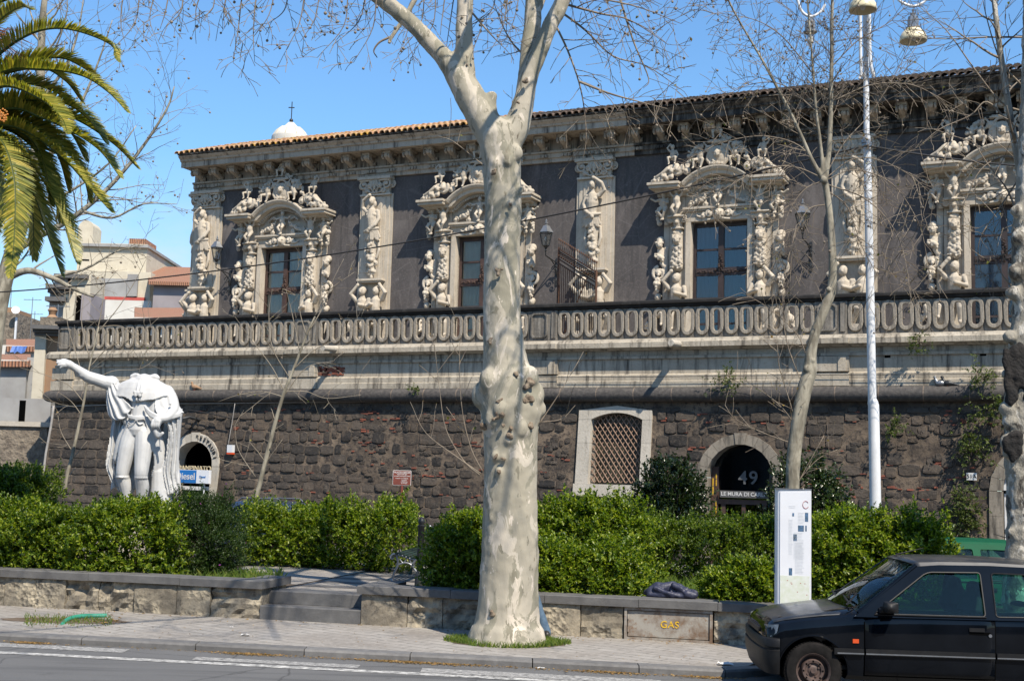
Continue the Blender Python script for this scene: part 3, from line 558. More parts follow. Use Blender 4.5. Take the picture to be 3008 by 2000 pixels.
mb = MB(); mb.add([(SL-.1, -1.16, 13.8), (SR, -1.16, 13.8), (SR, 3, 15.2), (SL-.1, 3, 15.2), (SL-.1, 14, 12.5), (SR, 14, 12.5)], [(0, 1, 2, 3), (3, 2, 5, 4)]); PB(mb, 'roof_slope', 'black_tile'); PB(MB().box(SL-.055, SR, -1.17, -.9, 13.803, 13.86), 'eaves_bedding', 'cornice_dirty')

# ---- pilasters
def capital_mesh():
    mb = MB()
    for d in (-1, 1):
        volute(mb, d*.45, -.2, 12.33, .16, .045, 1.6, -d, 1.57); volute(mb, d*.2, -.24, 12.3, .12, .04, 1.5, d, 1.57); volute(mb, d*.32, -.2, 12.12, .09, .035, 1.4, -d, 0)
        caps(mb, [(d*.05, -.22, 12.08), (d*.15, -.26, 12.2), (d*.1, -.27, 12.42)], .04, 7); caps(mb, [(0, -.2, 12.02), (d*.2, -.22, 12.05), (d*.4, -.2, 12.2)], .035, 7); volute(mb, d*.6, -.05, 12.33, .13, .045, 1.4, -d, 1.57)
    for z, w in ((12.2, .06), (12.32, .07), (12.42, .05)): mb.ball((0, -.27, z), w, (1, 1, 1.4))
    mb.box(-.55, .55, -.16, 0, 11.98, 12.5); return carve(mb, .016, 1)
def herm_mesh(flip):
    mb = MB(); f = flip
    mb.box(-.26, .26, -.15, -.10, 8.95, 11.9)
    hd = (0, -.40, 11.68); mb.ball(hd, .112, (.92, 1, 1.25), 12, 9); mb.ball((0, -.36, 11.75), .118, n=10); mb.ball((0, -.51, 11.67), .024, (.8, 1, 1.6)); mb.ball((-f*.07, -.33, 11.6), .07, n=8); mb.ball((f*.085, -.31, 11.6), .07, (1, 1, 1.7), 8)
    for d in (-1, 1): mb.ball((d*.042, -.50, 11.70), .022, (1.3, .6, .6))
    caps(mb, [(0, -.33, 11.55), (0, -.33, 11.4)], [.075, .09])
    caps(mb, [(f*.03, -.31, 10.68), (f*.02, -.34, 10.85), (0, -.34, 11.08), (0, -.33, 11.3)], [.19, .175, .2, .17], 12)
    for d in (-1, 1): mb.ball((d*.1, -.43, 11.2), .095, (1.1, .7, .8), 9); mb.ball((d*.2, -.32, 11.33), .09, n=9)
    caps(mb, [(-f*.21, -.31, 11.33), (-f*.40, -.34, 11.5), (-f*.33, -.42, 11.72), (-f*.08, -.46, 11.9)], [.085, .075, .06, .05]); mb.ball((-f*.05, -.46, 11.9), .06)
    caps(mb, [(f*.22, -.31, 11.32), (f*.29, -.36, 11.05), (f*.2, -.47, 10.82), (-f*.05, -.5, 10.62)], [.085, .075, .06, .045]); mb.ball((-f*.06, -.5, 10.6), .06)
    for i in range(11): a = -.28+.056*i; caps(mb, [(f*.03+a*.7, -.44+abs(a)*.3, 10.72-.1*abs(a)), (f*.03+a*1.05, -.42+abs(a)*.4, 10.35+.05*math.sin(i*2))], [.05, .042], 6)
    caps(mb, [(-.26, -.36, 10.62), (0, -.5, 10.68), (.27, -.36, 10.72)], .055)
    caps(mb, [(0, -.2, 10.4), (0, -.2, 9.3)], [.2, .12], 10); garland(mb, (0, -.36, 10.2), (0, -.3, 9.35), 0, .1, 5, 12)
    for d in (-1, 1):
        caps(mb, [(d*.24, -.2, 10.3), (d*.27, -.24, 9.95), (d*.2, -.26, 9.7)], [.05, .06, .05]); volute(mb, d*.17, -.25, 9.52, .11, .04, 1.4, d, 1.57); volute(mb, d*.13, -.25, 9.2, .09, .035, 1.4, -d, -1.57)
    face(mb, 0, -.3, 9.42, .1); caps(mb, [(0, -.24, 9.3), (0, -.2, 8.95)], [.1, .06]); grime(mb, 3, -.15, .15, -.3, -.2, 9.0, 9.3, 8, .04, .07)
    return carve(mb, .017, 1)
def telamon_mesh():
    mb = MB()
    for d in (-1, 1): putto(mb, d*.25, -.30, 6.85, 1.88, ('up', 'in') if d < 0 else ('in', 'up'), 'kneel', d*.02, 10, .072)
    for d in (-1, 1): garland(mb, (d*.05, -.35, 7.5), (d*.5, -.35, 7.3), .06, .09, 9+d, 5)
    return carve(mb, .02, 1)
cap_me = capital_mesh(); herm_me = {f: herm_mesh(f) for f in (1, -1)}; tel_me = telamon_mesh()
def pilaster(s, f):
    mb = MB().box(-.56, .56, -.10, -.002, 5.9, 12.0).box(-.40, .40, -.13, -.101, 8.98, 11.86).box(-.34, .34, -.1365, -.1305, 9.0, 11.8).box(-.62, .62, -.2, -.002, 11.94, 12.0).box(-.66, .66, -.34, -.002, 12.5, 12.6).box(-.60, .60, -.28, -.101, 12.44, 12.498)
    mb.box(-.50, .50, -.40, -.101, 8.88, 8.95).box(-.45, .45, -.35, -.101, 8.82, 8.878).box(-.7, .7, -.6, -.101, 6.1, 6.9)
    for d in (-1, 1): mb.box(*sorted((d*.562, d*.66)), -.06, -.002, 5.9, 12.0)
    p = mb.build('pilaster', 'carved_stone', palace, None, (s-PS0, 0, 0))
    link('capital', cap_me, 'carved_stone', p, 60); link('herm_figure', herm_me[f], 'carved_stone', p, 180); link('telamon_pair', tel_me, 'carved_stone', p, 180); return p
for s, f in zip(PIL, (1, 1, -1, -1, 1)): pilaster(s, f)
p = pilaster(SL, 1); p.rotation_euler = (0, 0, -math.pi/2); p.location = (SL-PS0, .6, 0)

# ---- windows
def arch_pts(z0, rise, half, flat, n=18, y=0.):      # cornice line: flat - curve - flat
    P = [(-flat, z0)]
    if half < flat: P.append((-half-.05, z0))
    R = (half**2+rise**2)/(2*rise)
    for i in range(n+1): a = -1+2*i/n; xx = a*half; P.append((xx, z0+math.sqrt(max(R*R-xx*xx, 0))-(R-rise)))
    if half < flat: P.append((half+.05, z0))
    return P+[(flat, z0)]
def pediment_mb():
    mb = MB(); L = arch_pts(11.36, .46, 1.02, 2.0)
    pf = [(.0, -.20), (.22, -.20), (.26, -.12), (.50, -.10), (.52, .0), (.60, .03), (.66, .10), (.66, .14), (0, .16)]
    path = []
    for i, (x, z) in enumerate(L):
        a = L[max(i-1, 0)]; b = L[min(i+1, len(L)-1)]; t = Vector((b[0]-a[0], 0, b[1]-a[1])).normalized(); nrm = Vector((-t.z, 0, t.x)); path.append(((x, 0, z), (0, -1, 0), nrm))
    mb.sweep(pf, path)
    for d in (-1, 1): mb.box(*sorted((d*1.15, d*2.12)), -.78, -.002, 11.33, 11.42).box(*sorted((d*1.13, d*2.16)), -.84, -.002, 11.424, 11.5)
    for i, (x, z) in enumerate(arch_pts(11.14, .46, 1.0, 1.0, 30)[1:-1]): mb.box(x-.022, x+.022, -.30, -.22, z-.01, z+.06)
    return mb
def crest_mesh():
    mb = MB(); z = 11.9
    for d in (-1, 1):
        volute(mb, d*.30, -.42, 12.52, .13, .045, 1.5, -d, -1.57); caps(mb, [(d*.2, -.42, 12.62), (d*.1, -.44, 12.7), (0, -.44, 12.72)], .04); caps(mb, [(d*.3, -.4, 12.4), (d*.34, -.4, 12.2), (d*.2, -.42, 12.0)], [.05, .06, .06])
        putto(mb, d*.62, -.42, 11.78, .95, ('up', 'out') if d > 0 else ('out', 'up'), 'sit', -d*.12); garland(mb, (d*.55, -.32, 12.66), (d*1.02, -.4, 11.9), -.16, .085, 20+d, 11)
        volute(mb, d*.98, -.5, 11.86, .11, .05, 1.3, d, 1.57)
    face(mb, 0, -.46, 12.35, .14); mb.ball((0, -.38, 12.3), .3, (1, .4, 1.15), 12, 8); grime(mb, 31, -.15, .15, -.5, -.42, 11.98, 12.14, 8, .04, .07)
    mb.box(-.32, .32, -.5, -.1, 12.72, 12.78); mb.box(-.26, .26, -.46, -.1, 12.78, 12.82)
    putto(mb, 0, -.38, 12.72, .86, ('down', 'out'), 'sit', .03); garland(mb, (.1, -.35, 13.0), (.4, -.35, 12.85), .05, .06, 41, 5)
    return carve(mb, .017, 1)
def scroll_fig_mesh(d):
    mb = MB(); P = [(d*2.05, -.55, 11.58), (d*1.9, -.55, 11.62), (d*1.7, -.52, 11.75), (d*1.5, -.5, 11.98), (d*1.3, -.48, 12.05)]
    caps(mb, P, [.08, .1, .13, .12, .1]); volute(mb, d*1.98, -.58, 11.6, .1, .05, 1.2, d, 1.57); volute(mb, d*1.26, -.52, 11.92, .17, .07, 1.5, d, .6)
    garland(mb, (d*1.85, -.62, 11.6), (d*1.35, -.6, 11.7), -.04, .09, 50, 8); face(mb, d*1.42, -.66, 11.86, .085)
    caps(mb, [(d*1.55, -.62, 11.95), (d*1.72, -.66, 11.8), (d*1.9, -.64, 11.72)], [.07, .055, .04])
    putto(mb, d*1.42, -.42, 12.0, .78, ('up', 'down') if d < 0 else ('down', 'up'), 'sit', .05*d); return carve(mb, .017, 1)
def tympanum_mesh():
    mb = MB(); putto(mb, 0, -.24, 10.72, .9, ('out', 'out'), 'cross', 0)
    for d in (-1, 1):
        garland(mb, (d*.3, -.26, 11.2), (d*.85, -.22, 10.88), .06, .065, 60+d, 11); volute(mb, d*.92, -.2, 10.86, .1, .035, 1.4, d, 1.57); volute(mb, d*.42, -.2, 10.84, .09, .035, 1.4, -d, 1.57); caps(mb, [(d*.3, -.18, 11.3), (d*.5, -.2, 11.38), (d*.62, -.18, 11.28)], .05)
    mb.box(-1.0, 1.0, -.06, -.002, 10.78, 11.2); return carve(mb, .017, 1)
def cartouche_mesh():
    mb = MB(); mb.ball((0, -.26, 10.5), .2, (1.05, .5, 1), 12, 8); face(mb, 0, -.36, 10.49, .11)
    for d in (-1, 1): volute(mb, d*.29, -.26, 10.52, .11, .04, 1.5, -d, 1.57); volute(mb, d*.5, -.24, 10.47, .08, .035, 1.4, d, 1.57); caps(mb, [(d*.55, -.24, 10.42), (d*.66, -.24, 10.45), (d*.72, -.22, 10.5)], [.04, .035, .02]); caps(mb, [(d*.15, -.28, 10.34), (d*.34, -.26, 10.32)], .035)
    return carve(mb, .016, 1)
def column_mesh(d):
    mb = MB(); x = d*1.32
    caps(mb, [(x, -.16, 8.9), (x, -.16, 10.0)], [.17, .15], 12)
    face(mb, x, -.34, 9.72, .135); grime(mb, 71, x-.14, x+.14, -.34, -.2, 9.86, 9.98, 8, .04, .07)
    for k, zz in enumerate((9.5, 9.32, 9.14)):
        for e in (-1, 1): volute(mb, x+e*.09, -.32, zz, .07, .032, 1.2, e*(1 if k % 2 else -1), 1.57)
        mb.ball((x, -.34, zz-.07), .06, (1, 1, 1.3))
    garland(mb, (x-.17, -.3, 9.0), (x+.17, -.3, 9.0), .03, .075, 80, 5); garland(mb, (x-.14, -.32, 8.86), (x+.14, -.32, 8.86), -.02, .07, 82, 4)
    putto(mb, x, -.28, 6.85, 1.88, ('up', 'in') if d < 0 else ('in', 'up'), 'stand', 0, 10, .072)
    # capital with scrolls and the two putti standing on it
    for e in (-1, 1): volute(mb, x+e*.2, -.3, 10.36, .09, .04, 1.4, -e, 1.57); volute(mb, x+d*.48+e*.11, -.2, 10.32, .08, .038, 1.4, -e, 1.57)
    mb.box(x-.2, x+.2, -.34, -.1, 10.08, 10.13); caps(mb, [(x, -.2, 10.15), (x, -.22, 10.4)], [.13, .18]); mb.ball((x, -.4, 10.28), .06); mb.box(x-.3, x+.3, -.42, -.1, 10.44, 10.5)
    putto(mb, x, -.38, 10.42, .98, ('up', 'up'), 'cross', 0); putto(mb, x+d*.46, -.26, 10.36, .98, ('in', 'out') if d > 0 else ('out', 'in'), 'cross', 0); garland(mb, (x+d*.6, -.2, 11.0), (x+d*.66, -.2, 10.4), 0, .075, 90, 7)
    return carve(mb, .017, 1)
def wing_mesh(d):
    mb = MB(); x = d*1.92
    face(mb, x, -.2, 9.62, .13); mb.ball((x, -.08, 9.78), .14); caps(mb, [(x, -.1, 9.5), (x-d*.02, -.1, 9.25)], [.1, .12]); garland(mb, (x-.1, -.2, 9.3), (x+.1, -.2, 9.15), .02, .075, 100, 6)
    volute(mb, x+d*.02, -.1, 8.72, .22, .065, 1.6, -d, 1.9); caps(mb, [(x-d*.12, -.1, 9.2), (x-d*.05, -.12, 9.05), (x-d*.12, -.1, 8.95)], .07); garland(mb, (x+d*.02, -.2, 8.6), (x+d*.05, -.2, 8.15), 0, .085, 101, 8)
    putto(mb, x-d*.02, -.12, 6.9, 1.2, ('out', 'in') if d < 0 else ('in', 'out'), 'sit', d*.06); garland(mb, (x+d*.1, -.2, 7.4), (x+d*.38, -.2, 6.95), -.05, .1, 102, 9); caps(mb, [(x-d*.2, -.03, 7), (x-d*.18, -.03, 9.5)], [.14, .1])
    return carve(mb, .018, 1)
ped_me = pediment_mb().mesh('pediment'); crest_me = crest_mesh(); tym_me = tympanum_mesh(); car_me = cartouche_mesh()
sf_me = {d: scroll_fig_mesh(d) for d in (-1, 1)}; col_me = {d: column_mesh(d) for d in (-1, 1)}; wing_me = {d: wing_mesh(d) for d in (-1, 1)}
def surround_mb():
    mb = MB()
    for d in (-1, 1):
        mb.box(*sorted((d*.9, d*1.06)), -.22, .3, 6.1, 10.3).box(*sorted((d*1.06, d*1.12)), -.17, -.002, 6.1, 10.3).box(*sorted((d*1.12, d*1.62)), -.10, -.002, 6.1, 11.2).box(*sorted((d*1.64, d*1.82)), -.06, -.002, 6.1, 11.3)
        mb.box(*sorted((d*1.1, d*1.6)), -.36, -.102, 6.1, 6.74)
    mb.box(-1.06, 1.06, -.224, .3, 10.301, 10.42).box(-1.1, 1.1, -.17, -.002, 10.422, 10.62).box(-1.12, 1.12, -.26, -.002, 10.622, 10.68).box(-1.14, 1.14, -.32, -.002, 10.682, 10.75)
    mb.add(*[(lambda P: ([(x, y, z) for y in (-.08, -.003) for x, z in P], [tuple(range(len(P)))[::-1], tuple(range(len(P), 2*len(P)))]+[(i, (i+1) % len(P), len(P)+(i+1) % len(P), len(P)+i) for i in range(len(P))]))([(-1.11, 10.752)]+[(x, z) for x, z in arch_pts(11.2, .46, 1.0, 1.11)]+[(1.11, 10.752)])][0])
    return mb
sur_me = surround_mb().mesh('window')
def sash(p, wood, blind, dark):
    mb = MB(); y0, y1 = .10, .18
    mb.box(-.9, -.80, y0, y1, 6.13, 10.27).box(.80, .9, y0, y1, 6.13, 10.27).box(-.8, .8, y0, y1, 10.16, 10.27).box(-.085, .085, y0-.03, y1, 6.13, 10.158).box(-.8, -.087, y0-.02, y1, 8.62, 8.86).box(.087, .8, y0-.02, y1, 8.62, 8.86)
    for d in (-1, 1):
        for zz in (9.44, 7.9, 7.1): mb.box(*sorted((d*.086, d*.799)), y0+.01, y1-.01, zz-.03, zz+.03)
    garland(mb, (0, y0-.05, 9.3), (0, y0-.05, 8.7), 0, .055, 200, 7); garland(mb, (-.75, y0-.02, 8.74), (.75, y0-.02, 8.74), 0, .05, 201, 16)
    mb.build('sash', wood, p)
    for d in (-1, 1):
        mb = MB().box(*sorted((d*.07, d*.82)), .135, .143, 6.2, 10.2); mb.build('pane', 'window_glass' if dark else 'clear_pane', p)
        mb = MB(); n = 10
        for i in range(n): xx = .09+.70*i/n; mb.add([(d*xx, .2+.015*(i % 2), 6.2), (d*(xx+.07), .2+.015*((i+1) % 2), 6.2), (d*(xx+.07), .2+.015*((i+1) % 2), 10.2), (d*xx, .2+.015*(i % 2), 10.2)], [(0, 1, 2, 3)])
        mb.build('blind', blind, p)
for i, c in enumerate(WIN):
    p = link('window', sur_me, 'carved_stone', palace, None, (c-PS0, 0, 0))
    link('pediment', ped_me, 'carved_stone', p); link('crest', crest_me, 'carved_stone', p, 180); link('tympanum_figure', tym_me, 'carved_stone', p, 180); link('cartouche', car_me, 'carved_stone', p, 180)
    for d in (-1, 1): link('scroll_figure', sf_me[d], 'carved_stone', p, 180); link('carved_column', col_me[d], 'carved_stone', p, 180); link('side_scroll', wing_me[d], 'carved_stone', p, 180)
    sash(p, 'brown_wood' if i < 2 else 'dark_wood', 'cream_blind' if i < 2 else 'blue_blind', i > 1)
# ------------------------------------------------------------------ bastion under the palace terrace
BS0 = -17.
bastion = thing('bastion', 'old basalt bastion wall with arched doorways, black torus moulding and stone balustrade', 'bastion', wall_pt(BS0, DB, 0), -WA)
BL, BR = -32.75, 6.
def BB(mb, name, mat, smooth=None, parent=bastion):
    mb.xf(Matrix.Translation((-BS0, 0, 0))); return mb.build(name, mat, parent, smooth)
def bat(z): return -.11*max(0, 4.35-z)                # face of the battered wall
def arch_poly(c, r, spring, z0=-.3, n=20, x0=None): return [(c-r, z0)]+[(c-r*math.cos(math.pi*i/n), spring+r*math.sin(math.pi*i/n)) for i in range(n+1)]+[(c+r, z0)]
ARCH = [(-26.5, .80, 2.28, .27), (-8.5, .90, 2.32, .28), (-1.05, .92, 2.16, .30)]
GW = (-12.78, -11.27, 2.06, 3.86, 4.05)               # grille window: sides, sill, shoulders, crown
def gw_poly(e=0, n=10):
    a, b, z0, z1, z2 = GW; P = [(a-e, z0-e), (b+e, z0-e)]
    for i in range(n+1): t = i/n; P.append((b+e-(b-a+2*e)*t, z1+e*.5+(z2-z1)*4*t*(1-t)*1.0))
    return P
holes = [arch_poly(c, r+w*.5, s, -.25) for c, r, s, w in ARCH]+[gw_poly(.1)]
mb = plate([[(BL, -.3), (BR, -.3), (BR, 4.4), (BL, 4.4)]]+holes, .5, loc=(0, .25, 0)); mb.v = [(x, y+bat(z), z) for x, y, z in mb.v]; BB(mb, 'wall', 'wall_mortar')
mb = MB().box(BL+.01, BL+.4, .502, 16, -.3, 4.6); mb.v = [(x+(bat(z) if x < BL+.2 else 0), y, z) for x, y, z in mb.v]; BB(mb, 'side_wall', 'wall_mortar')
def in_open(x, z, m=.12):
    for c, r, s, w in ARCH:
        if abs(x-c) < r+w+m and (z < s or math.hypot(x-c, z-s) < r+w+m*.5): return True
    return GW[0]-.5-m < x < GW[1]+.36+m and GW[2]-.38-m < z < GW[4]+.28
st = MB(); ch = MB(); z = -.1
def stone(x, z, w, h, out, jit, rnd):
    n = 14; P = []
    for i in range(n):
        a = 2*math.pi*(i+.5)/n; k = 1/max(abs(math.cos(a)), abs(math.sin(a))); k = 1+(k-1)*rnd
        P.append((x+w/2*min(1, max(-1, math.cos(a)*k))*(1+random.uniform(-jit, jit)), z+h/2*min(1, max(-1, math.sin(a)*k))*(1+random.uniform(-jit, jit))))
    tx, tz = random.uniform(-.05, .05), random.uniform(-.06, .06); fy = lambda p, q: bat(q)-out-tx*(p-x)-tz*(q-z)
    V = [(p, bat(q)+.012, q) for p, q in P]
    for sc, dd, rj in ((.985, -.006, .004), (.90, .006, .006), (.5, .010, .010)):
        V += [(x+(p-x)*sc, fy(p, q)+(.012 if sc > .95 else 0)-dd+random.uniform(-rj, rj), z+(q-z)*sc) for p, q in P]
    V.append((x, fy(x, z)-.012, z))
    F = [(r*n+i, r*n+(i+1) % n, (r+1)*n+(i+1) % n, (r+1)*n+i) for r in range(3) for i in range(n)]+[(3*n+i, 3*n+(i+1) % n, 4*n) for i in range(n)]; st.add(V, F)
def chip(x, z, w, h):
    V = [(x+a*w/2*random.uniform(.8, 1.1), bat(z)+y, z+b*h/2*random.uniform(.8, 1.1)) for y in (.01, -.022-random.random()*.015) for a, b in ((-1, -1), (1, -1), (1, 1), (-1, 1))]; ch.add(V, [(4, 5, 6, 7), (0, 1, 5, 4), (1, 2, 6, 5), (2, 3, 7, 6), (3, 0, 4, 7)])
while z < 4.1:
    h = random.uniform(.22, .38); h = min(h, 4.24-z); x = BL+.02; zc = z+h/2
    while x < BR:
        if x < -27.7:
            w = random.uniform(.46, .72)
            if not in_open(x+w/2, zc): stone(x+w/2, zc, w-.022, h-.02, .016, .006, .96)
            x += w; continue
        w = random.uniform(.22, .62); u = random.random(); dz = .09*MN.noise(Vector((x*.9, z*2, 1)))+random.uniform(-.03, .03); rub = .30+.9*MN.noise(Vector((x*.22+3, z*.55, 9)))+(.18 if x > -14 else 0)
        if not in_open(x+w/2, zc+dz, .1 if w < .45 else .16):
            if u > rub: stone(x+w/2, zc+dz, w*random.uniform(.86, 1.0), h*random.uniform(.78, 1.02), random.uniform(.004, .042), .075, random.uniform(.72, 1))
            elif random.random() < .62:
                for e in range(random.randint(2, 4)):
                    stone(x+w*random.uniform(.15, .85), zc+dz+h*random.uniform(-.38, .38), random.uniform(.12, .30), random.uniform(.09, .2), random.uniform(.004, .03), .11, random.uniform(.6, .95))
            if random.random() < .10+.5*max(0, rub-.2)+.5*max(0, MN.noise(Vector((x*.33, z*.8, 4)))):
                for e in range(random.randint(1, 4)): chip(x+random.uniform(0, w), z+dz+random.uniform(-.05, .08), random.uniform(.05, .18), random.uniform(.022, .05))
        x += w
    z += h
BB(st, 'stonework', 'basalt_block', 35); BB(ch, 'brick_filling', 'brick_chip')['kind'] = 'stuff'
# torus, band and ledge
tor = [(-.02, 4.36), (.02, 4.36)]+[(.10+.2*math.cos(a), 4.56+.2*math.sin(a)) for a in [math.pi*(-.5+i/12) for i in range(13)]]+[(-.02, 4.76)]
def wrap(prof, name, mat, e=0, smooth=None):
    mb = MB(); path = [((BL-e, 16, 0), (-1, 0, 0), (0, 0, 1)), ((BL-e, 0, 0), (-1, -1, 0), (0, 0, 1)), ((BR, 0, 0), (0, -1, 0), (0, 0, 1))]; mb.sweep(prof, path); return BB(mb, name, mat, smooth)
wrap(tor, 'torus_moulding', 'basalt_moulding', 0, 50)
wrap([(-.3, 4.765), (.10, 4.765), (.10, 4.93), (.07, 4.95), (.07, 5.10), (.03, 5.13), (.0, 5.15), (.0, 5.56), (.06, 5.565), (.06, 5.64), (.02, 5.65), (.02, 5.79), (.12, 5.80), (.16, 5.83), (.30, 5.86), (.30, 6.0), (.26, 6.03), (.22, 6.10), (.04, 6.13), (-.3, 6.13)], 'terrace_band', 'band_stone')
mb = MB().box(BL+.3, BR, .302, 4.45, 5.9, 6.1); BB(mb, 'terrace_floor', 'band_stone')
# balustrade
PIER = [(-32.78, -31.98), (-22.96, -22.06), (-14.84, -13.92), (-6.56, -5.72), (1.9, 2.8)]
def oval(w, h, n=9, notch=.0):
    P = []
    for sgn in (1, -1):
        for i in range(n+1):
            a = math.pi*i/n; P.append((sgn*w*math.cos(a)*(1-notch), sgn*((h-w)+w*math.sin(a))))
        if notch: P.append((-sgn*w*(1-notch), sgn*(h-w-.03))); P.append((-sgn*w, sgn*(h-w-.03)))
    return P
PW = .42
zc = 6.60
mb = plate([[(-PW/2, 6.14-zc), (PW/2, 6.14-zc), (PW/2, 7.0-zc), (-PW/2, 7.0-zc)], oval(.13, .325)], .16, loc=(0, .10, zc))
r2 = plate([oval(.185, .385, 10, .06), oval(.115, .31, 10, .08)], .11, .015, loc=(0, .01, zc))
bal_me = mb.mesh('oval_baluster'); rim_me = r2.mesh('oval_rim')
for (a, b), (c, d) in zip(PIER[:-1], PIER[1:]):
    n = round((c-b)/PW); sc = (c-b)/(n*PW)
    for i in range(n):
        o = link('oval_baluster', bal_me, 'baluster_stone', bastion); o.location = (b+(i+.5)*PW*sc-BS0, 0, 0); o.scale = (sc, 1, 1); link('oval_rim', rim_me, 'rim_stone', o)
for a, b in PIER:
    m = (a+b)/2; w = (b-a)/2; pm = MB().box(a, b, -.035, .30, 6.14, 7.0)
    oc = lambda w, h, c: [(-w+c, -h), (w-c, -h), (w, -h+c), (w, h-c), (w-c, h), (-w+c, h), (-w, h-c), (-w, -h+c)]
    fr = plate([oc(.26, .36, .07), oc(.215, .315, .06)], .05, loc=(m-w*.22, -.055, 6.58)); pm.add(fr.v, fr.f)
    pm.box(b-.17, b-.04, -.07, -.036, 6.2, 6.95); BB(pm, 'balustrade_pier', 'baluster_stone')
    pb = MB().box(a-.1, b+.06, -.10, .0, 5.155, 5.55).box(a-.12, b+.08, -.345, -.05, 5.865, 6.005).box(a-.1, b+.06, -.14, -.0, 4.77, 5.09).box(b-.22, b-.02, -.13, -.101, 5.155, 5.55); BB(pb, 'pier_base', 'band_stone')
capp = [(-.32, 7.005), (.02, 7.005), (.06, 7.03), (.07, 7.08), (.13, 7.10), (.13, 7.165), (.10, 7.2), (-.32, 7.2)]
wrap(capp, 'balustrade_coping', 'black_crust')
mb = MB()
rd = random.Random(11)
for i in range(60):                                # broken facing with bricks showing
    x = rd.uniform(-22.0, -21.05); zz = rd.uniform(5.2, 5.46); w, h = rd.uniform(.06, .16), rd.uniform(.03, .06); mb.box(x-w/2, x+w/2, -.012-rd.random()*.02, .02, zz-h/2, zz+h/2)
BB(mb, 'exposed_brick', 'brick_chip')['kind'] = 'stuff'
mb = MB().box(-21.95, -21.62, -.006, .02, 5.22, 5.42).box(-21.45, -21.2, -.006, .02, 5.28, 5.44)
for px, py in ((2607, 1043), (2888, 1037)):
    s, z = onw(px, py, DB); mb.box(s-.075, s+.075, -.006, .02, z-.07, z+.07)
BB(mb, 'dark_hole_mark', 'void')  # black boxes on the face stand for the shade inside holes
for px, py in ((968, 1021), (1983, 1006)):
    s, z = onw(px, py, DB-.6); mb = MB()
    mb.tube([(s, -.2, z), (s, -.98, z-.05)], [.10, .085], 10); BB(mb, 'water_spout', 'arch_stone', 50)
# ---- doorways
def ring_mb(c, r, s, w, n=11, out=.06, key=True):
    mb = MB(); y = lambda z: bat(z)-out
    def vous(a0, a1, r0, r1, dy=0):
        g = .004; V = []
        for yy in (0, 1):
            for a, q in ((a0+g, r0), (a1-g, r0), (a1-g, r1), (a0+g, r1)):
                X, Z = c-q*math.cos(a), s+q*math.sin(a); V.append((X, (y(Z)-dy) if yy else .32, Z))
        mb.add(V, [(0, 1, 2, 3), (7, 6, 5, 4), (0, 4, 5, 1), (1, 5, 6, 2), (2, 6, 7, 3), (3, 7, 4, 0)])
    for i in range(n): a0, a1 = math.pi*i/n, math.pi*(i+1)/n; vous(a0, a1, r, r+w+(.03 if i == n//2 and key else 0), .03 if i == n//2 and key else random.uniform(0, .006))
    for d in (-1, 1):
        z0 = -.1
        for zz in (.75, 1.55, s-.002):
            X0, X1 = sorted((c+d*r, c+d*(r+w))); V = [(x, yy, q) for q in (z0, zz-.006) for x, yy in ((X0, y(q)), (X1, y(q)), (X1, .32), (X0, .32))]
            mb.add(V, [(3, 2, 1, 0), (4, 5, 6, 7), (0, 1, 5, 4), (1, 2, 6, 5), (2, 3, 7, 6), (3, 0, 4, 7)]); z0 = zz
    return mb
doors = []
for i, (c, r, s, w) in enumerate(ARCH):
    p = BB(ring_mb(c, r, s, w), 'doorway', 'arch_stone' if i == 0 else 'dark_arch'); doors.append(p)
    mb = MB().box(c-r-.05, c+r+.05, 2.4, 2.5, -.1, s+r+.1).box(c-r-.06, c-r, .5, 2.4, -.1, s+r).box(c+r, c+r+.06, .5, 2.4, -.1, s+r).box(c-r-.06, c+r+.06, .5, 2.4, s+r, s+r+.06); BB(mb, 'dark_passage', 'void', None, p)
c, r, s, w = ARCH[0]; p = doors[0]
mb = MB()
for i, chh in enumerate('RESTAURI'):                 # letters following the arch
    a = math.pi*(.535+.052*i); q = r+w*.5; t = text_mb(chh, .19, .02); X, Z = c-q*math.cos(a), s+q*math.sin(a)
    t.xf(Matrix.Translation((X, bat(Z)-.085, Z)) @ Matrix.Rotation(a-math.pi/2, 4, 'Y')); mb.add(t.v, t.f)
BB(mb, 'arch_lettering', 'letter_dark', None, p)
mb = text_mb('SPAMPINATO', .235, .03); s1, z1 = onw(562, 1376, DB-.2); mb.xf(Matrix.Translation((c+.1, bat(z1)-.09, z1))); BB(mb, 'shop_lettering', 'letter_cream', None, p)
m2 = MB().box(c-.75, c-.35, .30, .38, -.1, 1.15).box(c+.0, c+.06, .30, .38, -.1, 1.15).box(c+.5, c+.78, .3, .38, -.1, 1.15).box(c-r, c+r, .28, .4, 1.5, 1.62); BB(m2, 'shop_front', 'white_paint', None, p)
c, r, s, w = ARCH[1]; p = doors[1]
mb = MB().box(c-r+.002, c-r+.2, .2, .3, -.1, s+.3).box(c+r-.2, c+r-.002, .2, .3, -.1, s+.3).box(c-r+.2, c+r-.2, .2, .3, 1.62, 1.75).box(c-.62, c-.5, .22, .3, -.1, 1.62).box(c+.5, c+.62, .22, .3, -.1, 1.62).box(c-.05, c+.05, .22, .3, -.1, 1.62); BB(mb, 'door_frame', 'brown_wood', None, p)
mb = MB().box(c-r+.002, c+r-.002, .31, .34, 1.75, s+r); BB(mb, 'fanlight', 'window_glass', None, p)
mb = MB().box(c-.5, c+.5, .26, .28, .1, 1.6); BB(mb, 'door_glass', 'window_glass', None, p)
mb = MB().box(c-.62, c+.72, .10, .16, 1.80, 1.98); b = BB(mb, 'name_board', 'basalt_cap', None, p)
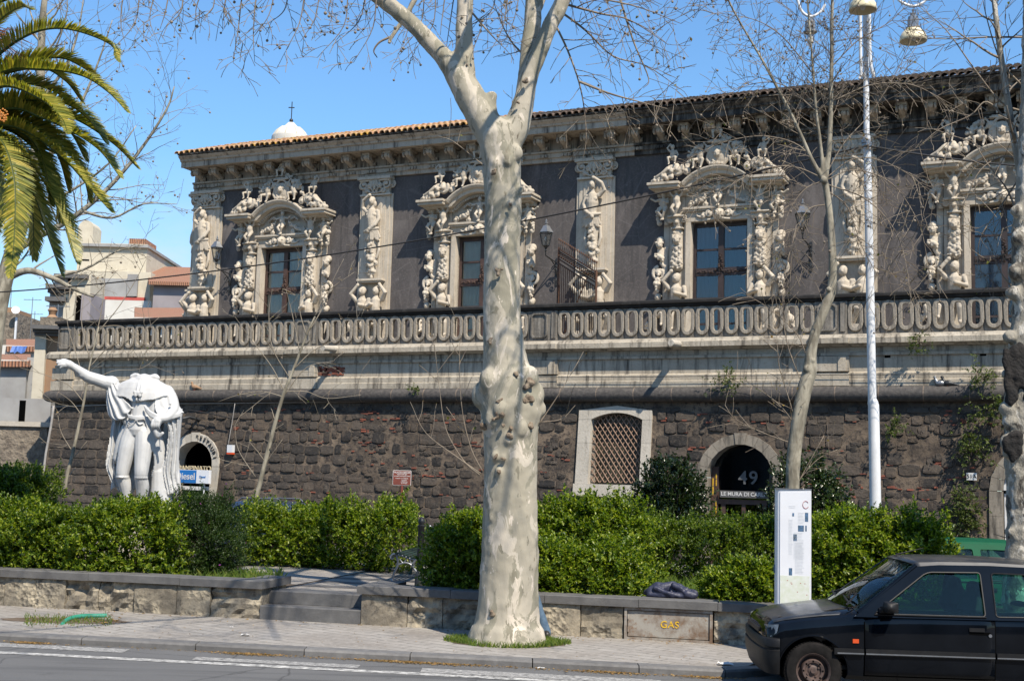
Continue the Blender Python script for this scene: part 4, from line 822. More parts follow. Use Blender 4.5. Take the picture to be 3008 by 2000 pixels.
mb = text_mb('LE MURA DI CARLO', .145, .008, 'LEFT'); mb.xf(Matrix.Translation((c-.59, .094, 1.89))); BB(mb, 'board_lettering', 'letter_white', None, p)
mb = text_mb('49', .50, .01, space=1.15); mb.xf(Matrix.Translation((c+.13, .18, 2.32))); BB(mb, 'house_number', 'letter_grey', None, p)
mb = MB().box(c-r+.05, c-r+.08, .185, .198, 1.85, 2.3).box(c-r+.14, c-r+.165, .185, .198, 2.1, 2.42).box(c-r+.14, c-r+.165, .185, .198, 1.3, 1.7); BB(mb, 'orange_strip', 'letter_yellow', None, p)
c, r, s, w = ARCH[2]; p = doors[2]
mb = plate([[(c-r+.01, s+.02)]+[(c-(r-.01)*math.cos(math.pi*i/20), s+.02+(r-.02)*math.sin(math.pi*i/20)) for i in range(21)]+[(c+r-.01, s+.02)]], .06, loc=(0, .1, 0)); BB(mb, 'shop_sign', 'white_paint', None, p)
mb = text_mb('F', .26, .02); mb.xf(Matrix.Translation((c-.56, .05, s+.17))); BB(mb, 'sign_lettering', 'letter_red', None, p)
mb = MB().box(c-r+.01, c-.2, .2, .26, -.1, 1.9); BB(mb, 'green_door', 'green_iron', None, p); mb = MB().box(c-r+.02, c-r+.14, .15, .198, -.1, 2.1); BB(mb, 'door_jamb', 'white_paint', None, p)
# ---- grille window
a, b, z0, z1, z2 = GW
mb = MB()
def slab(x0, x1, q0, q1, o=.08): mb.add([(x, y, z) for z in (q0, q1) for x, y in ((x0, bat(z)-o), (x1, bat(z)-o), (x1, .3), (x0, .3))], [(3, 2, 1, 0), (4, 5, 6, 7), (0, 1, 5, 4), (1, 2, 6, 5), (2, 3, 7, 6), (3, 0, 4, 7)])
slab(a-.42, b+.3, z0-.34, z0-.003, .10)
for x0, x1 in ((a-.38, a), (b, b+.27)): slab(x0, x1, z0, 3.2); slab(x0, x1, 3.206, z1)
top = [(a-.38, z1+.004), (a, z1+.004)]+[(a+(b-a)*i/12, z1+.004+(z2-z1)*4*(i/12)*(1-i/12)) for i in range(1, 12)]+[(b, z1+.004), (b+.27, z1+.004), (b+.27, z2+.07), ((a+b)/2, z2+.2), (a-.38, z2+.07)]
n = len(top); mb.add([(x, bat(z)-.085, z) for x, z in top]+[(x, .3, z) for x, z in top], [tuple(range(n)), tuple(range(2*n-1, n-1, -1))]+[(i, (i+1) % n, n+(i+1) % n, n+i) for i in range(n)])
p = BB(mb, 'grille_window', 'arch_stone')
mb = MB(); L = 2.2; k = -12
from itertools import product
for sgn in (1, -1):
    for i in range(-14, 16):
        pts = []                                   # diagonal bars clipped to the opening
        for t in np.linspace(-1.6, 1.6, 65):
            x = (a+b)/2+i*.155+sgn*t*.72; zz = (z0+z1)/2+t
            zt = z1+(z2-z1)*4*((x-a)/(b-a))*(1-(x-a)/(b-a)) if a < x < b else -9
            if a < x < b and z0 < zz < zt: pts.append((x, bat(zz)+.10+.012*sgn, zz))
        if len(pts) > 2: mb.tube([pts[0], pts[-1]], .016, 5)
BB(mb, 'lattice', 'tan_iron', None, p)
mb = MB().box(a-.05, b+.05, .26, .3, z0-.05, z2+.05); BB(mb, 'shutter', 'olive_glass', None, p)
# ------------------------------------------------------------------ leaves and bushes
def unit(v): return v/np.maximum(np.linalg.norm(v, axis=-1, keepdims=True), 1e-9)
def leaf_mesh(name, P, D, U, L, W):          # arrays: base, direction, up, length, width -> folded leaves
    n = len(P); s = unit(np.cross(D, U)); up = np.cross(s, D); L = L[:, None]; W = W[:, None]
    tip = P+D*L-up*L*.12; m = P+D*L*.48
    V = np.stack([P, m+s*W+up*W*.35, tip, m-s*W+up*W*.35], 1).reshape(-1, 3); o = np.arange(n)[:, None]*4
    return np_mesh(name, V, np.concatenate([o+[0, 1, 2], o+[0, 2, 3]], 0))
def sprigs(P, D, per, ln, lw, sl, rng):       # leaves along little shoots
    n = len(P); t = rng.uniform(.05, 1, (n, per)); a = rng.uniform(0, 6.283, (n, per)); ax = unit(np.cross(D, rng.normal(size=(n, 3)))); bx = np.cross(D, ax)
    base = P[:, None]+D[:, None]*(t*sl)[..., None]; rad = ax[:, None]*np.cos(a)[..., None]+bx[:, None]*np.sin(a)[..., None]; op = (.95-.55*t)[..., None]
    d = unit(rad*op+D[:, None]*(1.05-op*.5)+rng.normal(size=(n, per, 3))*.18); d[..., 2] += .05; d = unit(d)
    u = unit(D[:, None]*.8+np.array([0, 0, .7])+rng.normal(size=d.shape)*.35); q = rng.uniform(.65, 1.15, (n, per))*(1-.35*t)
    f = lambda x: x.reshape(-1, 3); return f(base), f(d), f(u), (q*ln).ravel(), (q*lw).ravel()
NSC = 1.9
def bush(name, label, cat, ells, n, mat, ln=.072, lw=.021, per=10, sl=.15, group=None, stem='twig_bark', upb=.55, flowers=0, seed=1, lump=.2, inner=.42):
    n = int(n*NSC); rng = np.random.default_rng(seed); C = np.array([e[0] for e in ells], float); Rr = np.array([e[1] for e in ells], float)
    base = Vector((C[:, 0].mean(), C[:, 1].mean(), ZT)); t = thing(name, label, cat, base, 0, group); wgt = (Rr[:, 0]*Rr[:, 2]+Rr[:, 1]*Rr[:, 0]); k = rng.choice(len(ells), n*2, p=wgt/wgt.sum())
    d = unit(rng.normal(size=(n*2, 3))); d = np.sign(d)*np.abs(d)**.8; d[:, 2] = np.where(d[:, 2] < -.8, -d[:, 2], d[:, 2]); d[:, 1] = np.where((d[:, 1] > .45) & (rng.random(n*2) < .6), -d[:, 1], d[:, 1])
    dep = np.where(rng.random(n*2) < inner, rng.uniform(.45, .85, n*2), np.where(rng.random(n*2) < .12, rng.uniform(1.0, 1.16, n*2), rng.uniform(.86, 1.04, n*2))); ph = C[k]*3
    q = np.sin(d[:, 0]*7+ph[:, 0])*np.sin(d[:, 2]*8+ph[:, 1])*np.sin(d[:, 1]*6+ph[:, 0])
    P = C[k]+d*Rr[k]*(dep*(1+lump*q*1.6))[:, None]
    keep = np.ones(len(P), bool)
    for c, r in zip(C, Rr): keep &= (((P-c)/r)**2).sum(1) > .30
    keep &= P[:, 2] > ZT+.04; P, d = P[keep][:n], d[keep][:n]
    D = unit(d*.55+np.array([0, -.05, upb])+rng.normal(size=d.shape)*.38)
    me = leaf_mesh('foliage', *sprigs(P-np.array(base), D, per, ln, lw, sl, rng)); link('foliage', me, mat, t)
    mb = MB(); bb = np.array(base)
    for c, r in zip(C, Rr):
        for j in range(4):
            x = np.array([c[0]+rng.uniform(-.5, .5)*r[0], c[1]+rng.uniform(-.5, .5)*r[1], ZT]); e = np.array([c[0]+rng.uniform(-.8, .8)*r[0], c[1]+rng.uniform(-.8, .8)*r[1], c[2]+rng.uniform(0, .75)*r[2]]); m = (x+e)/2+rng.normal(size=3)*.06
            mb.tube([x-bb, m-bb, e-bb], [.016, .011, .005], 5)
    mb.build('stems', stem, t)
    if flowers:
        i = rng.choice(len(P), flowers); fl = P[i]+D[i]*(sl*1.05); V = []
        m = leaf_mesh('blossom', *sprigs(fl-bb, unit(D[i]), 6, .03, .012, .02, rng)); link('blossom', m, 'mauve_petal', t)
    return t
def along(px0, px1, Y0, back, n, rx, ry, rz, z, seed):   # row of ellipsoids from pixel column to pixel column on the terrace
    rd = random.Random(seed); E = []
    for i in range(n):
        u = (i+.5)/n; X = (px0+(px1-px0)*u-CX)/FPX*Y0; E.append(((X, WALL(X)+back+rd.uniform(-.1, .1), z-.17+rd.uniform(-.09, .06)), (rx*rd.uniform(.85, 1.25), ry*rd.uniform(.85, 1.15), rz*rd.uniform(.86, 1.16))))
    return E
HG = 'clipped leafy hedges on the terrace'
bush('hedge', 'light green leafy hedge in front of the headless statue, left of the dark round bush', 'hedge', along(-330, 500, 19.6, .98, 8, .56, .58, .60, 1.02, 2), 5200, 'hedge_leaf', group=HG, seed=2)
bush('hedge', 'light green leafy hedge along the far side of the patio, left of the bench', 'hedge', along(745, 1215, 22.9, 5.3, 6, .45, .55, .64, .98, 3), 3200, 'hedge_leaf', group=HG, seed=3)
bush('hedge', 'light green hedge close behind the low wall between the bench and the big tree', 'hedge', along(1335, 1500, 18.4, .95, 3, .45, .5, .64, 1.06, 4), 2100, 'hedge_leaf', group=HG, seed=4)
bush('hedge', 'wide light green hedge right of the big tree, sprawling down to the folded jacket', 'hedge', along(1480, 1850, 18.0, .88, 4, .50, .5, .50, .88, 5)+along(1580, 1830, 20.0, 2.1, 3, .55, .5, .72, 1.15, 6), 4300, 'hedge_leaf', group=HG, seed=5)
bush('hedge', 'deep green hedge in front of the arched door, left of the white column', 'hedge', along(1830, 2330, 22.6, 5.1, 5, .60, .6, .62, 1.10, 7), 3000, 'deep_leaf', ln=.056, group=HG, seed=6)
bush('hedge', 'light green hedge behind the black car, right of the white column', 'hedge', along(2390, 2690, 17.6, 1.05, 4, .44, .55, .74, 1.1, 8), 3200, 'hedge_leaf', group=HG, seed=7)
bush('shrub', 'low light green shrub beside the white column, right of the folded jacket', 'shrub', along(2110, 2290, 17.2, .66, 3, .27, .24, .36, .80, 9), 1100, 'hedge_leaf', seed=8)
bush('shrub', 'dark round bush with small mauve flowers left of the patio', 'shrub', along(560, 690, 20.4, 1.75, 2, .52, .6, .64, 1.06, 10)+along(590, 650, 20.4, 1.75, 1, .55, .6, .68, 1.14, 11), 4200, 'myrtle_leaf', ln=.035, lw=.009, per=14, sl=.12, flowers=44, seed=9)
bush('shrub', 'tall rounded green shrub at the far left behind the hedge', 'shrub', along(-130, 150, 22.2, 3.2, 3, .55, .6, .78, 1.40, 12), 2600, 'deep_leaf', ln=.07, seed=10)
bush('shrub', 'glossy dark-leaved shrub below the grille window', 'shrub', [((3.15, 25.2, 1.98), (.46, .4, .5)), ((3.5, 25.4, 1.6), (.4, .4, .5)), ((2.85, 25.3, 1.55), (.36, .4, .45)), ((3.2, 25.2, 1.15), (.6, .5, .6))], 800, 'dark_leaf', ln=.10, lw=.03, per=8, sl=.2, seed=11, lump=.3, inner=.25)
bush('shrub', 'glossy dark-leaved shrub right of the arched door, behind the white column', 'shrub', [((5.85, 25.2, 2.0), (.52, .4, .55)), ((6.2, 25.4, 1.6), (.48, .4, .5)), ((5.5, 25.3, 1.45), (.4, .4, .5)), ((5.9, 25.2, 1.1), (.65, .5, .65))], 900, 'dark_leaf', ln=.10, lw=.03, per=8, sl=.2, seed=12, lump=.3, inner=.25)
def low_weeds():
    X = random.uniform(-5.0, -3.5); return X, WALL(X)+random.uniform(.4, 2.4), random.uniform(.4, 1.3)
grass_patch('low_weeds', 'low weeds and grass at the foot of the dark round bush', 3000, low_weeds, .16, ZT)
def lawn():
    X = random.uniform(1.3, 4.6); return X, WALL(X)+random.uniform(.4, 4.4), random.uniform(.5, 1.3)
grass_patch('lawn_grass', 'rough grass behind the low wall around the folded jacket', 12000, lawn, .17, ZT)

# ------------------------------------------------------------------ bare trees
class Tree:
    def __init__(s, base, seed): s.b = Vector(base); s.rd = random.Random(seed); s.T = []; s.balls = []; s.buds = []
    def limb(s, pts, rad): s.T.append(([Vector(p) for p in pts], list(rad)))
    def grow(s, p, d, L, r, lvl, mx, drop=0., dens=(2.2, 3.5, 4.5), ratio=.5, wig=.22, ballp=.25):
        rd = s.rd; n = max(4, int(L/.13)); p = Vector(p); d = Vector(d).normalized(); pts = [p.copy()]; ds = [d.copy()]
        for i in range(n):
            d = (d+Vector((rd.gauss(0, wig), rd.gauss(0, wig), rd.gauss(0, wig)-drop*(.3+i/n)))*.42).normalized(); p = p+d*(L/n); pts.append(p.copy()); ds.append(d.copy())
        rr = [max(.0042, r*(1-.75*i/n)) for i in range(n+1)]; s.T.append((pts, rr))
        if lvl < mx:
            for k in range(max(1, int(L*dens[min(lvl, len(dens)-1)]+rd.random()))):
                t = rd.uniform(.18, 1); i = min(n, int(t*n)); ax = ds[i].orthogonal().normalized(); ax.rotate(Matrix.Rotation(rd.uniform(0, 6.283), 3, ds[i])); nd = ds[i].copy(); nd.rotate(Matrix.Rotation(rd.uniform(.5, 1.05), 3, ax))
                s.grow(pts[i], nd, L*ratio*rd.uniform(.55, 1.15)*(1.1-.4*t), rr[i]*.62, lvl+1, mx, drop, dens, ratio, wig, ballp)
        else:
            if rd.random() < ballp: q = pts[-1]; e = q+Vector((rd.gauss(0, .02), rd.gauss(0, .02), -rd.uniform(.03, .12))); s.T.append(([q, (q+e)/2, e], [.0025]*3)); s.balls.append(e)
            for i in range(1, n+1):
                if rd.random() < .55: s.buds.append((pts[i], ds[i]))
    def finish(s, name, label, cat, trunk_me, bark, twig, group=None, ballr=.021, budmat='bud_leaf', buds=.02):
        t = thing(name, label, cat, s.b, 0, group)
        if trunk_me is not None: link('trunk', trunk_me, bark, t, 180)
        big, small = MB(), MB()
        for pts, rr in s.T:
            m = max(rr); (big if m > .028 else small).tube([p-s.b for p in pts], rr, 9 if m > .06 else 6 if m > .02 else 4 if m > .008 else 3, cap=m > .008)
        if big.v: big.build('branches', bark, t, 180, normals=False)
        if small.v: small.build('twigs', twig, t, 180, normals=False)
        if s.balls:
            mb = MB()
            for q in s.balls: mb.ball(q-s.b, ballr*s.rd.uniform(.75, 1.1), n=7, m=5)
            o = mb.build('seed_balls', 'twig_bark', t, 180, normals=False); o['kind'] = 'stuff'
        if s.buds:
            n = len(s.buds); P = np.array([tuple(p-s.b) for p, d in s.buds]); D = np.array([tuple(d) for p, d in s.buds]); rng = np.random.default_rng(5); D = unit(D+rng.normal(size=D.shape)*.7)
            big_ = rng.random(n) < buds; L = np.where(big_, .05, .016)*rng.uniform(.7, 1.3, n); o = link('buds', leaf_mesh('buds', P, D, unit(rng.normal(size=D.shape)), L, L*.38), budmat, t); o['kind'] = 'stuff'
        return t
def V3(px, py, Y): return Vector(aty(px, py, Y))
def guided(t, pxs, Y, r0, r1, n=5):
    P = spline([tuple(V3(*(q if len(q) == 3 else (q[0], q[1], Y)))) for q in pxs], n); m = len(P); R = [r0+(r1-r0)*i/(m-1) for i in range(m)]; P = [Vector(p) for p in P]
    t.limb(P, R); return P, R
def spawn(t, P, R, per_m, L, lvl, mx, up=0., drop=0., side=1., t0=.1, rs=.5, **kw):
    for i in range(1, len(P)):
        if i/len(P) < t0: continue
        k = (P[i]-P[i-1]).length*per_m
        for j in range(int(k+t.rd.random())):
            d = (P[i]-P[i-1]).normalized(); ax = d.orthogonal().normalized(); ax.rotate(Matrix.Rotation(t.rd.uniform(0, 6.283), 3, d)); nd = (d*.6+ax*side+Vector((0, 0, up))).normalized(); t.grow(P[i], nd, L*t.rd.uniform(.6, 1.2), min(R[i]*rs, .03), lvl, mx, drop, **kw)

# ---- the big plane tree
YT = 16.29; SC = YT/FPX*1.0
big = Tree(V3(1490, 1885, YT), 21)
tm = MB()
def chain(pts, n=4, Y=YT):                     # pixel centre, half width -> overlapping capsules
    Q = spline([(p[0], p[1], p[2], p[3] if len(p) > 3 else Y) for p in pts], n); Pp = [V3(q[0], q[1], q[3])-big.b for q in Q]; R = [q[2]*q[3]/FPX for q in Q]; caps(tm, Pp, R, 18)
chain([(1488, 1905, 122), (1488, 1880, 108), (1490, 1840, 97), (1493, 1780, 90), (1497, 1650, 84), (1499, 1500, 80), (1500, 1380, 78), (1500, 1280, 80), (1500, 1200, 90), (1495, 1130, 82), (1484, 1060, 66), (1477, 980, 59), (1474, 880, 56), (1475, 740, 54), (1478, 600, 55), (1476, 520, 57), (1470, 450, 60), (1463, 400, 62)])
chain([(1463, 420, 55), (1430, 370, 48), (1395, 310, 46), (1362, 250, 43), (1335, 210, 36), (1300, 165, 28), (1235, 95, 25), (1170, 35, 24), (1090, -25, 23), (960, -130, 20), (800, -260, 16)])
chain([(1362, 250, 40), (1363, 200, 33), (1364, 130, 27), (1364, 40, 26), (1372, -60, 25), (1390, -260, 20)])
chain([(1475, 430, 52), (1512, 385, 42), (1530, 330, 36), (1542, 280, 31), (1552, 230, 29), (1580, 160, 26), (1612, 85, 24), (1652, 5, 24), (1700, -80, 22), (1800, -240, 17)], Y=YT)
chain([(1540, 300, 26, YT+.1), (1545, 220, 25, YT+.22), (1556, 120, 25, YT+.3), (1566, 50, 26, YT+.35), (1562, -40, 22, YT+.4), (1540, -220, 18, YT+.6)])
chain([(1566, 45, 17, YT+.35), (1585, 10, 15, YT+.4), (1620, -80, 13, YT+.5)]); chain([(1455, 375, 22), (1447, 325, 15), (1444, 292, 15), (1444, 284, 17)])
def burl(px, py, hw, fr=.6, Y=YT):             # swelling on the camera side or edge of the trunk
    p = V3(px+(1498-px)*.08, py, Y-fr*.31)-big.b; tm.ball(p, hw*.72*YT/FPX, (1, 1, 1.3), n=10, m=8)
for a in ((1410, 1160, 46, .1), (1432, 1120, 44, .6), (1560, 1110, 40, .5), (1575, 1160, 44, .2), (1560, 1210, 40, .5), (1590, 1200, 30, .0), (1530, 1260, 34, .9), (1470, 1200, 34, 1.0), (1440, 1230, 30, .8), (1548, 1265, 30, .7), (1496, 1290, 26, 1.02), (1420, 1245, 26, .3), (1450, 1340, 17, .92), (1476, 1345, 15, 1.0), (1463, 1385, 15, .98), (1438, 1520, 14, .8), (1540, 1470, 12, .9), (1446, 1790, 20, .95), (1440, 1000, 12, .6), (1455, 480, 28, .6), (1520, 450, 26, .5), (1490, 470, 25, .75), (1445, 505, 18, .6), (1530, 560, 15, .4), (1462, 790, 16, .7), (1558, 238, 24, .2), (1530, 300, 12, .35), (1500, 600, 10, .8), (1580, 1885, 44, .4), (1400, 1885, 40, .4), (1450, 1895, 40, 1.0), (1530, 1895, 38, 1.0)): burl(*a)
trunk_me = carve(tm, .024, 5, .5, (.2, .03))
for pxs, Y, r0, r1 in (([(1230, -20), (1190, 50), (1150, 110), (1143, 128)], 16.9, .04, .022), ([(1150, 108), (1115, 125), (1098, 150), (1108, 170)], 16.9, .02, .008)): guided(big, pxs, Y, r0, r1)
rdm = random.Random(5)
for x in (355, 395, 440, 485, 530, 575, 620, 660, 700, 745, 790, 835, 880, 925, 965, 1010, 1055, 1095, 1200, 1235, 1270, 1300, 1320, 1440, 1475, 1510):
    Y = rdm.uniform(15.2, 19); L = rdm.uniform(60, 190) if x > 620 else rdm.uniform(60, 165); x2 = x+rdm.uniform(-80, 40)
    P, Rr = guided(big, [(x+rdm.uniform(20, 120), -150), (x+20, -40), (x, L*.45), (x2, L)], Y, .016, .0035); spawn(big, P, Rr, 7.5, .46, 1, 2, drop=.35, t0=.3, dens=(3, 4, 4), ratio=.5, ballp=.3)
for pxs in ([(1640, 30), (1720, 90), (1800, 165), (1900, 195), (2010, 270)], [(1630, 70), (1668, 150), (1700, 240), (1716, 320), (1722, 410), (1712, 470)], [(1650, 10), (1760, 40), (1850, 60), (1960, 130)], [(1600, -30), (1720, -10), (1870, 20), (2000, 70)], [(1380, 30), (1440, 100), (1490, 150)], [(1545, 170), (1500, 120), (1470, 60), (1440, -20)], [(1700, 240), (1790, 275), (1880, 300), (1960, 320)], [(1810, -40), (1860, 120), (1905, 230), (1890, 260)]):
    P, Rr = guided(big, pxs, 16.4+rdm.uniform(-.2, .8), .02, .004); spawn(big, P, Rr, 8.0, .7, 1, 2, drop=.15, t0=.1, dens=(3, 4, 4), ratio=.5, ballp=.14)
for pxs in ([(1410, 1395), (1360, 1350), (1310, 1260), (1292, 1150), (1275, 1000)], [(1418, 1385), (1385, 1320), (1360, 1220), (1350, 1100), (1352, 960)], [(1412, 1390), (1340, 1340), (1250, 1270), (1205, 1180)], [(1580, 1250), (1640, 1160), (1700, 1060)], [(1588, 1240), (1650, 1230), (1690, 1190)], [(1440, 500), (1400, 470), (1330, 415), (1282, 400)], [(1445, 495), (1470, 430), (1500, 350), (1505, 250)]):
    P, Rr = guided(big, pxs, 16.2, .012, .003); spawn(big, P, Rr, 3.2, .45, 2, 2, up=.4, t0=.2, ballp=0)
for L in ([(.3, 16.3, 9.6), (1, 15, 9.9), (.5, 12.5, 9.9), (-1, 10, 10.3), (-2.5, 8, 10.5)], [(.0, 16.3, 9.6), (-1.5, 15, 10), (-3.5, 13, 10.2), (-5.5, 11, 10.6), (-7, 9.5, 10.8)], [(.5, 16.3, 9.7), (1.5, 15, 10), (2.5, 12, 10.2), (3.5, 9.5, 10.6)], [(.2, 16.3, 9.8), (.2, 14, 10.2), (.8, 11, 10.8), (1.6, 8, 11.2)], [(-1.2, 16.2, 9.5), (-3, 15, 9.9), (-5.5, 13.5, 10), (-8, 12, 10.4)]):
    P = [Vector(q) for q in spline(L, 8)]; Rr = [.09-.075*i/(len(P)-1) for i in range(len(P))]; big.limb(P, Rr); spawn(big, P, Rr, 2.6, 1.7, 1, 3, up=.25, t0=.2, rs=.4, dens=(1.8, 2.4, 3), ballp=.1)
bt = big.finish('plane_tree', 'massive pale plane tree with mottled bark and burls standing in the pavement', 'tree', trunk_me, 'plane_bark', 'twig_bark')
mb = MB(); rd = random.Random(3)
for px, py, hw, fr in ((1560, 1125, 15, 1.02), (1560, 1170, 15, 1.0), (1462, 1225, 13, 1.2), (1496, 1275, 13, 1.22), (1418, 1250, 15, .55), (1562, 1255, 11, .9), (1462, 1180, 8, 1.2), (1436, 1000, 8, .85), (1462, 796, 10, 1.0), (1446, 505, 9, .95), (1500, 600, 6, 1.0), (1522, 300, 6, .7), (1548, 240, 9, .65), (1452, 1340, 6, 1.12), (1478, 1348, 6, 1.18), (1462, 1386, 6, 1.16), (1440, 1802, 9, 1.15), (1520, 1100, 8, 1.1)):
    c = V3(px+(1498-px)*.08, py, YT-fr*.31)-big.b
    for k in range(7): mb.ball(c+Vector((rd.gauss(0, 1), rd.gauss(0, .5), rd.gauss(0, 1)))*hw*.5*SC, hw*SC*rd.uniform(.4, .75), n=7, m=5)
link('knots', carve(mb, .013, 1), 'scar_bark', bt, 60)

# ---- slender tree behind the white column
YM = 20.6; mid = Tree(V3(2330, 1640, YM), 31); tm = MB()
def chain2(t, tm, pts, Y, n=4): Q = spline(pts, n); caps(tm, [V3(q[0], q[1], Y)-t.b for q in Q], [q[2]*Y/FPX for q in Q], 12)
chain2(mid, tm, [(2330, 1640, 21), (2328, 1430, 20), (2332, 1340, 21), (2345, 1240, 21), (2362, 1150, 22), (2378, 1090, 21), (2382, 1040, 17), (2394, 980, 15), (2425, 900, 15), (2443, 850, 14), (2446, 760, 12), (2438, 640, 10.5), (2428, 560, 10), (2420, 525, 11)], YM)
for q in ((2372, 1085, 14), (2385, 1060, 11), (2378, 1110, 12), (2420, 530, 11), (2434, 850, 8), (2332, 1330, 10)): tm.ball(V3(q[0], q[1], YM-.06)-mid.b, q[2]*YM/FPX, n=9, m=7)
chain2(mid, tm, [(2418, 528, 8), (2385, 470, 6.5), (2345, 380, 5.5), (2300, 290, 5), (2235, 170, 4), (2170, 60, 3.2), (2120, -40, 2.6)], YM); chain2(mid, tm, [(2424, 525, 9), (2436, 430, 8), (2441, 300, 7), (2443, 160, 6), (2445, 0, 5), (2450, -120, 4)], YM); chain2(mid, tm, [(2418, 520, 7), (2412, 440, 5.5), (2398, 330, 4.8), (2388, 200, 4), (2375, 40, 3.5), (2366, -60, 3)], YM)
tme = carve(tm, .013, 4, .5, (.1, .008))
def mids(pxs, r0, pm, L, mx=3, lv=1, **kw): P, Rr = guided(mid, pxs, YM, r0, .005); spawn(mid, P, Rr, pm*5, L*1.2, lv, mx, **kw)
mids([(2385, 470), (2345, 380), (2300, 290), (2235, 170), (2170, 60), (2120, -40)], .02, 3.0, .8, up=.3, dens=(2.2, 3.2, 4), ballp=.22); mids([(2436, 430), (2441, 300), (2443, 160), (2445, 0), (2450, -120)], .02, 3.6, .85, up=.2, dens=(2.2, 3.2, 4), ballp=.25); mids([(2412, 440), (2398, 330), (2388, 200), (2375, 40)], .02, 2.6, .8, up=.2, dens=(2.2, 3.2, 4), ballp=.25)
for pxs in ([(2420, 525), (2330, 490), (2230, 500), (2120, 560), (2040, 600)], [(2420, 530), (2360, 560), (2310, 640), (2290, 760)], [(2425, 525), (2500, 470), (2580, 470), (2680, 520), (2760, 600)], [(2425, 530), (2510, 500), (2620, 540), (2700, 660), (2730, 800)], [(2422, 520), (2480, 420), (2560, 330), (2640, 200), (2700, 60)], [(2430, 560), (2490, 610), (2530, 720), (2590, 830)], [(2430, 600), (2370, 620), (2330, 720), (2320, 860)], [(2425, 540), (2550, 590), (2640, 700), (2680, 880)], [(2420, 520), (2350, 430), (2240, 400), (2120, 420), (2040, 460)], [(2440, 300), (2560, 250), (2680, 250), (2800, 310)], [(2400, 330), (2300, 250), (2200, 250), (2100, 300)], [(2440, 200), (2520, 120), (2620, 60), (2700, -30)], [(2390, 220), (2300, 110), (2220, 60), (2120, 40)]):
    mids(pxs, .013, 3.2, .62, 3, 2, drop=.12, dens=(2.5, 3, 3.4), ballp=.12, t0=.12)
for pxs in ([(2350, 1270), (2300, 1200), (2240, 1150), (2160, 1100)], [(2350, 1290), (2320, 1180), (2290, 1080), (2280, 960)], [(2365, 1150), (2310, 1000), (2300, 850), (2320, 740)], [(2338, 1420), (2400, 1350), (2460, 1320)], [(2338, 1430), (2370, 1370), (2420, 1280)], [(2350, 1310), (2240, 1270), (2160, 1230), (2130, 1190)], [(2380, 1080), (2340, 980), (2250, 900), (2180, 860)]):
    mids(pxs, .01, 2.4, .4, 2, 2, up=.3, ballp=0)
mid.finish('plane_tree', 'slender young plane tree with bent trunk rising behind the white column', 'tree', tme, 'young_bark', 'twig_bark', buds=.05)

# ---- tree at the right edge
YR = 15.4; rt = Tree(V3(2985, 1900, YR), 41); tm = MB()
chain2(rt, tm, [(2998, 1900, 70), (3000, 1760, 54), (3002, 1600, 46), (3004, 1450, 46), (3000, 1300, 50), (3004, 1180, 52), (3010, 1050, 50), (3016, 920, 44), (3014, 820, 42), (3012, 700, 40), (3020, 560, 36), (3026, 400, 32), (3030, 200, 30), (3034, -50, 26)], YR)
for q in ((2962, 1300, 26), (2968, 1240, 24), (2960, 1200, 26), (2975, 860, 22), (2985, 800, 26), (2992, 700, 24), (2985, 620, 20), (2965, 1330, 20), (2970, 1560, 14), (2965, 990, 20), (2958, 1100, 16)): tm.ball(V3(q[0], q[1], YR-.1)-rt.b, q[2]*YR/FPX, n=9, m=7)
tme = carve(tm, .024, 7, .55, (.14, .05))
P, Rr = guided(rt, [(3006, 560), (2985, 440), (2972, 370), (2950, 230), (2930, 90), (2916, -40)], YR+.3, .05, .03); spawn(rt, P, Rr, 5, .8, 1, 3, dens=(2.2, 3, 4), ballp=.1)
for pxs in ([(3010, 330), (2940, 300), (2860, 200), (2780, 90), (2700, 20)], [(2972, 370), (2900, 300), (2850, 340), (2760, 380), (2700, 430)], [(3005, 110), (2900, 110), (2780, 115), (2690, 110)], [(3010, 480), (2950, 460), (2880, 500), (2830, 600)], [(2990, 640), (2960, 560), (2900, 480), (2850, 400)], [(2995, 700), (2960, 740), (2900, 760), (2850, 730)], [(2990, 860), (2940, 800), (2900, 700)], [(3000, 250), (2940, 180), (2900, 60), (2880, -40)], [(3010, 500), (2930, 620), (2880, 700), (2870, 790)]):
    P, Rr = guided(rt, pxs, YR+.4, .015, .004); spawn(rt, P, Rr, 7, .6, 1, 2, drop=.05, dens=(2.5, 3, 4), ballp=.08)
o = rt.finish('plane_tree', 'burnt and knotty plane tree at the right edge with a black hollow', 'tree', tme, 'old_bark', 'twig_bark')
mb = MB(); rd = random.Random(8)
for i in range(70): mb.ball(V3(2966+rd.uniform(-12, 55), rd.uniform(1015, 1180), YR-.17+rd.uniform(-.03, .05))-rt.b, rd.uniform(.03, .06), (1, .8, 1.7), n=7, m=5)
for i in range(26): mb.ball(V3(2968+rd.uniform(-14, 26), rd.uniform(1270, 1350), YR-.19)-rt.b, rd.uniform(.03, .06), n=7, m=5)
link('burnt_hollow', carve(mb, .02, 1), 'charred_wood', o, 60)

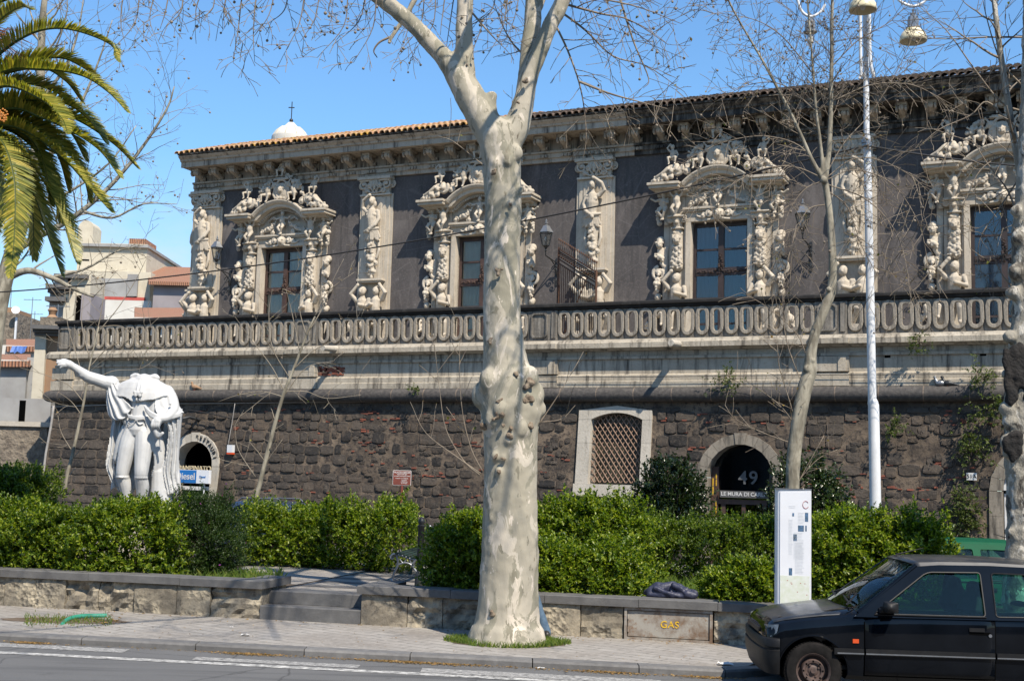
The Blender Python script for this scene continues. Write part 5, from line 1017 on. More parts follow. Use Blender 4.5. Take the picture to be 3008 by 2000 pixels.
# ---- saplings in front of the bastion and the tree behind the palm
def sapling(label, pxs, Y, hw, shoots, seed, L=.7, pm=4):
    t = Tree(V3(pxs[0][0], pxs[0][1], Y), seed); P, Rr = guided(t, pxs, Y, hw*Y/FPX, hw*.3*Y/FPX, 4); spawn(t, P, Rr, .9, .4, 2, 2, up=.5, ballp=0, rs=.3)
    for s in shoots: P, Rr = guided(t, s, Y, .012, .004); spawn(t, P, Rr, pm, L, 1, 2, up=.15, dens=(2.4, 3, 3), ballp=.12)
    t.finish('young_tree', label, 'tree', None, 'young_bark', 'pale_twig', buds=.05)
sapling('thin pale sapling leaning right in front of the basalt wall, right of the statue', [(740, 1530), (748, 1480), (772, 1385), (802, 1265), (832, 1160), (862, 1085), (900, 985), (925, 930)], 24, 9, [[(835, 1150), (800, 1080), (740, 1000), (690, 930)], [(850, 1110), (800, 1020), (790, 920), (800, 850)], [(862, 1085), (920, 1030), (1000, 990), (1060, 940)], [(835, 1150), (900, 1150), (960, 1170), (1060, 1160)], [(832, 1165), (770, 1150), (700, 1160), (640, 1180)], [(900, 985), (950, 900), (980, 820), (1010, 760)], [(880, 1030), (860, 930), (840, 850)], [(925, 930), (960, 860), (1040, 800)], [(750, 1400), (700, 1320), (690, 1250)], [(780, 1360), (830, 1290)], [(900, 985), (880, 900), (900, 800)], [(832, 1165), (900, 1080), (980, 1060)]], 51, .6, 3.2)
sapling('thin pale sapling at the far left, left of the statue', [(190, 1440), (196, 1400), (214, 1330), (236, 1230), (250, 1160), (262, 1080), (290, 960)], 25, 7, [[(245, 1180), (200, 1130), (130, 1100), (60, 1080)], [(252, 1150), (230, 1060), (200, 960), (190, 850)], [(262, 1080), (320, 1020), (400, 990), (470, 930)], [(255, 1130), (330, 1090), (420, 1080), (500, 1010)], [(280, 1000), (300, 900), (310, 800), (330, 700)], [(285, 980), (350, 900), (400, 820), (430, 760)], [(240, 1220), (210, 1180), (170, 1150)], [(215, 1330), (180, 1270), (170, 1220)], [(265, 1060), (240, 950), (250, 840)], [(290, 960), (360, 960), (420, 1010), (480, 1020)]], 52, .75, 2.6)
lt = Tree(V3(-40, 1300, 31), 61)
for pxs, r0, r1, pm, L in (([(-40, 1300), (-25, 1050), (5, 860), (50, 700), (85, 590), (105, 450), (118, 250), (125, 60), (140, -60)], .26, .06, 1.6, 1.6), ([(40, 740), (100, 700), (170, 665), (240, 620), (330, 540), (420, 430), (490, 320), (512, 255)], .10, .015, 2.4, 1.3), ([(12, 820), (80, 795), (150, 815), (220, 850), (275, 872)], .10, .03, 1.6, .8), ([(60, 690), (130, 600), (210, 560), (320, 480), (400, 370)], .06, .012, 2.2, 1.2), ([(95, 520), (170, 420), (240, 300), (290, 180), (330, 60)], .06, .012, 2.2, 1.3), ([(115, 300), (190, 200), (230, 90), (250, -40)], .05, .012, 2.2, 1.3), ([(100, 480), (140, 380), (180, 260), (190, 120)], .05, .012, 2.2, 1.1), ([(150, 815), (250, 790), (340, 740), (420, 720)], .04, .008, 2.4, .9), ([(240, 620), (330, 640), (420, 600), (520, 600)], .04, .008, 2.4, .9), ([(-20, 640), (30, 560), (60, 480)], .05, .01, 2, 1.)):
    P, Rr = guided(lt, pxs, 31, r0, r1); spawn(lt, P, Rr, pm*2.2, L*1.05, 1, 3, up=.45, t0=.25, rs=.35, dens=(1.6, 2.2, 2.6), ballp=.3)
lt.finish('plane_tree', 'pale bare plane tree behind the palm at the left edge', 'tree', None, 'young_bark', 'pale_twig', ballr=.03, buds=.03)

# ------------------------------------------------------------------ palm
YP = 18.5; pb = V3(-130, 360, YP); palm = thing('palm_tree', 'date palm at the left edge with long arching green fronds', 'palm tree', (pb.x, pb.y, ZT))
o0 = Vector(palm.location); mb = MB(); z = ZT
while z < pb.z-.1: r = .26+random.uniform(0, .015); mb.lathe([(r*.92, z-o0.z), (r, z-o0.z+.09), (r*.92, z-o0.z+.12)], 14); z += .12
mb.build('trunk', 'scar_bark', palm, 60)
rng = np.random.default_rng(17)
def frond(pxs, Y0, Y1, ll=.42, dark=0, n=190, mat='palm_leaflet'):
    Q = spline([tuple(V3(x, y, Y0+(Y1-Y0)*i/(len(pxs)-1))) for i, (x, y) in enumerate(pxs)], 12); Q = np.array(Q)-np.array(o0); seg = np.linalg.norm(np.diff(Q, axis=0), axis=1); cu = np.concatenate([[0], np.cumsum(seg)])
    m = MB(); m.tube([tuple(q) for q in Q], list(np.linspace(.028, .004, len(Q))), 6); st = m.build('frond', 'vine_leaf', palm, 60)
    t = np.linspace(.10, 1, n); at = lambda s: np.stack([np.interp(s*cu[-1], cu, Q[:, k]) for k in range(3)], 1); P = at(t); T = unit(at(np.minimum(t+.01, 1.001))-at(t-.01)); S_ = unit(np.cross(T, [0, 0, 1.])); U_ = np.cross(S_, T); Ls = ll*np.sin(np.pi*np.clip(t*.86+.12, 0, 1))**.6
    PP, DD, UU, LL, WW = [], [], [], [], []
    for sg in (-1, 1):
        d = unit(S_*sg*.7+T*(.5+.7*t[:, None]**2)+U_*.55+rng.normal(size=P.shape)*.06); PP.append(P); DD.append(d); UU.append(unit(U_+S_*sg*-.5)); LL.append(Ls*rng.uniform(.88, 1.1, n)); WW.append(np.full(n, .0125))
    P, D, U, L, W = [np.concatenate(a) for a in (PP, DD, UU, LL, WW)]; s = unit(np.cross(D, U)); u = np.cross(s, D); L_, W_ = L[:, None], W[:, None]; dr = np.array([0, 0, -1.])
    V = np.stack([P-s*W_*.5, P+s*W_*.5, P+D*L_*.5+s*W_+dr*L_*.05, P+D*L_*.5-s*W_+dr*L_*.05, P+D*L_+dr*L_*.16+s*.002, P+D*L_+dr*L_*.16-s*.002], 1).reshape(-1, 3); k = np.arange(len(P))[:, None]*6
    link('leaflets', np_mesh('leaflets', V, np.concatenate([k+[0, 1, 2, 3], k+[3, 2, 4, 5]])), mat, st)
for pxs, Y1, ll in (([(-120, 340), (-30, 190), (80, 105), (191, 85), (319, 128), (346, 180)], 17.6, .30), ([(-120, 340), (0, 217), (128, 205), (239, 222), (319, 272), (374, 330)], 17.2, .32), ([(-120, 345), (0, 256), (112, 287), (179, 346), (199, 392)], 17.0, .34), ([(-110, 360), (32, 319), (120, 345), (207, 385), (290, 440), (352, 520)], 17.6, .36), ([(-110, 350), (60, 310), (210, 345), (330, 420), (404, 494)], 18.4, .34), ([(-110, 370), (50, 375), (180, 460), (270, 560), (326, 622)], 17.4, .36), ([(-110, 380), (20, 410), (120, 520), (190, 660), (226, 770)], 17.8, .36), ([(-110, 385), (0, 440), (90, 550), (140, 690), (180, 806)], 18.3, .34), ([(-110, 390), (-10, 400), (40, 520), (42, 690), (30, 812)], 17.2, .36), ([(-120, 330), (-60, 140), (0, 60), (60, 22), (95, 30)], 17.5, .3), ([(-120, 335), (-40, 60), (40, -10), (100, -20)], 18.0, .34), ([(-120, 350), (-60, 330), (10, 340), (90, 420), (130, 520)], 18.8, .34), ([(-120, 360), (-40, 420), (-10, 560), (-16, 700)], 17.8, .34), ([(-110, 350), (60, 345), (170, 410), (240, 510), (262, 590)], 18.9, .34), ([(-120, 345), (-30, 270), (60, 245), (160, 270), (240, 330)], 19.2, .34), ([(-120, 360), (20, 380), (110, 450), (160, 560), (176, 650)], 19.1, .34)): frond(pxs, YP, Y1, ll)
rf = random.Random(77)
for ex, ey, mx_, my in ((300, 250, 150, 170), (250, 470, 130, 330), (150, 600, 80, 400), (100, 760, 60, 480), (310, 420, 170, 300), (60, 640, 20, 430), (240, 300, 110, 200), (200, 560, 110, 380)):
    frond([(-115, 350), (mx_*.3-70, my*.6+120), (mx_, my), ((mx_+ex)/2+14, (my+ey)/2-14), (ex, ey)], YP, YP+rf.uniform(-.9, 1.2), .34)
mb = MB(); P0 = V3(-60, 150, YP)-o0
for i in range(46): e = V3(random.uniform(10, 105), random.uniform(95, 190), YP-.3+random.uniform(-.2, .3))-o0; mb.tube([P0, (P0+e)/2+Vector((0, 0, .22)), e], [.006, .005, .003], 4)
mb.build('flower_stalks', 'date_fruit', palm, normals=False)
mb = MB()
for i in range(60): mb.ball(V3(random.gauss(2, 10), random.gauss(340, 9), YP-1)-o0, .016, n=6, m=5)
o = mb.build('date_cluster', 'date_fruit', palm, 180); o['kind'] = 'stuff'

# ------------------------------------------------------------------ plants growing out of the bastion
def wall_plant(label, px, py, w, h, n, mat='vine_leaf', D=DB-.35, seed=1, ln=.09):
    s, z = onw(px, py, D); c = wall_pt(s, D, z); rng = np.random.default_rng(seed); t = thing('wall_plant', label, 'plant', c, 0, 'plants rooted in the bastion wall'); tt, nn = np.array(WT), np.array(WN)
    a = rng.normal(size=(n, 3)); P = tt*(a[:, :1]*w*.28)+nn*(np.abs(a[:, 1:2])*.10)+np.array([0, 0, 1.])*(a[:, 2:]*h*.28-np.abs(a[:, :1])*h*.1); D_ = unit(nn*.6+np.array([0, 0, -.2])+rng.normal(size=(n, 3))*.6)
    link('leaves', leaf_mesh('leaves', *sprigs(P, D_, 9, ln, ln*.24, .2, rng)), mat, t); mb = MB()
    for i in range(10): e = Vector(P[i]); mb.tube([Vector(-nn*.25), e*.5+Vector(nn*.05), e], [.012, .008, .003], 4)
    mb.build('stems', 'twig_bark', t)
for i, a in enumerate((('wispy plant hanging over the torus moulding right of the grille window', 2140, 1110, .75, .7, 55), ('green tuft in the rubble wall right of the lamp post', 2630, 1245, .5, .6, 40), ('rounded green tuft in the basalt wall under the trailing vine', 2860, 1300, .7, .8, 110), ('trailing green vine under the torus beside the burnt tree', 2925, 1200, 1.1, .7, 120), ('ivy climbing the wall left of the green-stained arch', 2840, 1500, .8, 1.7, 230), ('small weed on the pale band near the burnt tree', 2905, 1100, .3, .2, 25), ('thin creeper hanging from the ledge right of the lamp post', 2700, 1005, .5, .5, 30), ('drooping creeper under the weep hole near the burnt tree', 2870, 1090, .35, .9, 34), ('small green weed on the torus left of the big tree', 1222, 1142, .3, .12, 16))): wall_plant(*a, seed=i+3)
# ------------------------------------------------------------------ headless statue
def statue():
    Y = 24.0; b = aty(410, 1485, Y); t = thing('statue', 'white marble statue of a headless man in a cloak, one arm stretched out', 'statue', (b[0], b[1], ZT)); z0 = 4.2-(b[2]-1.2)*0-ZT
    off = b[2]-1.2
    X = lambda u: u/486-2.0
    Z = lambda v: 4.2-v/486-ZT+off
    mb = MB(); A = lambda pts, n=14: (lambda Q: caps(mb, [(X(p[0]), p[3], Z(p[1])) for p in Q], [p[2]/486 for p in Q], n))(spline(pts, 4))
    # legs, breeches and shoes
    A([(870, 800, 84, 0), (838, 950, 78, -.05), (812, 1150, 62, -.08), (815, 1205, 56, -.06), (835, 1290, 60, .0), (850, 1400, 42, .04), (852, 1450, 40, .03)]); A([(978, 800, 86, -.03), (990, 950, 80, -.10), (992, 1150, 64, -.16), (990, 1205, 57, -.14), (998, 1290, 60, -.06), (990, 1400, 44, -.02), (988, 1450, 42, -.04)])
    A([(852, 1462, 36, .0), (842, 1475, 34, -.2)]); A([(988, 1462, 36, -.06), (990, 1475, 34, -.28)]); A([(800, 1205, 8, -.2), (830, 1206, 8, -.2)])
    for c in ((812, -.07), (991, -.15)): mb.tube([(X(c[0]), c[1]-.0, Z(1196)), (X(c[0]), c[1], Z(1212))], 62/486, 16)
    # trunk of the body, waistcoat, sash
    A([(925, 770, 105, .0), (928, 680, 94, .0), (935, 560, 104, .03), (935, 430, 112, .06), (938, 350, 100, .07)], 18)
    for q in range(5): A([(845+q*2, 640+q*7, 6, -.2), (930, 655+q*7, 6, -.225), (990, 650+q*7, 6, -.19)], 8)
    A([(850, 705, 5, -.2), (895, 725, 5, -.222), (925, 690, 5, -.226), (955, 725, 5, -.22), (985, 715, 5, -.19)], 8)
    # short mantle over the shoulders: a flaring shell with an uneven hem
    n = 48; lev = [(300, 105, .13), (316, 150, .17), (340, 200, .215), (390, 258, .25), (440, 286, .27), (1000, 300, .285)]; V = []
    for v, rx, ry in lev:
        for k in range(n):
            a = 6.2832*k/n; c, q = math.cos(a), math.sin(a); hem = 522-104*abs(c)**1.5*(1 if c < 0 else .84)+(60 if q > .3 else 0)+7*math.sin(k*1.3); wob = 1+.018*math.sin(k*2.1)*(1 if v > 380 else .3)
            vv = min(v, hem) if v < 1000 else hem
            if v == 440: vv = min(hem-14, 440)
            if v == 390: vv = min(hem-40, 390)
            V.append((X(932+rx*c*wob), .06+ry*q*wob, Z(vv)))
    m = len(lev); mb.add(V, [(i*n+k, i*n+(k+1) % n, (i+1)*n+(k+1) % n, (i+1)*n+k) for i in range(m-1) for k in range(n)]+[tuple(range(n))[::-1], tuple(range((m-1)*n, m*n))])
    for d in (-1, 1): A([(935+d*10, 305, 7, -.09), (935+d*16, 400, 7, -.21), (935+d*14, 505, 8, -.25)], 8)
    # back of the cloak hanging behind the legs
    V = []; cols = 34
    for yy in (0, .07):
        for v in (560, 700, 950, 1200, 1340):
            for i in range(cols): u = 668+(1268-668)*i/(cols-1); V.append((X(u-(v-700)*.02), .27+yy+.035*math.sin(i*1.15+v*.002), Z(v-(0 if v < 1300 else 40*math.sin(i*.55)))))
    F = []; L5 = 5*cols
    for r in range(4):
        for i in range(cols-1): q = r*cols+i; F += [(q, q+1, q+cols+1, q+cols), (L5+q, L5+q+cols, L5+q+cols+1, L5+q+1)]
    for i in range(cols-1): F += [(i, L5+i, L5+i+1, i+1), (4*cols+i, 4*cols+i+1, L5+4*cols+i+1, L5+4*cols+i)]
    for r in range(4): q = r*cols; F += [(q, q+cols, L5+q+cols, L5+q), (q+cols-1, L5+q+cols-1, L5+q+2*cols-1, q+2*cols-1)]
    mb.add(V, F)
    A([(850, 290, 44, .10), (905, 310, 40, .06), (960, 312, 40, .06), (1030, 292, 44, .10)], 12); A([(830, 285, 26, .06), (880, 268, 18, .02), (900, 290, 14, .0)], 9); A([(1060, 290, 24, .06), (1020, 280, 20, .02), (985, 300, 14, .0)], 9)
    for a, b_ in ((905, 435), (935, 440), (965, 435), (915, 462), (955, 464)): mb.ball((X(a), -.275, Z(b_)), .035, (1, .6, 1.1), 8, 6)
    for a, b_ in ((1225, 530),): mb.ball((X(a), -.2, Z(b_)), .03, (1, .6, 1), 8, 6)
    # stretched arm with hand
    for P in ([(640, 352, 72, .06), (590, 346, 62, .03)], [(590, 346, 60, .03), (440, 300, 52, -.08)], [(440, 300, 52, -.08), (335, 222, 34, -.2)], [(480, 322, 50, -.05), (400, 276, 48, -.12)]): caps(mb, [(X(p[0]), p[3], Z(p[1])) for p in P], [p[2]/486 for p in P], 14)
    A([(330, 220, 32, -.2), (290, 200, 40, -.24), (268, 190, 36, -.26)], 10)
    for u, v, e in ((190, 158, -.30), (194, 182, -.33), (208, 206, -.34), (228, 228, -.33)): A([(275, 192+(v-168)*.4, 15, e+.05), (245, 178+(v-168)*.7, 13, e), (u, v+8, 10, e)], 7)
    A([(290, 182, 14, -.2), (258, 160, 13, -.24), (230, 158, 10, -.28)], 7)
    A([(1150, 420, 70, .08), (1200, 500, 66, .04), (1235, 590, 54, -.06), (1200, 655, 44, -.2), (1150, 670, 40, -.3)], 12)
    A([(1135, 690, 44, -.31), (1120, 730, 40, -.31)], 10)
    for k in range(4): A([(1160-k*20, 690, 14, -.36), (1152-k*20, 735, 14, -.37), (1150-k*18, 765, 11, -.33)], 7)
    A([(1110, 720, 20, -.3), (1125, 790, 26, -.3), (1140, 830, 22, -.28), (1180, 800, 16, -.28)], 8); A([(1148, 820, 10, -.26), (1165, 960, 9, -.2)], 7)
    A([(740, 400, 60, .06), (770, 500, 60, .02), (800, 610, 54, -.02), (822, 700, 44, -.03)]); A([(1090, 430, 70, .06), (1085, 540, 74, .0), (1065, 640, 64, -.03), (1040, 720, 50, -.03)])
    A([(1050, 760, 56, .0), (1100, 900, 60, .03), (1122, 1050, 58, .06), (1100, 1180, 46, .08)]); A([(800, 760, 46, .06), (755, 900, 48, .09), (728, 1040, 44, .12)])
    def sheet(*polys, n=30, waves=3, amp=.025, th=.05, ph=0., m=10):
        PP = [np.array([np.array(p, float) for p in spline(P, m)]) for P in polys]; k = min(len(P) for P in PP); PP = [P[np.linspace(0, len(P)-1, k).astype(int)] for P in PP]; V = []
        for side in (0, 1):
            for i in range(k):
                Q = spline([P[i] for P in PP], max(2, n//(len(PP)-1))) if len(PP) > 2 else [PP[0][i]+(PP[1][i]-PP[0][i])*j/n for j in range(n+1)]
                for j, q in enumerate(Q): t = j/(len(Q)-1); V.append((X(q[0]), q[2]+amp*math.sin(6.2832*(waves*t+ph+.12*math.sin(i*.25)))*min(1, 4*t+.3, 4*(1-t)+.3)+side*th, Z(q[1])))
        w = len(V)//(2*k); o = k*w; F = []
        for i in range(k-1):
            for j in range(w-1): a = i*w+j; F += [(a, a+1, a+w+1, a+w), (o+a, o+a+w, o+a+w+1, o+a+1)]
        for j in range(w-1): a = (k-1)*w+j; F += [(j, o+j, o+j+1, j+1), (a, a+1, o+a+1, o+a)]
        for i in range(k-1): a = i*w; b = a+w-1; F += [(a, a+w, o+a+w, o+a), (b, o+b, o+b+w, b+w)]
        mb.add(V, F)
    sheet([(592, 300, .05), (600, 420, .03), (612, 540, .0), (640, 640, -.03), (690, 695, -.06)], [(620, 308, .0), (650, 460, -.08), (700, 590, -.12), (755, 668, -.15), (800, 680, -.17)], [(660, 320, -.06), (730, 420, -.12), (795, 500, -.17), (850, 545, -.2), (876, 580, -.2)], waves=3.5, amp=.022, n=36)
    sheet([(655, 680, .10), (645, 850, .10), (632, 1000, .08), (628, 1110, .08), (660, 1200, .10), (692, 1275, .12)], [(800, 640, .10), (770, 800, .16), (748, 950, .19), (745, 1100, .2), (752, 1220, .2), (782, 1370, .2)], waves=2.6, amp=.04)
    sheet([(1080, 470, -.15), (1082, 540, -.19), (1100, 600, -.23), (1130, 645, -.25)], [(1238, 428, .0), (1268, 520, -.02), (1298, 568, -.04), (1332, 606, -.06)], waves=1.6, amp=.016, th=.09)
    sheet([(1150, 640, -.24), (1212, 760, -.17), (1205, 900, -.13), (1192, 1030, -.09), (1180, 1160, -.06), (1228, 1352, -.04)], [(1312, 630, -.04), (1300, 800, .02), (1297, 1000, .04), (1308, 1150, .06), (1320, 1240, .08), (1326, 1300, .08)], waves=3.2, amp=.036)
    sheet([(985, 650, -.19), (1030, 780, -.18), (1065, 900, -.15), (1090, 1020, -.11), (1085, 1120, -.07), (1062, 1190, -.03)], [(1095, 640, -.12), (1130, 780, -.02), (1146, 900, .03), (1150, 1020, .05), (1132, 1120, .07), (1110, 1182, .1)], waves=.9, amp=.012, th=.06)
    sheet([(838, 640, -.06), (778, 760, .0), (738, 880, .06), (718, 1000, .1)], [(872, 640, -.19), (842, 740, -.17), (788, 860, -.13), (756, 985, -.09)], waves=.8, amp=.01, th=.06)
    sheet([(1128, 1040, -.0), (1122, 1160, -.03), (1165, 1260, -.03), (1232, 1362, -.02)], [(1288, 1040, .06), (1308, 1150, .06), (1322, 1250, .06), (1326, 1302, .08)], waves=2, amp=.03)
    for k in range(3): A([(1000+k*6, 560+k*18, 11, -.235), (1060, 612+k*17, 12, -.265), (1140, 642+k*14, 13, -.285), (1230, 640+k*12, 13, -.2), (1300, 612+k*12, 12, -.08)], 8)
    A([(1130, 1150, 90, .14), (1140, 1300, 96, .14), (1150, 1480, 112, .14)], 16)
    link('figure', carve(mb, .012, 1, .4), 'marble', t, 180)
    p = MB().box(X(700), X(1260), -.45, .6, Z(1560), Z(1480)).box(X(660), X(1300), -.52, .67, 0, Z(1560)-.003); p.build('pedestal', 'arch_stone', t)
statue()

# ------------------------------------------------------------------ lamp post
def lamp_post():
    Y = 22.; b = aty(2572, 1500, Y); t = thing('street_lamp', 'tall white street lamp post with hanging cream bell lamps', 'street lamp', (b[0], b[1], 0)); o = Vector(t.location); P = lambda x, y, dy=0: V3(x, y, Y+dy)-o
    base = Vector((0, 0, 0)); q = Y/FPX
    foot = P(2572, 1500); mb = MB(); mb.tube([(foot.x, foot.y, 0), P(2572, 1500), P(2566, 1190), P(2564, 1183), P(2562, 1172)], [17*q, 16.5*q, 16*q, 15.5*q, 12.5*q], 20); mb.tube([P(2562, 1174), P(2555, 800), P(2548, 460), P(2546, 400)], [12.5*q, 12*q, 11*q, 10.5*q], 20); mb.build('pole', 'white_paint', t, 60)
    mb = MB().tube([P(2546, 420), P(2545, 300), P(2543, 60), P(2541, -150)], 8.5*q, 14); mb.build('upper_pole', 'white_paint', t, 60)
    for pts in ([(2530, 225), (2528, 160), (2527, 60), (2527, -110)], [(2568, 228), (2557, 180), (2554, 60), (2553, -110)]): MB().tube([P(*p, -.12) for p in spline(pts, 4)], 5*q, 10).build('arm_tube', 'white_paint', t, 60)
    MB().tube([P(2524, 232), P(2531, 218)], 4*q, 8).build('bracket', 'white_paint', t)
    for c, r in ((2543, 416), (2545, 428)): MB().lathe([(13*q, -.03), (13*q, .03)], 16, P(c, r)).build('clamp', 'grey_metal', t)
    MB().tube([P(2546, 428)+Vector((0, -.14, 0)), P(2546, 428)+Vector((0, -.02, 0))], 9*q, 12).build('insulator', 'grey_metal', t)
    for cx, top, dy, hang, lamp in ((2682, 18, -.3, 47, 1), (2380, 30, .4, 60, 0), (2534, -60, -1.0, -46, 1)):
        if hang > 0:
            arc = [(cx-92, top-120), (cx-62, top-62), (cx-38, top-28), (cx-8, top-14), (cx+8, top-14), (cx+36, top-30), (cx+48, top-70)] if lamp else [(cx-40, top-60), (cx-30, top-20), (cx-14, top), (cx+6, top+5), (cx+30, top-8), (cx+44, top-30)]
            MB().tube([P(*p, dy) for p in spline([(a, b_+14) for a, b_ in arc], 5)], 4.2*q, 10).build('hook_arm', 'white_paint', t, 60)
        c = P(cx, hang, dy); L = thing_part(t, c, q, lamp); L.parent = t
def thing_part(t, c, q, lamp):
    mb = MB().lathe([(.035, .05), (.05, .04), (.05, .0), (.085, -.02), (.10, -.10), (.10, -.20), (.125, -.21), (.13, -.235)], 8, c); mb.tube([c+Vector((0, 0, .04)), c+Vector((0, 0, .12))], .02, 8)
    L = mb.build('lamp_head', 'grey_metal', t, 30)
    if lamp:
        pr = [(.105, -.235), (.13, -.25), (.19, -.31), (.225, -.37), (.235, -.43), (.235, -.47), (.225, -.475), (.215, -.43), (.18, -.32), (.10, -.245)]; n = 24; mb = MB(); V = [(c.x+r*math.cos(6.2832*k/n), c.y+r*math.sin(6.2832*k/n), c.z+z) for r, z in pr for k in range(n)]
        mb.add(V, [(i*n+k, i*n+(k+1) % n, (i+1)*n+(k+1) % n, (i+1)*n+k) for i in range(len(pr)-1) for k in range(n)]); mb.build('lamp_shade', 'lamp_glass', L, 180)
    MB().ball(c+Vector((0, 0, -.36)), .06, (1, 1, 1.8), 10, 8).build('bulb', 'white_paint', L, 180)
    return L
lamp_post()

# ------------------------------------------------------------------ wall lanterns, gate, cables
def lantern(label, px, py, dirn):
    s, z = onw(px, py, DF-.75); t = thing('wall_lantern', label, 'lantern', wall_pt(s, DF, z), -WA, 'iron lanterns on the palace wall'); y = -.75
    mb = MB(); n = 6
    for k in range(n):
        a = 6.2832*k/n; b = 6.2832*(k+1)/n; mb.tube([(.12*math.cos(a), y+.12*math.sin(a), -.30), (.22*math.cos(a), y+.22*math.sin(a), .12)], .014, 5); mb.tube([(.22*math.cos(a), y+.22*math.sin(a), .12), (.22*math.cos(b), y+.22*math.sin(b), .12)], .018, 5); mb.tube([(.12*math.cos(a), y+.12*math.sin(a), -.30), (.12*math.cos(b), y+.12*math.sin(b), -.30)], .014, 5)
    mb.lathe([(.12, -.30), (.06, -.36), (.03, -.42), (.045, -.46), (.02, -.52)], 6, (0, y, 0)); mb.build('frame', 'dark_metal', t)
    MB().lathe([(.25, .12), (.25, .135), (.15, .28), (.12, .34), (.06, .37), (.035, .40), (.06, .44), (.03, .48), (.035, .52), (.01, .58)], 6, (0, y, 0)).build('cap', 'grey_metal', t)
    mb = MB()
    for k in range(n): a = 6.2832*k/n; b = 6.2832*(k+1)/n; mb.add([(.115*math.cos(a), y+.115*math.sin(a), -.29), (.115*math.cos(b), y+.115*math.sin(b), -.29), (.21*math.cos(b), y+.21*math.sin(b), .115), (.21*math.cos(a), y+.21*math.sin(a), .115)], [(0, 1, 2, 3)])
    mb.build('panes', 'lantern_glass', t); MB().ball((0, y, -.08), .05, (1, 1, 1.5)).build('bulb', 'white_paint', t, 180)
    mb = MB().tube([(0, y, -.5), (0, y, -.62), (dirn*.06, -.45, -.7), (dirn*.1, -.2, -.85), (dirn*.12, -.02, -1.2)], .02, 6); mb.tube([(0, y, -.62), (dirn*.1, -.02, -.75)], .018, 6); mb.box(dirn*.1-.04, dirn*.1+.04, -.03, -.001, -1.5, -.6)
    mb2 = MB(); volute(mb2, dirn*.1, -.2, -1.0, .14, .018, 1.5, 1); volute(mb2, dirn*.1, -.12, -1.35, .09, .015, 1.5, -1); mb.add(mb2.v, mb2.f); mb.build('wall_bracket', 'dark_metal', t, 60)
lantern('iron lantern beside the leftmost pilaster of the palace', 637, 738, 1); lantern('iron lantern on the plaster above the rusty gate', 1604, 695, 1); lantern('iron lantern half hidden by the slender tree left of the lamp post', 2358, 640, 1)
def gate():
    a = onw(1640, 800, 36.4); t = thing('iron_gate', 'rusty ornate iron gate leaf standing open on the terrace in front of the palace', 'gate', wall_pt(a[0], 36.4, 6.1), -WA+R_(-38)); L = 2.3; n = 20
    top = lambda x: 3.25-1.05*(x/L)
    mb = MB()
    for i in range(n+1): x = L*i/n; mb.tube([(x, 0, .05), (x, 0, top(x)-.45)], .014, 5); mb.tube([(x, 0, top(x)), (x, 0, top(x)+.26)], [.013, .006], 5); mb.ball((x, 0, top(x)+.3), .026, (1, 1, 1.8), 6, 5)
    for z in (.08, 1.1): mb.tube([(0, 0, z), (L, 0, z)], .022, 6)
    for x in (0, L): mb.tube([(x, 0, 0), (x, 0, top(x)+.05)], .035, 8)
    mb.build('bars', 'rusty_iron', t)
    mb = MB()
    for dz in (-.45, -.32, -.08, .0): mb.tube([(0, 0, top(0)+dz), (L, 0, top(L)+dz)], .024, 6)
    mb2 = MB()
    for i in range(18): x = L*(i+.5)/18; volute(mb2, x, 0, top(x)-.2, .07, .014, 1.2, 1); mb.ball((x, -.02, top(x)-.2), .03, n=6, m=5)
    mb.add(mb2.v, mb2.f)
    for i in range(9):
        x = .3+i*.2
        for k in range(8): a = k*.785; mb.tube([(x, 0, .3), (x+.09*math.cos(a), 0, .3+.09*math.sin(a))], .008, 4)
    mb.build('ornament_band', 'rusty_iron', t)
    mb = MB().tube([(.05, .02, .1), (L*.55, .3, 2.2)], .02, 6); mb.tube([(-.35, .25, 0), (.05, 0, 2.1)], .02, 6); mb.build('brace', 'rusty_iron', t)
gate()
def cable(label, pts, r, mat='cable', sag=.0, n=16):
    P = []
    for a, b in zip(pts[:-1], pts[1:]):
        a, b = Vector(a), Vector(b)
        for i in range(n): t = i/n; p = a.lerp(b, t); p.z -= sag*4*t*(1-t); P.append(p)
    P.append(Vector(pts[-1])); o = MB().tube([p-P[0] for p in P], r, 6).build('cable', mat, None, 180, P[0]); return tag(o, label, 'cable')
pole = V3(2546, 428, 21.85)
cable('black overhead cable sagging across the palace from the left to the lamp post', [V3(-60, 862, 30), pole], .015, sag=.42, n=40); cable('black overhead cable running right from the lamp post', [pole, V3(3060, 492, 24)], .018, sag=.05)
def wcable(label, pts, D, r, mat): o = cable(label, [wall_pt(s, D, z) for s, z in [onw(x, y, D) for x, y in pts]], r, mat, 0, 3); return o
wcable('pale cable clipped under the torus moulding all along the bastion', [(150, 1195), (400, 1186), (700, 1184), (1000, 1180), (1400, 1177), (1800, 1177), (2300, 1177), (2700, 1177), (3040, 1178)], DB-.06, .018, 'pale_cable')
wcable('pale cable running down the wall to the alarm box', [(690, 1185), (682, 1240), (668, 1318)], DB-.30, .012, 'pale_cable')
wcable('thin dark wire strung along the pale band', [(1580, 1108), (1900, 1107), (2300, 1102), (2960, 1098)], DB-.2, .008, 'cable')
wcable('black cable looped above the lettered arch', [(515, 1215), (560, 1205), (620, 1215), (680, 1228)], DB-.32, .02, 'cable')
wcable('grey drain pipe on the battered left corner of the bastion', [(158, 1190), (150, 1250), (135, 1330), (126, 1400)], DB-.38, .045, 'pale_cable')

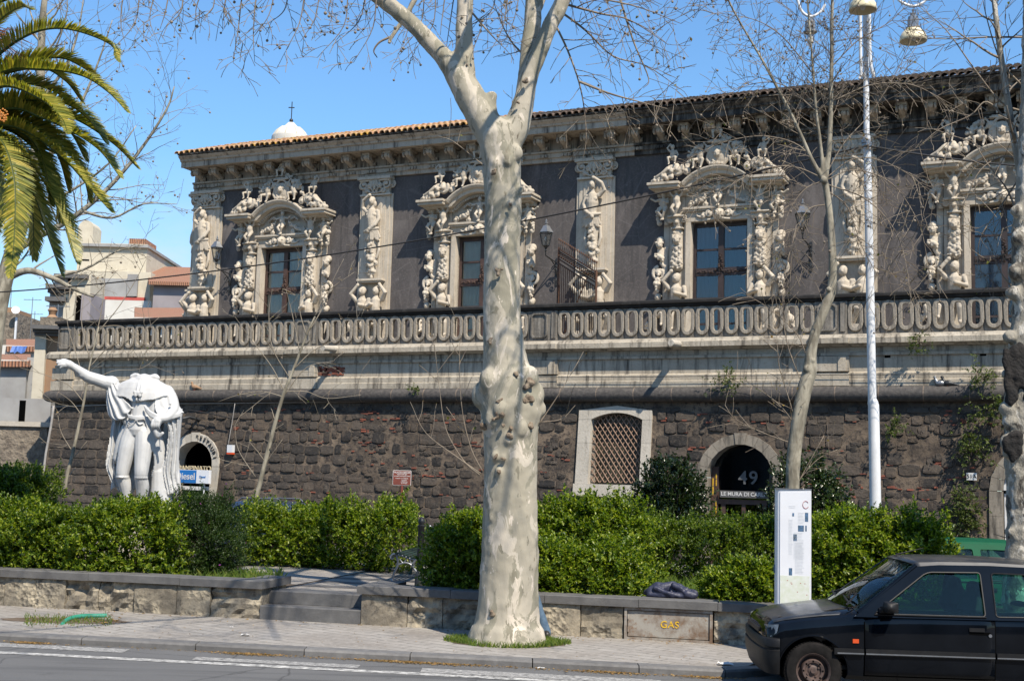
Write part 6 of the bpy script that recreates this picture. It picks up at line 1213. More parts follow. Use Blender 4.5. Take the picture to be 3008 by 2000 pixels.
# ------------------------------------------------------------------ small things on the bastion
def onwall(name, label, cat, px, py, D, build, group=None):
    s, z = onw(px, py, D); t = thing(name, label, cat, wall_pt(s, D, z), -WA, group); build(t); return t
def alarm(t): MB().box(-.10, .10, .0, .14, -.07, .17).build('case', 'white_paint', t); MB().box(-.102, .102, -.004, .14, -.13, -.072).build('light', 'lens_orange', t)
onwall('alarm_box', 'white alarm box with an orange light right of the lettered arch', 'alarm box', 674, 1322, DB-.36, alarm)
def plate51(t):
    MB().box(-.12, .12, .0, .03, -.09, .09).build('plate', 'letter_white', t); m = text_mb('51A', .14, .004); m.xf(Matrix.Translation((0, -.004, 0))); m.build('number', 'letter_dark', t)
onwall('number_plate', 'small white house number plate 51 beside the green-stained arch', 'house number', 2854, 1399, DB-.33, plate51)
def diesel(t):
    MB().box(-.52, .36, .0, .08, -.20, .20).build('panel', 'sign_blue', t); MB().box(-.53, .86, .081, .12, -.215, .215).build('backing', 'white_paint', t); MB().box(.37, .85, -.0, .08, -.205, .205).build('white_panel', 'sheet_white', t)
    m = text_mb('Diesel', .30, .006); m.xf(Matrix.Translation((-.06, -.004, 0))); m.build('lettering', 'letter_white', t); m = text_mb('Diesel', .10, .006); m.xf(Matrix.Translation((.61, -.004, 0))); m.build('small_lettering', 'sign_blue', t)
    for x in (-.4, .62): MB().tube([(x, .1, -.21), (x, .1, -1.5)], .025, 8).build('post', 'white_paint', t)
onwall('shop_sign', 'blue and white sign reading Diesel in front of the lettered arch', 'sign', 549, 1399, DB-.9, diesel)
def arm_lamp(t): MB().tube([(.05, .3, .05), (-.05, -.1, .12), (-.2, -.3, .05)], .05, 8).build('arm', 'dark_metal', t, 60); m = MB().box(-.36, -.05, -.42, -.18, -.07, .07); m.build('housing', 'dark_metal', t)
onwall('floodlight', 'black floodlight on a curved arm above the lettered arch', 'floodlight', 566, 1236, DB-.35, arm_lamp)
def pigeon(label, px, py, D, d, mats):
    s, z = onw(px, py, D); t = thing('pigeon', label, 'pigeon', wall_pt(s, D, z), -WA, 'pigeons on the torus moulding'); mb = MB(); mb.ball((0, 0, .10), .085, (1.5, .85, .9), 10, 8); caps(mb, [(-d*.09, 0, .14), (-d*.12, 0, .22)], [.05, .035]); mb.ball((-d*.13, 0, .25), .042); caps(mb, [(d*.1, 0, .09), (d*.26, 0, .05)], [.05, .02]); caps(mb, [(-d*.16, 0, .25), (-d*.2, 0, .24)], [.014, .004], 6)
    link('body', carve(mb, .012, 2), mats, t, 180); m = MB()
    for e in (-.03, .03): m.tube([(0, e, .04), (0, e, 0)], .008, 5)
    m.build('legs', 'lens_orange', t)
zt = 1139; pigeon('grey pigeon on the torus moulding near the burnt tree, right one of two', 2784, 1137, DB-.16, 1, 'dark_metal'); pigeon('pale pigeon on the torus moulding near the burnt tree, left one of two', 2762, 1137, DB-.16, 1, 'grey_metal'); pigeon('brown pigeon on the torus moulding above the lettered arch', 572, 1146, DB-.16, 1, 'brown_stucco')

# ------------------------------------------------------------------ terrace and pavement furniture
def info_column():
    b = aty(2330, 1700, 15.72); t = thing('info_column', 'white information column with printed text, small photos and a city map', 'information board', (b[0], b[1]+.05, ZP), R_(-9)); w, d, h = .21, .10, 2.0; P = []
    for i in range(9): a = math.pi*(.5+i/8); P.append((-w+.05+.06*math.cos(a)*.9, d*math.sin(a)))
    P = [(-w+.04, d)]+P[1:-1]+[(-w+.04, -d)]+[(w, -d-.012), (w+.01, -d+.01), (w+.01, d), ]
    mb = MB(); mb.sweep(P, [((0, 0, z), (1, 0, 0), (0, 1, 0)) for z in (0, h)]); mb.build('body', 'sheet_white', t, 40); y = -d-.013
    pb = MB().box(-w+.055, w-.012, y, -d+.002, .14, h-.03); p = pb.build('poster', 'sheet_white', t); MB().box(-w-.004, w+.012, -d-.016, d+.004, h, h+.012).build('top_cap', 'grey_metal', t)
    y -= .002; f = lambda px: (px-2330)/232.; g = lambda py: (1880-py)/232.
    MB().box(-w+.058, w-.014, y, y+.0015, .14, g(1657)).build('map_print', 'print_map', p); m = MB()
    for a, b_, c, e in ((2328, 1482, 2333, 1491), (2363, 1480, 2372, 1505), (2344, 1516, 2360, 1533), (2364, 1516, 2368, 1532), (2331, 1541, 2341, 1560), (2319, 1636, 2328, 1656)): m.box(f(a), f(c), y, y+.0015, g(e), g(b_))
    m.build('photo_print', 'print_blue', p); m = MB(); rd = random.Random(4)
    for k, (a, c, z0, z1) in enumerate(((2318, 2340, 1462, 1468), (2344, 2362, 1480, 1512), (2332, 2360, 1536, 1610), (2336, 2362, 1565, 1650), (2318, 2330, 1500, 1600))):
        z = z0
        while z < z1: m.box(f(a), f(a)+(f(c)-f(a))*rd.uniform(.75, 1), y, y+.0014, g(z+1.6), g(z)); z += 4
    m.build('text_print', 'print_grey', p); m = MB()
    for k in range(22): x = rd.uniform(-w+.06, w-.04); z = rd.uniform(.16, .9); m.box(x, x+.012, y-.001, y+.0005, z, z+.008)
    m.build('map_marks', 'letter_red', p); c = []
    for i in range(15): a = i/14*5.2+.6; c.append((f(2365)+.035*math.cos(a), y-.001, g(1458)+.045*math.sin(a)))
    MB().tube(c, .003, 4).build('emblem', 'letter_red', p); MB().box(-w-.012, -w+.0, -.04, .03, .98, 1.08).build('sticker', 'print_blue', t)
info_column()
def sign_post():
    Y = 37.7; b = aty(1178, 1540, Y); t = thing('tourist_sign', 'small brown tourist sign with white lines of text on a leaning brown post', 'sign', (b[0], b[1], 0)); o = Vector(t.location); P = lambda x, y, dy=0: V3(x, y, Y+dy)-o
    MB().tube([(P(1174, 1600).x-.05, 0, 0), P(1174, 1600), P(1181, 1420)], .04, 8).build('post', 'sign_brown', t, 60); c = P(1181, 1403); w, h = .27, .22; q = .02
    rr = lambda w, h, r: [(sx*(w-r)+r*math.cos(a)*1., sz*(h-r)+r*math.sin(a)) for sx, sz, a0 in ((1, 1, 0), (-1, 1, 1.5708), (-1, -1, 3.1416), (1, -1, 4.7124)) for a in (a0, a0+.785, a0+1.5708)]
    pl = plate([rr(w, h,   .03)], .014, loc=(c.x, c.y-.03, c.z)).build('border', 'letter_white', t); plate([rr(w-.012, h-.012, .02)], .006, loc=(c.x, c.y-.040, c.z)).build('panel', 'sign_brown', t); mb = MB()
    for k, (tx, sz, z) in enumerate((('PALAZZO BISCARI', .066, .155), ('Secoli XVII-XIX', .045, .10), ('architetture del secolo XVIII', .04, .05), ('ambienti:  a) la Galleria', .04, -.015), ('b) Museo', .04, -.065), ('c) Biblioteca', .04, -.11), ('d) terrazza', .04, -.155))):
        m = text_mb(tx, sz, .002); x = max(v[0] for v in m.v)-min(v[0] for v in m.v); s = min(1, (2*w-.05)/x); m.xf(Matrix.Translation((c.x+(.07 if k > 3 else 0), c.y-.0445, c.z+z)) @ Matrix.Diagonal((s, 1, 1, 1))); mb.add(m.v, m.f)
    mb.build('lettering', 'letter_white', t)
sign_post()
def bench():
    b = onz(1155, 1708, ZT); t = thing('park_bench', 'green slatted park bench with scrolled iron legs seen from its end', 'bench', (b[0], b[1], ZT), R_(-6)); L = 1.7
    # local: x = depth of the seat (front at 0, back to the right), y = length of the bench
    seat = spline([(-.03, .37), (.02, .43), (.10, .43), (.22, .40), (.32, .38), (.38, .40)], 5); back = spline([(.38, .40), (.42, .50), (.45, .62), (.49, .75), (.53, .86)], 5)
    def slats(P, name, n):
        mb = MB(); Q = np.array(P); cu = np.concatenate([[0], np.cumsum(np.linalg.norm(np.diff(Q, axis=0), axis=1))])
        for i in range(n):
            s0 = cu[-1]*(i+.12)/n; s1 = cu[-1]*(i+.88)/n; a = [np.interp(s0, cu, Q[:, k]) for k in (0, 1)]; e = [np.interp(s1, cu, Q[:, k]) for k in (0, 1)]; nx, nz = -(e[1]-a[1]), e[0]-a[0]; l = math.hypot(nx, nz); nx, nz = nx/l*.025, nz/l*.025
            mb.sweep([(a[0], a[1]), (e[0], e[1]), (e[0]+nx, e[1]+nz), (a[0]+nx, a[1]+nz)], [((0, y, 0), (1, 0, 0), (0, 0, 1)) for y in (0, L)])
        mb.build(name, 'green_iron', t)
    slats(seat, 'seat', 7); slats(back, 'backrest', 6)
    for y in (.04, L-.04):
        mb = MB(); T = lambda pts, r: mb.tube([(x, y, z) for x, z in spline(pts, 5)], r, 7)
        T([(-.04, .37), (-.03, .43), (.1, .415), (.3, .36), (.38, .39), (.44, .6), (.54, .88), (.57, .86)], .018); T([(-.05, .41), (-.07, .38), (-.04, .35), (-.01, .38)], .014); T([(.03, .41), (.06, .28), (.0, .12), (-.03, .0)], .020); T([(.36, .38), (.30, .26), (.40, .12), (.50, .0)], .020); T([(.05, .26), (.16, .30), (.26, .28), (.34, .20), (.38, .14)], .016); T([(.42, .44), (.50, .36), (.50, .28), (.44, .26), (.42, .31)], .014); T([(.08, .36), (.14, .30), (.20, .36)], .012); T([(.24, .36), (.28, .29), (.33, .36)], .012); mb.ball((-.03, y, .02), .035, (1, 1, .7)); mb.ball((.5, y, .02), .035, (1, 1, .7)); mb.build('leg_frame', 'grey_metal' if y < .5 else 'green_iron', t, 60)
bench()
def bollard():
    b = aty(1236, 1600, 19.6); t = thing('iron_bollard', 'dark iron post with a pointed knob rising from the hedge by the bench', 'bollard', (b[0], b[1], ZT)); o = Vector(t.location); top = V3(1236, 1517, 19.6)-o; h = top.z
    MB().lathe([(.05, 0), (.05, h-.16), (.058, h-.15), (.058, h-.13), (.04, h-.12), (.055, h-.08), (.05, h-.05), (.02, h-.015), (.008, h)], 14).build('post', 'dark_metal', t, 50); MB().lathe([(.075, 0), (.075, .2), (.052, .24)], 14).build('foot', 'dark_metal', t, 50)
bollard()
def jacket():
    b = onz(1978, 1757, ZC); t = thing('folded_jacket', 'dark navy jacket lying crumpled on the coping of the low wall', 'jacket', (b[0], b[1]+.12, ZC), math.atan(-.223)); mb = MB(); A = lambda pts, r: caps(mb, pts, r, 10)
    A([(-.30, 0, .06), (-.2, .02, .12), (-.1, .0, .13)], [.06, .08, .07]); A([(-.12, .02, .12), (0, .05, .16), (.1, .03, .13)], [.07, .055, .06]); A([(.0, .0, .08), (.15, 0, .08), (.3, .02, .06)], [.06, .075, .05]); A([(-.3, -.05, .03), (0, -.1, .04), (.28, -.05, .04)], [.045, .04, .05]); A([(-.22, -.08, .12), (-.05, -.12, .06), (.1, -.1, .03)], [.035, .03, .03]); A([(.02, -.06, .17), (.12, -.09, .12), (.2, -.1, .06)], [.04, .04, .035]); A([(.2, -.1, .07), (.3, -.08, .05)], [.05, .045]); A([(-.34, .05, .05), (-.3, .1, .04), (.2, .12, .04)], [.05, .05, .05])
    for k in range(9): A([(-.3+k*.07, -.08+.02*(k % 2), .05), (-.27+k*.068, -.03, .12+.02*math.sin(k*2))], [.014, .012])
    link('cloth', carve(mb, .012, 2, .5, (.08, .03)), 'navy_cloth', t, 180)
jacket()
def person():
    b = onz(1584, 1862, ZP); t = thing('person', 'person in blue jeans and white shirt sitting on the low wall behind the big tree', 'person', (b[0]-.27, b[1], ZP), math.atan(-.223)); mb = MB(); A = lambda pts, r, n=12, m=None: caps(m or mb, pts, r, n)
    # seated on the coping (z .53), facing the road; one leg stretched to the right of the trunk
    hip = .64
    A([(0, .22, hip), (0, .24, .85), (0, .20, 1.08)], [.15, .14, .15]); A([(-.17, .2, 1.1), (.17, .2, 1.1)], .075); A([(0, .2, 1.12), (0, .18, 1.24)], .06); mb.ball((0, .16, 1.34), .105, (.85, 1, 1.15), 12, 9); mb.ball((0, .05, 1.33), .02); mb.ball((.09, .17, 1.34), .025); mb.ball((-.09, .17, 1.34), .025)
    for d in (-1, 1):
        A([(d*.2, .2, 1.08), (d*.25, .16, .85), (d*.14, -.05, .74)], [.055, .047, .035]); h = (d*.12, -.10, .72); mb.ball(h, .04, (.8, 1.1, .5))
        for k in range(4): A([(h[0]-.03+.02*k, h[1]-.03, h[2]), (h[0]-.03+.02*k, h[1]-.08, h[2]-.015-.004*k), (h[0]-.03+.02*k, h[1]-.095, h[2]-.035)], [.0095, .009, .008], 6)
        A([(h[0]-d*.035, h[1], h[2]), (h[0]-d*.055, h[1]-.04, h[2]-.01)], [.011, .009], 6)
    A([(-.09, .2, hip), (-.12, -.1, .60), (-.12, -.16, .12)], [.1, .075, .05]); A([(.09, .2, hip), (.16, -.1, .58), (.37, -.12, .1)], [.1, .075, .055]); link('body', carve(mb, .012, 2), 'skin', t, 180)
    m = MB(); A([(-.09, .2, hip), (-.12, -.1, .61), (-.12, -.155, .3), (-.12, -.16, .06)], [.115, .09, .068, .07], m=m); A([(.09, .2, hip), (.16, -.1, .60), (.29, -.12, .3), (.385, -.125, .05)], [.115, .092, .07, .075], m=m); A([(0, .22, hip), (0, .23, .72)], [.165, .155], m=m); link('jeans', carve(m, .014, 2, .5, (.1, .012)), 'denim', t, 180)
    m = MB(); A([(0, .22, .66), (0, .24, .85), (0, .20, 1.08)], [.172, .16, .17], m=m); A([(-.18, .2, 1.09), (.18, .2, 1.09)], .085, m=m)
    for d in (-1, 1): A([(d*.2, .2, 1.08), (d*.25, .17, .88)], [.07, .065], m=m)
    A([(.16, .15, .64), (.2, .1, .68)], .06, m=m); link('shirt', carve(m, .014, 2, .5, (.1, .012)), 'white_cotton', t, 180)
    m = MB(); m.ball((0, .18, 1.385), .112, (.88, 1, .95), 12, 9); link('hair', carve(m, .012, 2), 'hair', t, 180)
    m = MB(); A([(-.12, -.15, .05), (-.13, -.3, .04)], [.048, .042], m=m); A([(.385, -.12, .045), (.43, -.27, .04)], [.048, .042], m=m); link('shoes', carve(m, .011, 2), 'shoe_leather', t, 180)
    for o in t.children:
        for v in o.data.vertices:
            if v.co.z > .58: v.co.x -= min(v.co.z-.58, .8)*.42
person()
# ------------------------------------------------------------------ hatchback cars (x runs back from the front axle, near side is -y)
ST = [(-.665, .55, .655, .60, .40), (-.655, .60, .68, .62, .36), (-.61, .69, .728, .675, .31), (-.52, .745, .768, .712, .27), (-.36, .772, .80, .742, .25), (-.1, .787, .84, .778, .23), (.2, .797, .885, .815, .21), (.46, .803, .925, .848, .2), (.9, .806, .915, .862, .2), (1.4, .808, .915, .868, .2), (1.9, .807, .915, .875, .2), (2.4, .80, .915, .88, .21), (2.75, .785, .915, .885, .25), (2.93, .75, .91, .88, .32), (2.985, .69, .89, .86, .38)]
ST = [((a[0] if a[0] > -.2 else -.2+(a[0]+.2)*.60),)+a[1:] for a in ST]
PRF = [(0, lambda a: a[2]), (.4, lambda a: a[2]-.006), (.72, lambda a: a[2]*.75+a[3]*.25), (.90, lambda a: a[3]+.018), (.965, lambda a: a[3]-.006), (.99, lambda a: a[3]-.05), (1.0, lambda a: a[3]*.55+.56*.45), (1.003, lambda a: .56), (.998, lambda a: .47), (.985, lambda a: .36), (.955, lambda a: a[4]+.05), (.88, lambda a: a[4]), (0, lambda a: a[4])]
def lerp_st(u):
    u = max(ST[0][0], min(ST[-1][0], u))
    for a, b in zip(ST[:-1], ST[1:]):
        if a[0] <= u <= b[0]: t = (u-a[0])/(b[0]-a[0]); return tuple(x+(y-x)*t for x, y in zip(a, b))
def side_y(u, z):
    a = lerp_st(u); L = [(f(a), k*a[1]) for k, f in PRF[3:11]]
    for p, q in zip(L[:-1], L[1:]):
        if q[0] <= z <= p[0]: t = (z-p[0])/(q[0]-p[0]+1e-9); return p[1]+(q[1]-p[1])*t
    return L[0][1] if z > L[0][0] else L[-1][1]
def gl_y(z): return .792-(z-.86)*.43            # lean of the side glass
def car(label, loc, rz, paint, dusty, group=None, detail=True, glass='car_glass'):
    t = thing('parked_car', label, 'car', loc, rz, group)
    us = sorted(set([a[0] for a in ST]+[-.46, -.28, -.2, 0, .1, .33, .6, .75, 1.1, 1.65, 2.15, 2.6])); V = []; F = []; n = 2*len(PRF)-2
    for u in us:
        a = lerp_st(u); h = [(k*a[1], f(a)) for k, f in PRF]; V += [(u, -y, z) for y, z in h]+[(u, y, z) for y, z in h[-2:0:-1]]
    for i in range(len(us)-1):
        for j in range(n): q = (j+1) % n; F.append((i*n+j, i*n+q, (i+1)*n+q, (i+1)*n+j))
    F += [tuple(range(n))[::-1], tuple(range((len(us)-1)*n, len(us)*n))]; mb = MB().add(V, F); bo = mb.build('tmpb', 'black_paint')
    cut = MB()
    for u in (0, 2.45):
        for s in (-1, 1): cut.tube([(u, s*.50, .285), (u, s*1.0, .285)], .338, 40)
    co = cut.build('tmpc', 'black_paint'); md = bo.modifiers.new('b', 'BOOLEAN'); md.object = co; md.operation = 'DIFFERENCE'; md.solver = 'EXACT'; me = baked(bo); bpy.data.objects.remove(co); me.materials.clear(); link('body', me, paint, t, 32)
    # bonnet and roof skins, the black car's paler for dust and painted sky sheen
    def skin(name, us_, ks, z, mat, lift, th=.004):
        V = []; m = len(ks)
        for u in us_:
            for k in ks: p = z(u, k); V.append((p[0], p[1], p[2]+lift))
        F = [(i*m+j, i*m+j+1, (i+1)*m+j+1, (i+1)*m+j) for i in range(len(us_)-1) for j in range(m-1)]; o = MB().add(V, F).build(name, mat, t, 40, normals=False); s = o.modifiers.new('s', 'SOLIDIFY'); s.thickness = th; s.offset = 0; return o
    def bz(u, k):
        a = lerp_st(u); k_ = abs(k); L = [(p, f(a)) for p, f in PRF[:5]]; z = np.interp(k_, [p for p, q in L], [q for p, q in L]); return u+(.10*k*k if u > .2 else .06*k*k*(1 if u < -.4 else 0)), k*a[1], float(z)
    skin('bonnet', [-.435, -.41, -.38, -.33, -.26, -.15, 0, .15, .28, .36], [-.90, -.8, -.6, -.4, -.2, 0, .2, .4, .6, .8, .90], bz, dusty, .004)
    RE = [(.97, 1.352, 1.385), (1.04, 1.362, 1.402), (1.3, 1.372, 1.418), (1.8, 1.378, 1.422), (2.3, 1.362, 1.405), (2.65, 1.325, 1.362), (2.76, 1.30, 1.335)]
    def rz_(u, k):
        ze, zc = np.interp(u, [r[0] for r in RE], [r[1] for r in RE]), np.interp(u, [r[0] for r in RE], [r[2] for r in RE]); k_ = abs(k); return u+(.09*k*k if u < 1.2 else 0), k*(gl_y(1.345)+.0), float(zc-(zc-ze)*k_**2.6-(.035 if k_ > .97 else 0))
    skin('roof', [.97, 1.04, 1.15, 1.3, 1.55, 1.8, 2.05, 2.3, 2.5, 2.65, 2.76], [-1.02, -.985, -.93, -.8, -.6, -.3, 0, .3, .6, .8, .93, .985, 1.02], rz_, dusty, 0, .02)
    # side frames with window openings
    def curve(P, r=.03, n=4):
        out = []; m = len(P)
        for i in range(m):
            p, a, b = Vector(P[i]), Vector(P[i-1]), Vector(P[(i+1) % m]); d1 = (a-p); d2 = (b-p); k = min(r, d1.length*.45, d2.length*.45); s = p+d1.normalized()*k; e = p+d2.normalized()*k
            for j in range(n+1): w = j/n; out.append(tuple(s*(1-w)**2+p*2*w*(1-w)+e*w*w))
        return out
    W1 = [(.60, .868), (1.695, .872), (1.70, 1.295), (1.20, 1.285), (1.14, 1.265)]; W2 = [(1.80, .874), (2.70, .89), (2.52, 1.262), (2.4, 1.285), (1.81, 1.295)]
    OUT = [(.40, .835), (2.97, .85), (2.95, .92), (2.74, 1.31), (2.4, 1.352), (1.8, 1.366), (1.3, 1.358), (1.08, 1.338)]
    for s in (-1, 1):
        m = plate([OUT, curve(W1), curve(W2)], .035); m.v = [(x, s*(gl_y(z))+y, z) for x, y, z in m.v]; m.build('side_frame', paint, t)
        for Wn in (W1, W2):
            m = plate([[(x+(.004 if x < 1.2 else -.004)*0, z) for x, z in Wn]], .004); m.v = [(x, s*(gl_y(z)-.006)+y, z) for x, y, z in m.v]; m.build('side_window', glass, t)
            if detail and s < 0:
                Q = curve(Wn, .035, 4); MB().tube([(x, -(gl_y(z))-.020, z) for x, z in Q+[Q[0]]], .008, 5).build('window_seal', 'black_plastic', t, 60)
    def pane(name, b, e, n=10):                   # b, e: (x centre, x side, z centre, z side, half width)
        V = []
        for q in (b, e):
            for i in range(n+1): k = -1+2*i/n; V.append((q[0]+(q[1]-q[0])*k*k, k*q[4], q[2]+(q[3]-q[2])*k*k))
        o = MB().add(V, [(i, i+1, n+2+i, n+1+i) for i in range(n)]).build(name, glass, t, 60, normals=False); s = o.modifiers.new('s', 'SOLIDIFY'); s.thickness = .004
    pane('windscreen', (.33, .47, .915, .862, .755), (.975, 1.065, 1.375, 1.34, .575)); pane('rear_window', (2.95, 2.94, .92, .92, .70), (2.765, 2.74, 1.325, 1.30, .57))
    for s in (-1, 1): MB().tube([(.45, s*.765, .865), (1.07, s*.578, 1.345)], .026, 8).build('windscreen_pillar', paint, t, 60)
    # interior
    m = MB().box(.30, 2.8, -.70, .70, .30, .34).box(.36, .62, -.70, .70, .55, .86); m.build('dashboard', 'black_plastic', t)
    for y in (-.35, .35):
        m = MB(); caps(m, [(1.15, y, .52), (1.5, y, .50)], [.14, .15]); caps(m, [(1.55, y, .55), (1.72, y, 1.0)], [.15, .13]); caps(m, [(1.72, y-.06, 1.13), (1.72, y+.06, 1.13)], .07); link('seat', carve(m, .03, 2), 'seat_cloth', t, 180)
    m = MB(); caps(m, [(2.2, -.5, .55), (2.2, .5, .55)], .16); caps(m, [(2.45, -.5, .8), (2.45, .5, .8)], .15); link('rear_seat', carve(m, .04, 2), 'seat_cloth', t, 180)
    c = Vector((.80, -.36, .86)); m = MB().tube([c+Vector((.18*math.cos(a)*.45, .18*math.sin(a), .18*math.cos(a)*.9)) for a in [6.2832*i/20 for i in range(21)]], .013, 6); m.tube([c, (.55, -.36, .74)], .03, 6); m.build('steering_wheel', 'black_plastic', t, 60)
    # wheels
    for u in (0, 2.45):
        for s in (-1, 1):
            w = thing_child('wheel', t, u, s)
    # bumpers
    pp = [(-.335, -.795), (-.42, -.79), (-.51, -.75), (-.565, -.65), (-.60, -.45), (-.62, -.2), (-.625, 0)]; pp = [(-.335+(x+.335)*.56, y) for x, y in pp]; pp = pp+[(x, -y) for x, y in pp[-2::-1]]
    bp = [(-.04, .24), (-.005, .24), (.02, .32), (.03, .37), (.03, .475), (.012, .485), (.012, .50), (.03, .51), (.028, .575), (.015, .59), (-.04, .595)]
    def bumper(pp, bp, name):
        path = []
        for i, (x, y) in enumerate(pp):
            a, b = Vector(pp[max(i-1, 0)]), Vector(pp[min(i+1, len(pp)-1)]); d = (b-a).normalized(); nn = Vector((-d.y, d.x)); nn = -nn if nn.dot(Vector((x-1.1, y*.9))) < 0 else nn; path.append(((x, y, 0), (nn.x, nn.y, 0), (0, 0, 1)))
        return MB().sweep(bp, path).build(name, 'black_plastic', t, 40)
    bumper(pp, bp, 'front_bumper'); rp = [(2.80, -.79), (2.95, -.76), (3.03, -.6), (3.05, 0), (3.03, .6), (2.95, .76), (2.80, .79)]; bumper(rp, [(-.03, .33), (0, .33), (.03, .4), (.03, .55), (0, .6), (-.03, .6)], 'rear_bumper')
    for s in (-1, 1):
        P = [(-.605, s*.40), (-.597, s*.56), (-.57, s*.66), (-.51, s*.725), (-.42, s*.766), (-.44, s*.60), (-.52, s*.42)]; P = [(-.36+(x+.42)*.62, y) for x, y in P]; z0, z1 = .602, (.70, .705, .712, .72, .728, .72, .70); n = len(P); V = [(x, y, z0+(.045 if i in (4,) else 0)) for i, (x, y) in enumerate(P)]+[(x+.02, y*.985, z) for (x, y), z in zip(P, z1)]
        MB().add(V, [tuple(range(n)), tuple(range(2*n-1, n-1, -1))]+[(i, (i+1) % n, n+(i+1) % n, n+i) for i in range(n)]).build('headlight', 'headlamp_glass', t, 30)
    MB().box(-.50, -.47, -.40, .40, .615, .66).build('grille', 'black_plastic', t)
    # doors, mouldings, handle, mirror, repeater
    for s in (-1, 1):
        ZR = [.262, .31, .36, .42, .47, .56, .66, .76, .825, .856]
        def panel(name, u0, u1, lift, mat, zr=ZR, top_in=0):
            UU = [u0+(u1-u0)*i/8 for i in range(9)]; V = [(u, s*(side_y(u, z)+lift), z) for z in zr for u in UU]; m = 9; F = [(i*m+j, i*m+j+1, (i+1)*m+j+1, (i+1)*m+j) for i in range(len(zr)-1) for j in range(m-1)]; o = MB().add(V, F).build(name, mat, t, 40, normals=False); q = o.modifiers.new('s', 'SOLIDIFY'); q.thickness = .003; q.offset = 0; return o
        panel('gap_shade_strip', .498, 1.792, .0025, 'void', [.25]+ZR[1:-1]+[.853]); d = panel('door', .508, 1.782, .006, paint)  # black strip under the door paints the shade in its gap
        for a, b in ((.20, .492), (.512, 1.776), (1.798, 2.10)):
            m = MB().box(a, b, *sorted((s*.805, s*.832)), .462, .522); m.build('side_moulding', 'black_plastic', t); MB().box(a+(.03 if a < .3 else 0), b, *sorted((s*.8325, s*.835)), .470, .482).build('moulding_trim', 'grey_metal', t)
        m = MB().box(1.53, 1.68, *sorted((s*.80, s*.826)), .725, .762); m.build('door_handle', 'black_plastic', t); MB().box(1.53, 1.74, *sorted((s*.80, s*.815)), .69, .722).build('handle_recess', 'void', t); MB().tube([(1.735, s*.80, .69), (1.735, s*.824, .69)], .017, 10).build('lock', 'grey_metal', t)
        m = MB(); caps(m, [(.72, s*.86, .94), (.72, s*.96, .945)], .055, 8); m.box(.68, .80, *sorted((s*.83, s*.98)), .895, 1.0); m.box(.64, .80, *sorted((s*.775, s*.84)), .875, .93); me = carve(m, .014, 2); link('wing_mirror', me, 'black_plastic', t, 60)
        m = MB().box(.385, .445, *sorted((s*.79, s*.815)), .575, .615); m.build('side_repeater', 'lens_orange', t)
        m = MB().tube([(.60, s*.812, .862), (1.70, s*.812, .866)], .010, 6); m.build('waist_seal', 'black_plastic', t, 60)
        # lip round the arch
        m = MB().tube([(.345*math.cos(a), s*(side_y(.345*math.cos(a), max(.3, .285+.345*math.sin(a)))+.002), .285+.345*math.sin(a)) for a in [math.pi*(-.02+1.04*i/24) for i in range(25)]], .010, 6); m.build('arch_lip', paint, t, 60)
    for y0, y1 in ((-.62, -.1), (.0, .5)):
        m = MB().tube([(.36, y0, .93), (.40, y0+.05, .955), (.52, (y0+y1)/2, 1.03), (.42, y1, .965)], .010, 6); m.tube([(.40, y0+.1, .952), (.44, y1, .985)], .012, 4); m.build('wiper', 'black_plastic', t, 60)
    MB().tube([(1.0, 0, 1.40), (1.02, 0, 1.425), (1.3, 0, 1.50)], [.014, .010, .003], 6).build('aerial', 'black_plastic', t, 60)
    return t
WHEEL = {}
def thing_child(name, t, u, s):
    if not WHEEL:
        pr = [(.165, -.07), (.19, -.082), (.235, -.086), (.265, -.080), (.279, -.062), (.283, -.03), (.283, .03), (.279, .062), (.265, .08), (.165, .075)]
        m = MB().lathe(pr, 48, cap=False); V = m.v; m.v = [(x, z, y) for x, y, z in V]; WHEEL['t'] = m.mesh('tyre')
        pr = [(.0, -.052), (.03, -.055), (.045, -.05), (.055, -.042), (.072, -.043), (.082, -.062), (.105, -.066), (.114, -.055), (.118, .03), (.148, .03), (.154, -.06), (.172, -.076), (.176, -.07), (.166, .02), (.0, .02)]
        m = MB().lathe(pr, 40); m.v = [(x, z, y) for x, y, z in m.v]; WHEEL['r'] = m.mesh('rim')
        m = MB()
        for k in range(4): a = k*1.571+.5; m.tube([(.062*math.cos(a), -.062, .062*math.sin(a)), (.062*math.cos(a), -.035, .062*math.sin(a))], .011, 6)
        m.tube([(0, -.07, 0), (0, -.04, 0)], .024, 12); WHEEL['b'] = m.mesh('hub')
        m = MB()
        for k in range(8): a = k*.7854; m.ball((.096*math.cos(a), -.062, .096*math.sin(a)), .011, (1, .7, 1), 8, 6)
        WHEEL['h'] = m.mesh('vent')
        m = MB()
        for k in range(60):
            a = 6.2832*k/60
            for y in (-.045, 0, .045): m.add([((r)*math.cos(a+da), y+dy, (r)*math.sin(a+da)) for r in (.281, .2865) for da, dy in ((-.03, -.018), (.03, -.018), (.03, .018), (-.03, .018))], [(4, 5, 6, 7), (0, 1, 5, 4), (1, 2, 6, 5), (2, 3, 7, 6), (3, 0, 4, 7)])
        WHEEL['d'] = m.mesh('tread')
    w = link('wheel', WHEEL['t'], 'rubber', t, 40); w.location = (u, s*.715, .285); w.rotation_euler = (0, 0, 0 if s < 0 else math.pi)
    link('tread', WHEEL['d'], 'rubber', w); link('rim', WHEEL['r'], 'wheel_steel', w, 40); link('hub', WHEEL['b'], 'wheel_steel', w, 60); link('vents', WHEEL['h'], 'void', w); return w
wp_ = aty(2390, 1963, 13.0); ry_ = R_(-3.2)
loc = Vector((wp_[0], wp_[1], 0))+Vector((-math.sin(ry_)*.80, math.cos(ry_)*.80, 0)); loc.z = 0
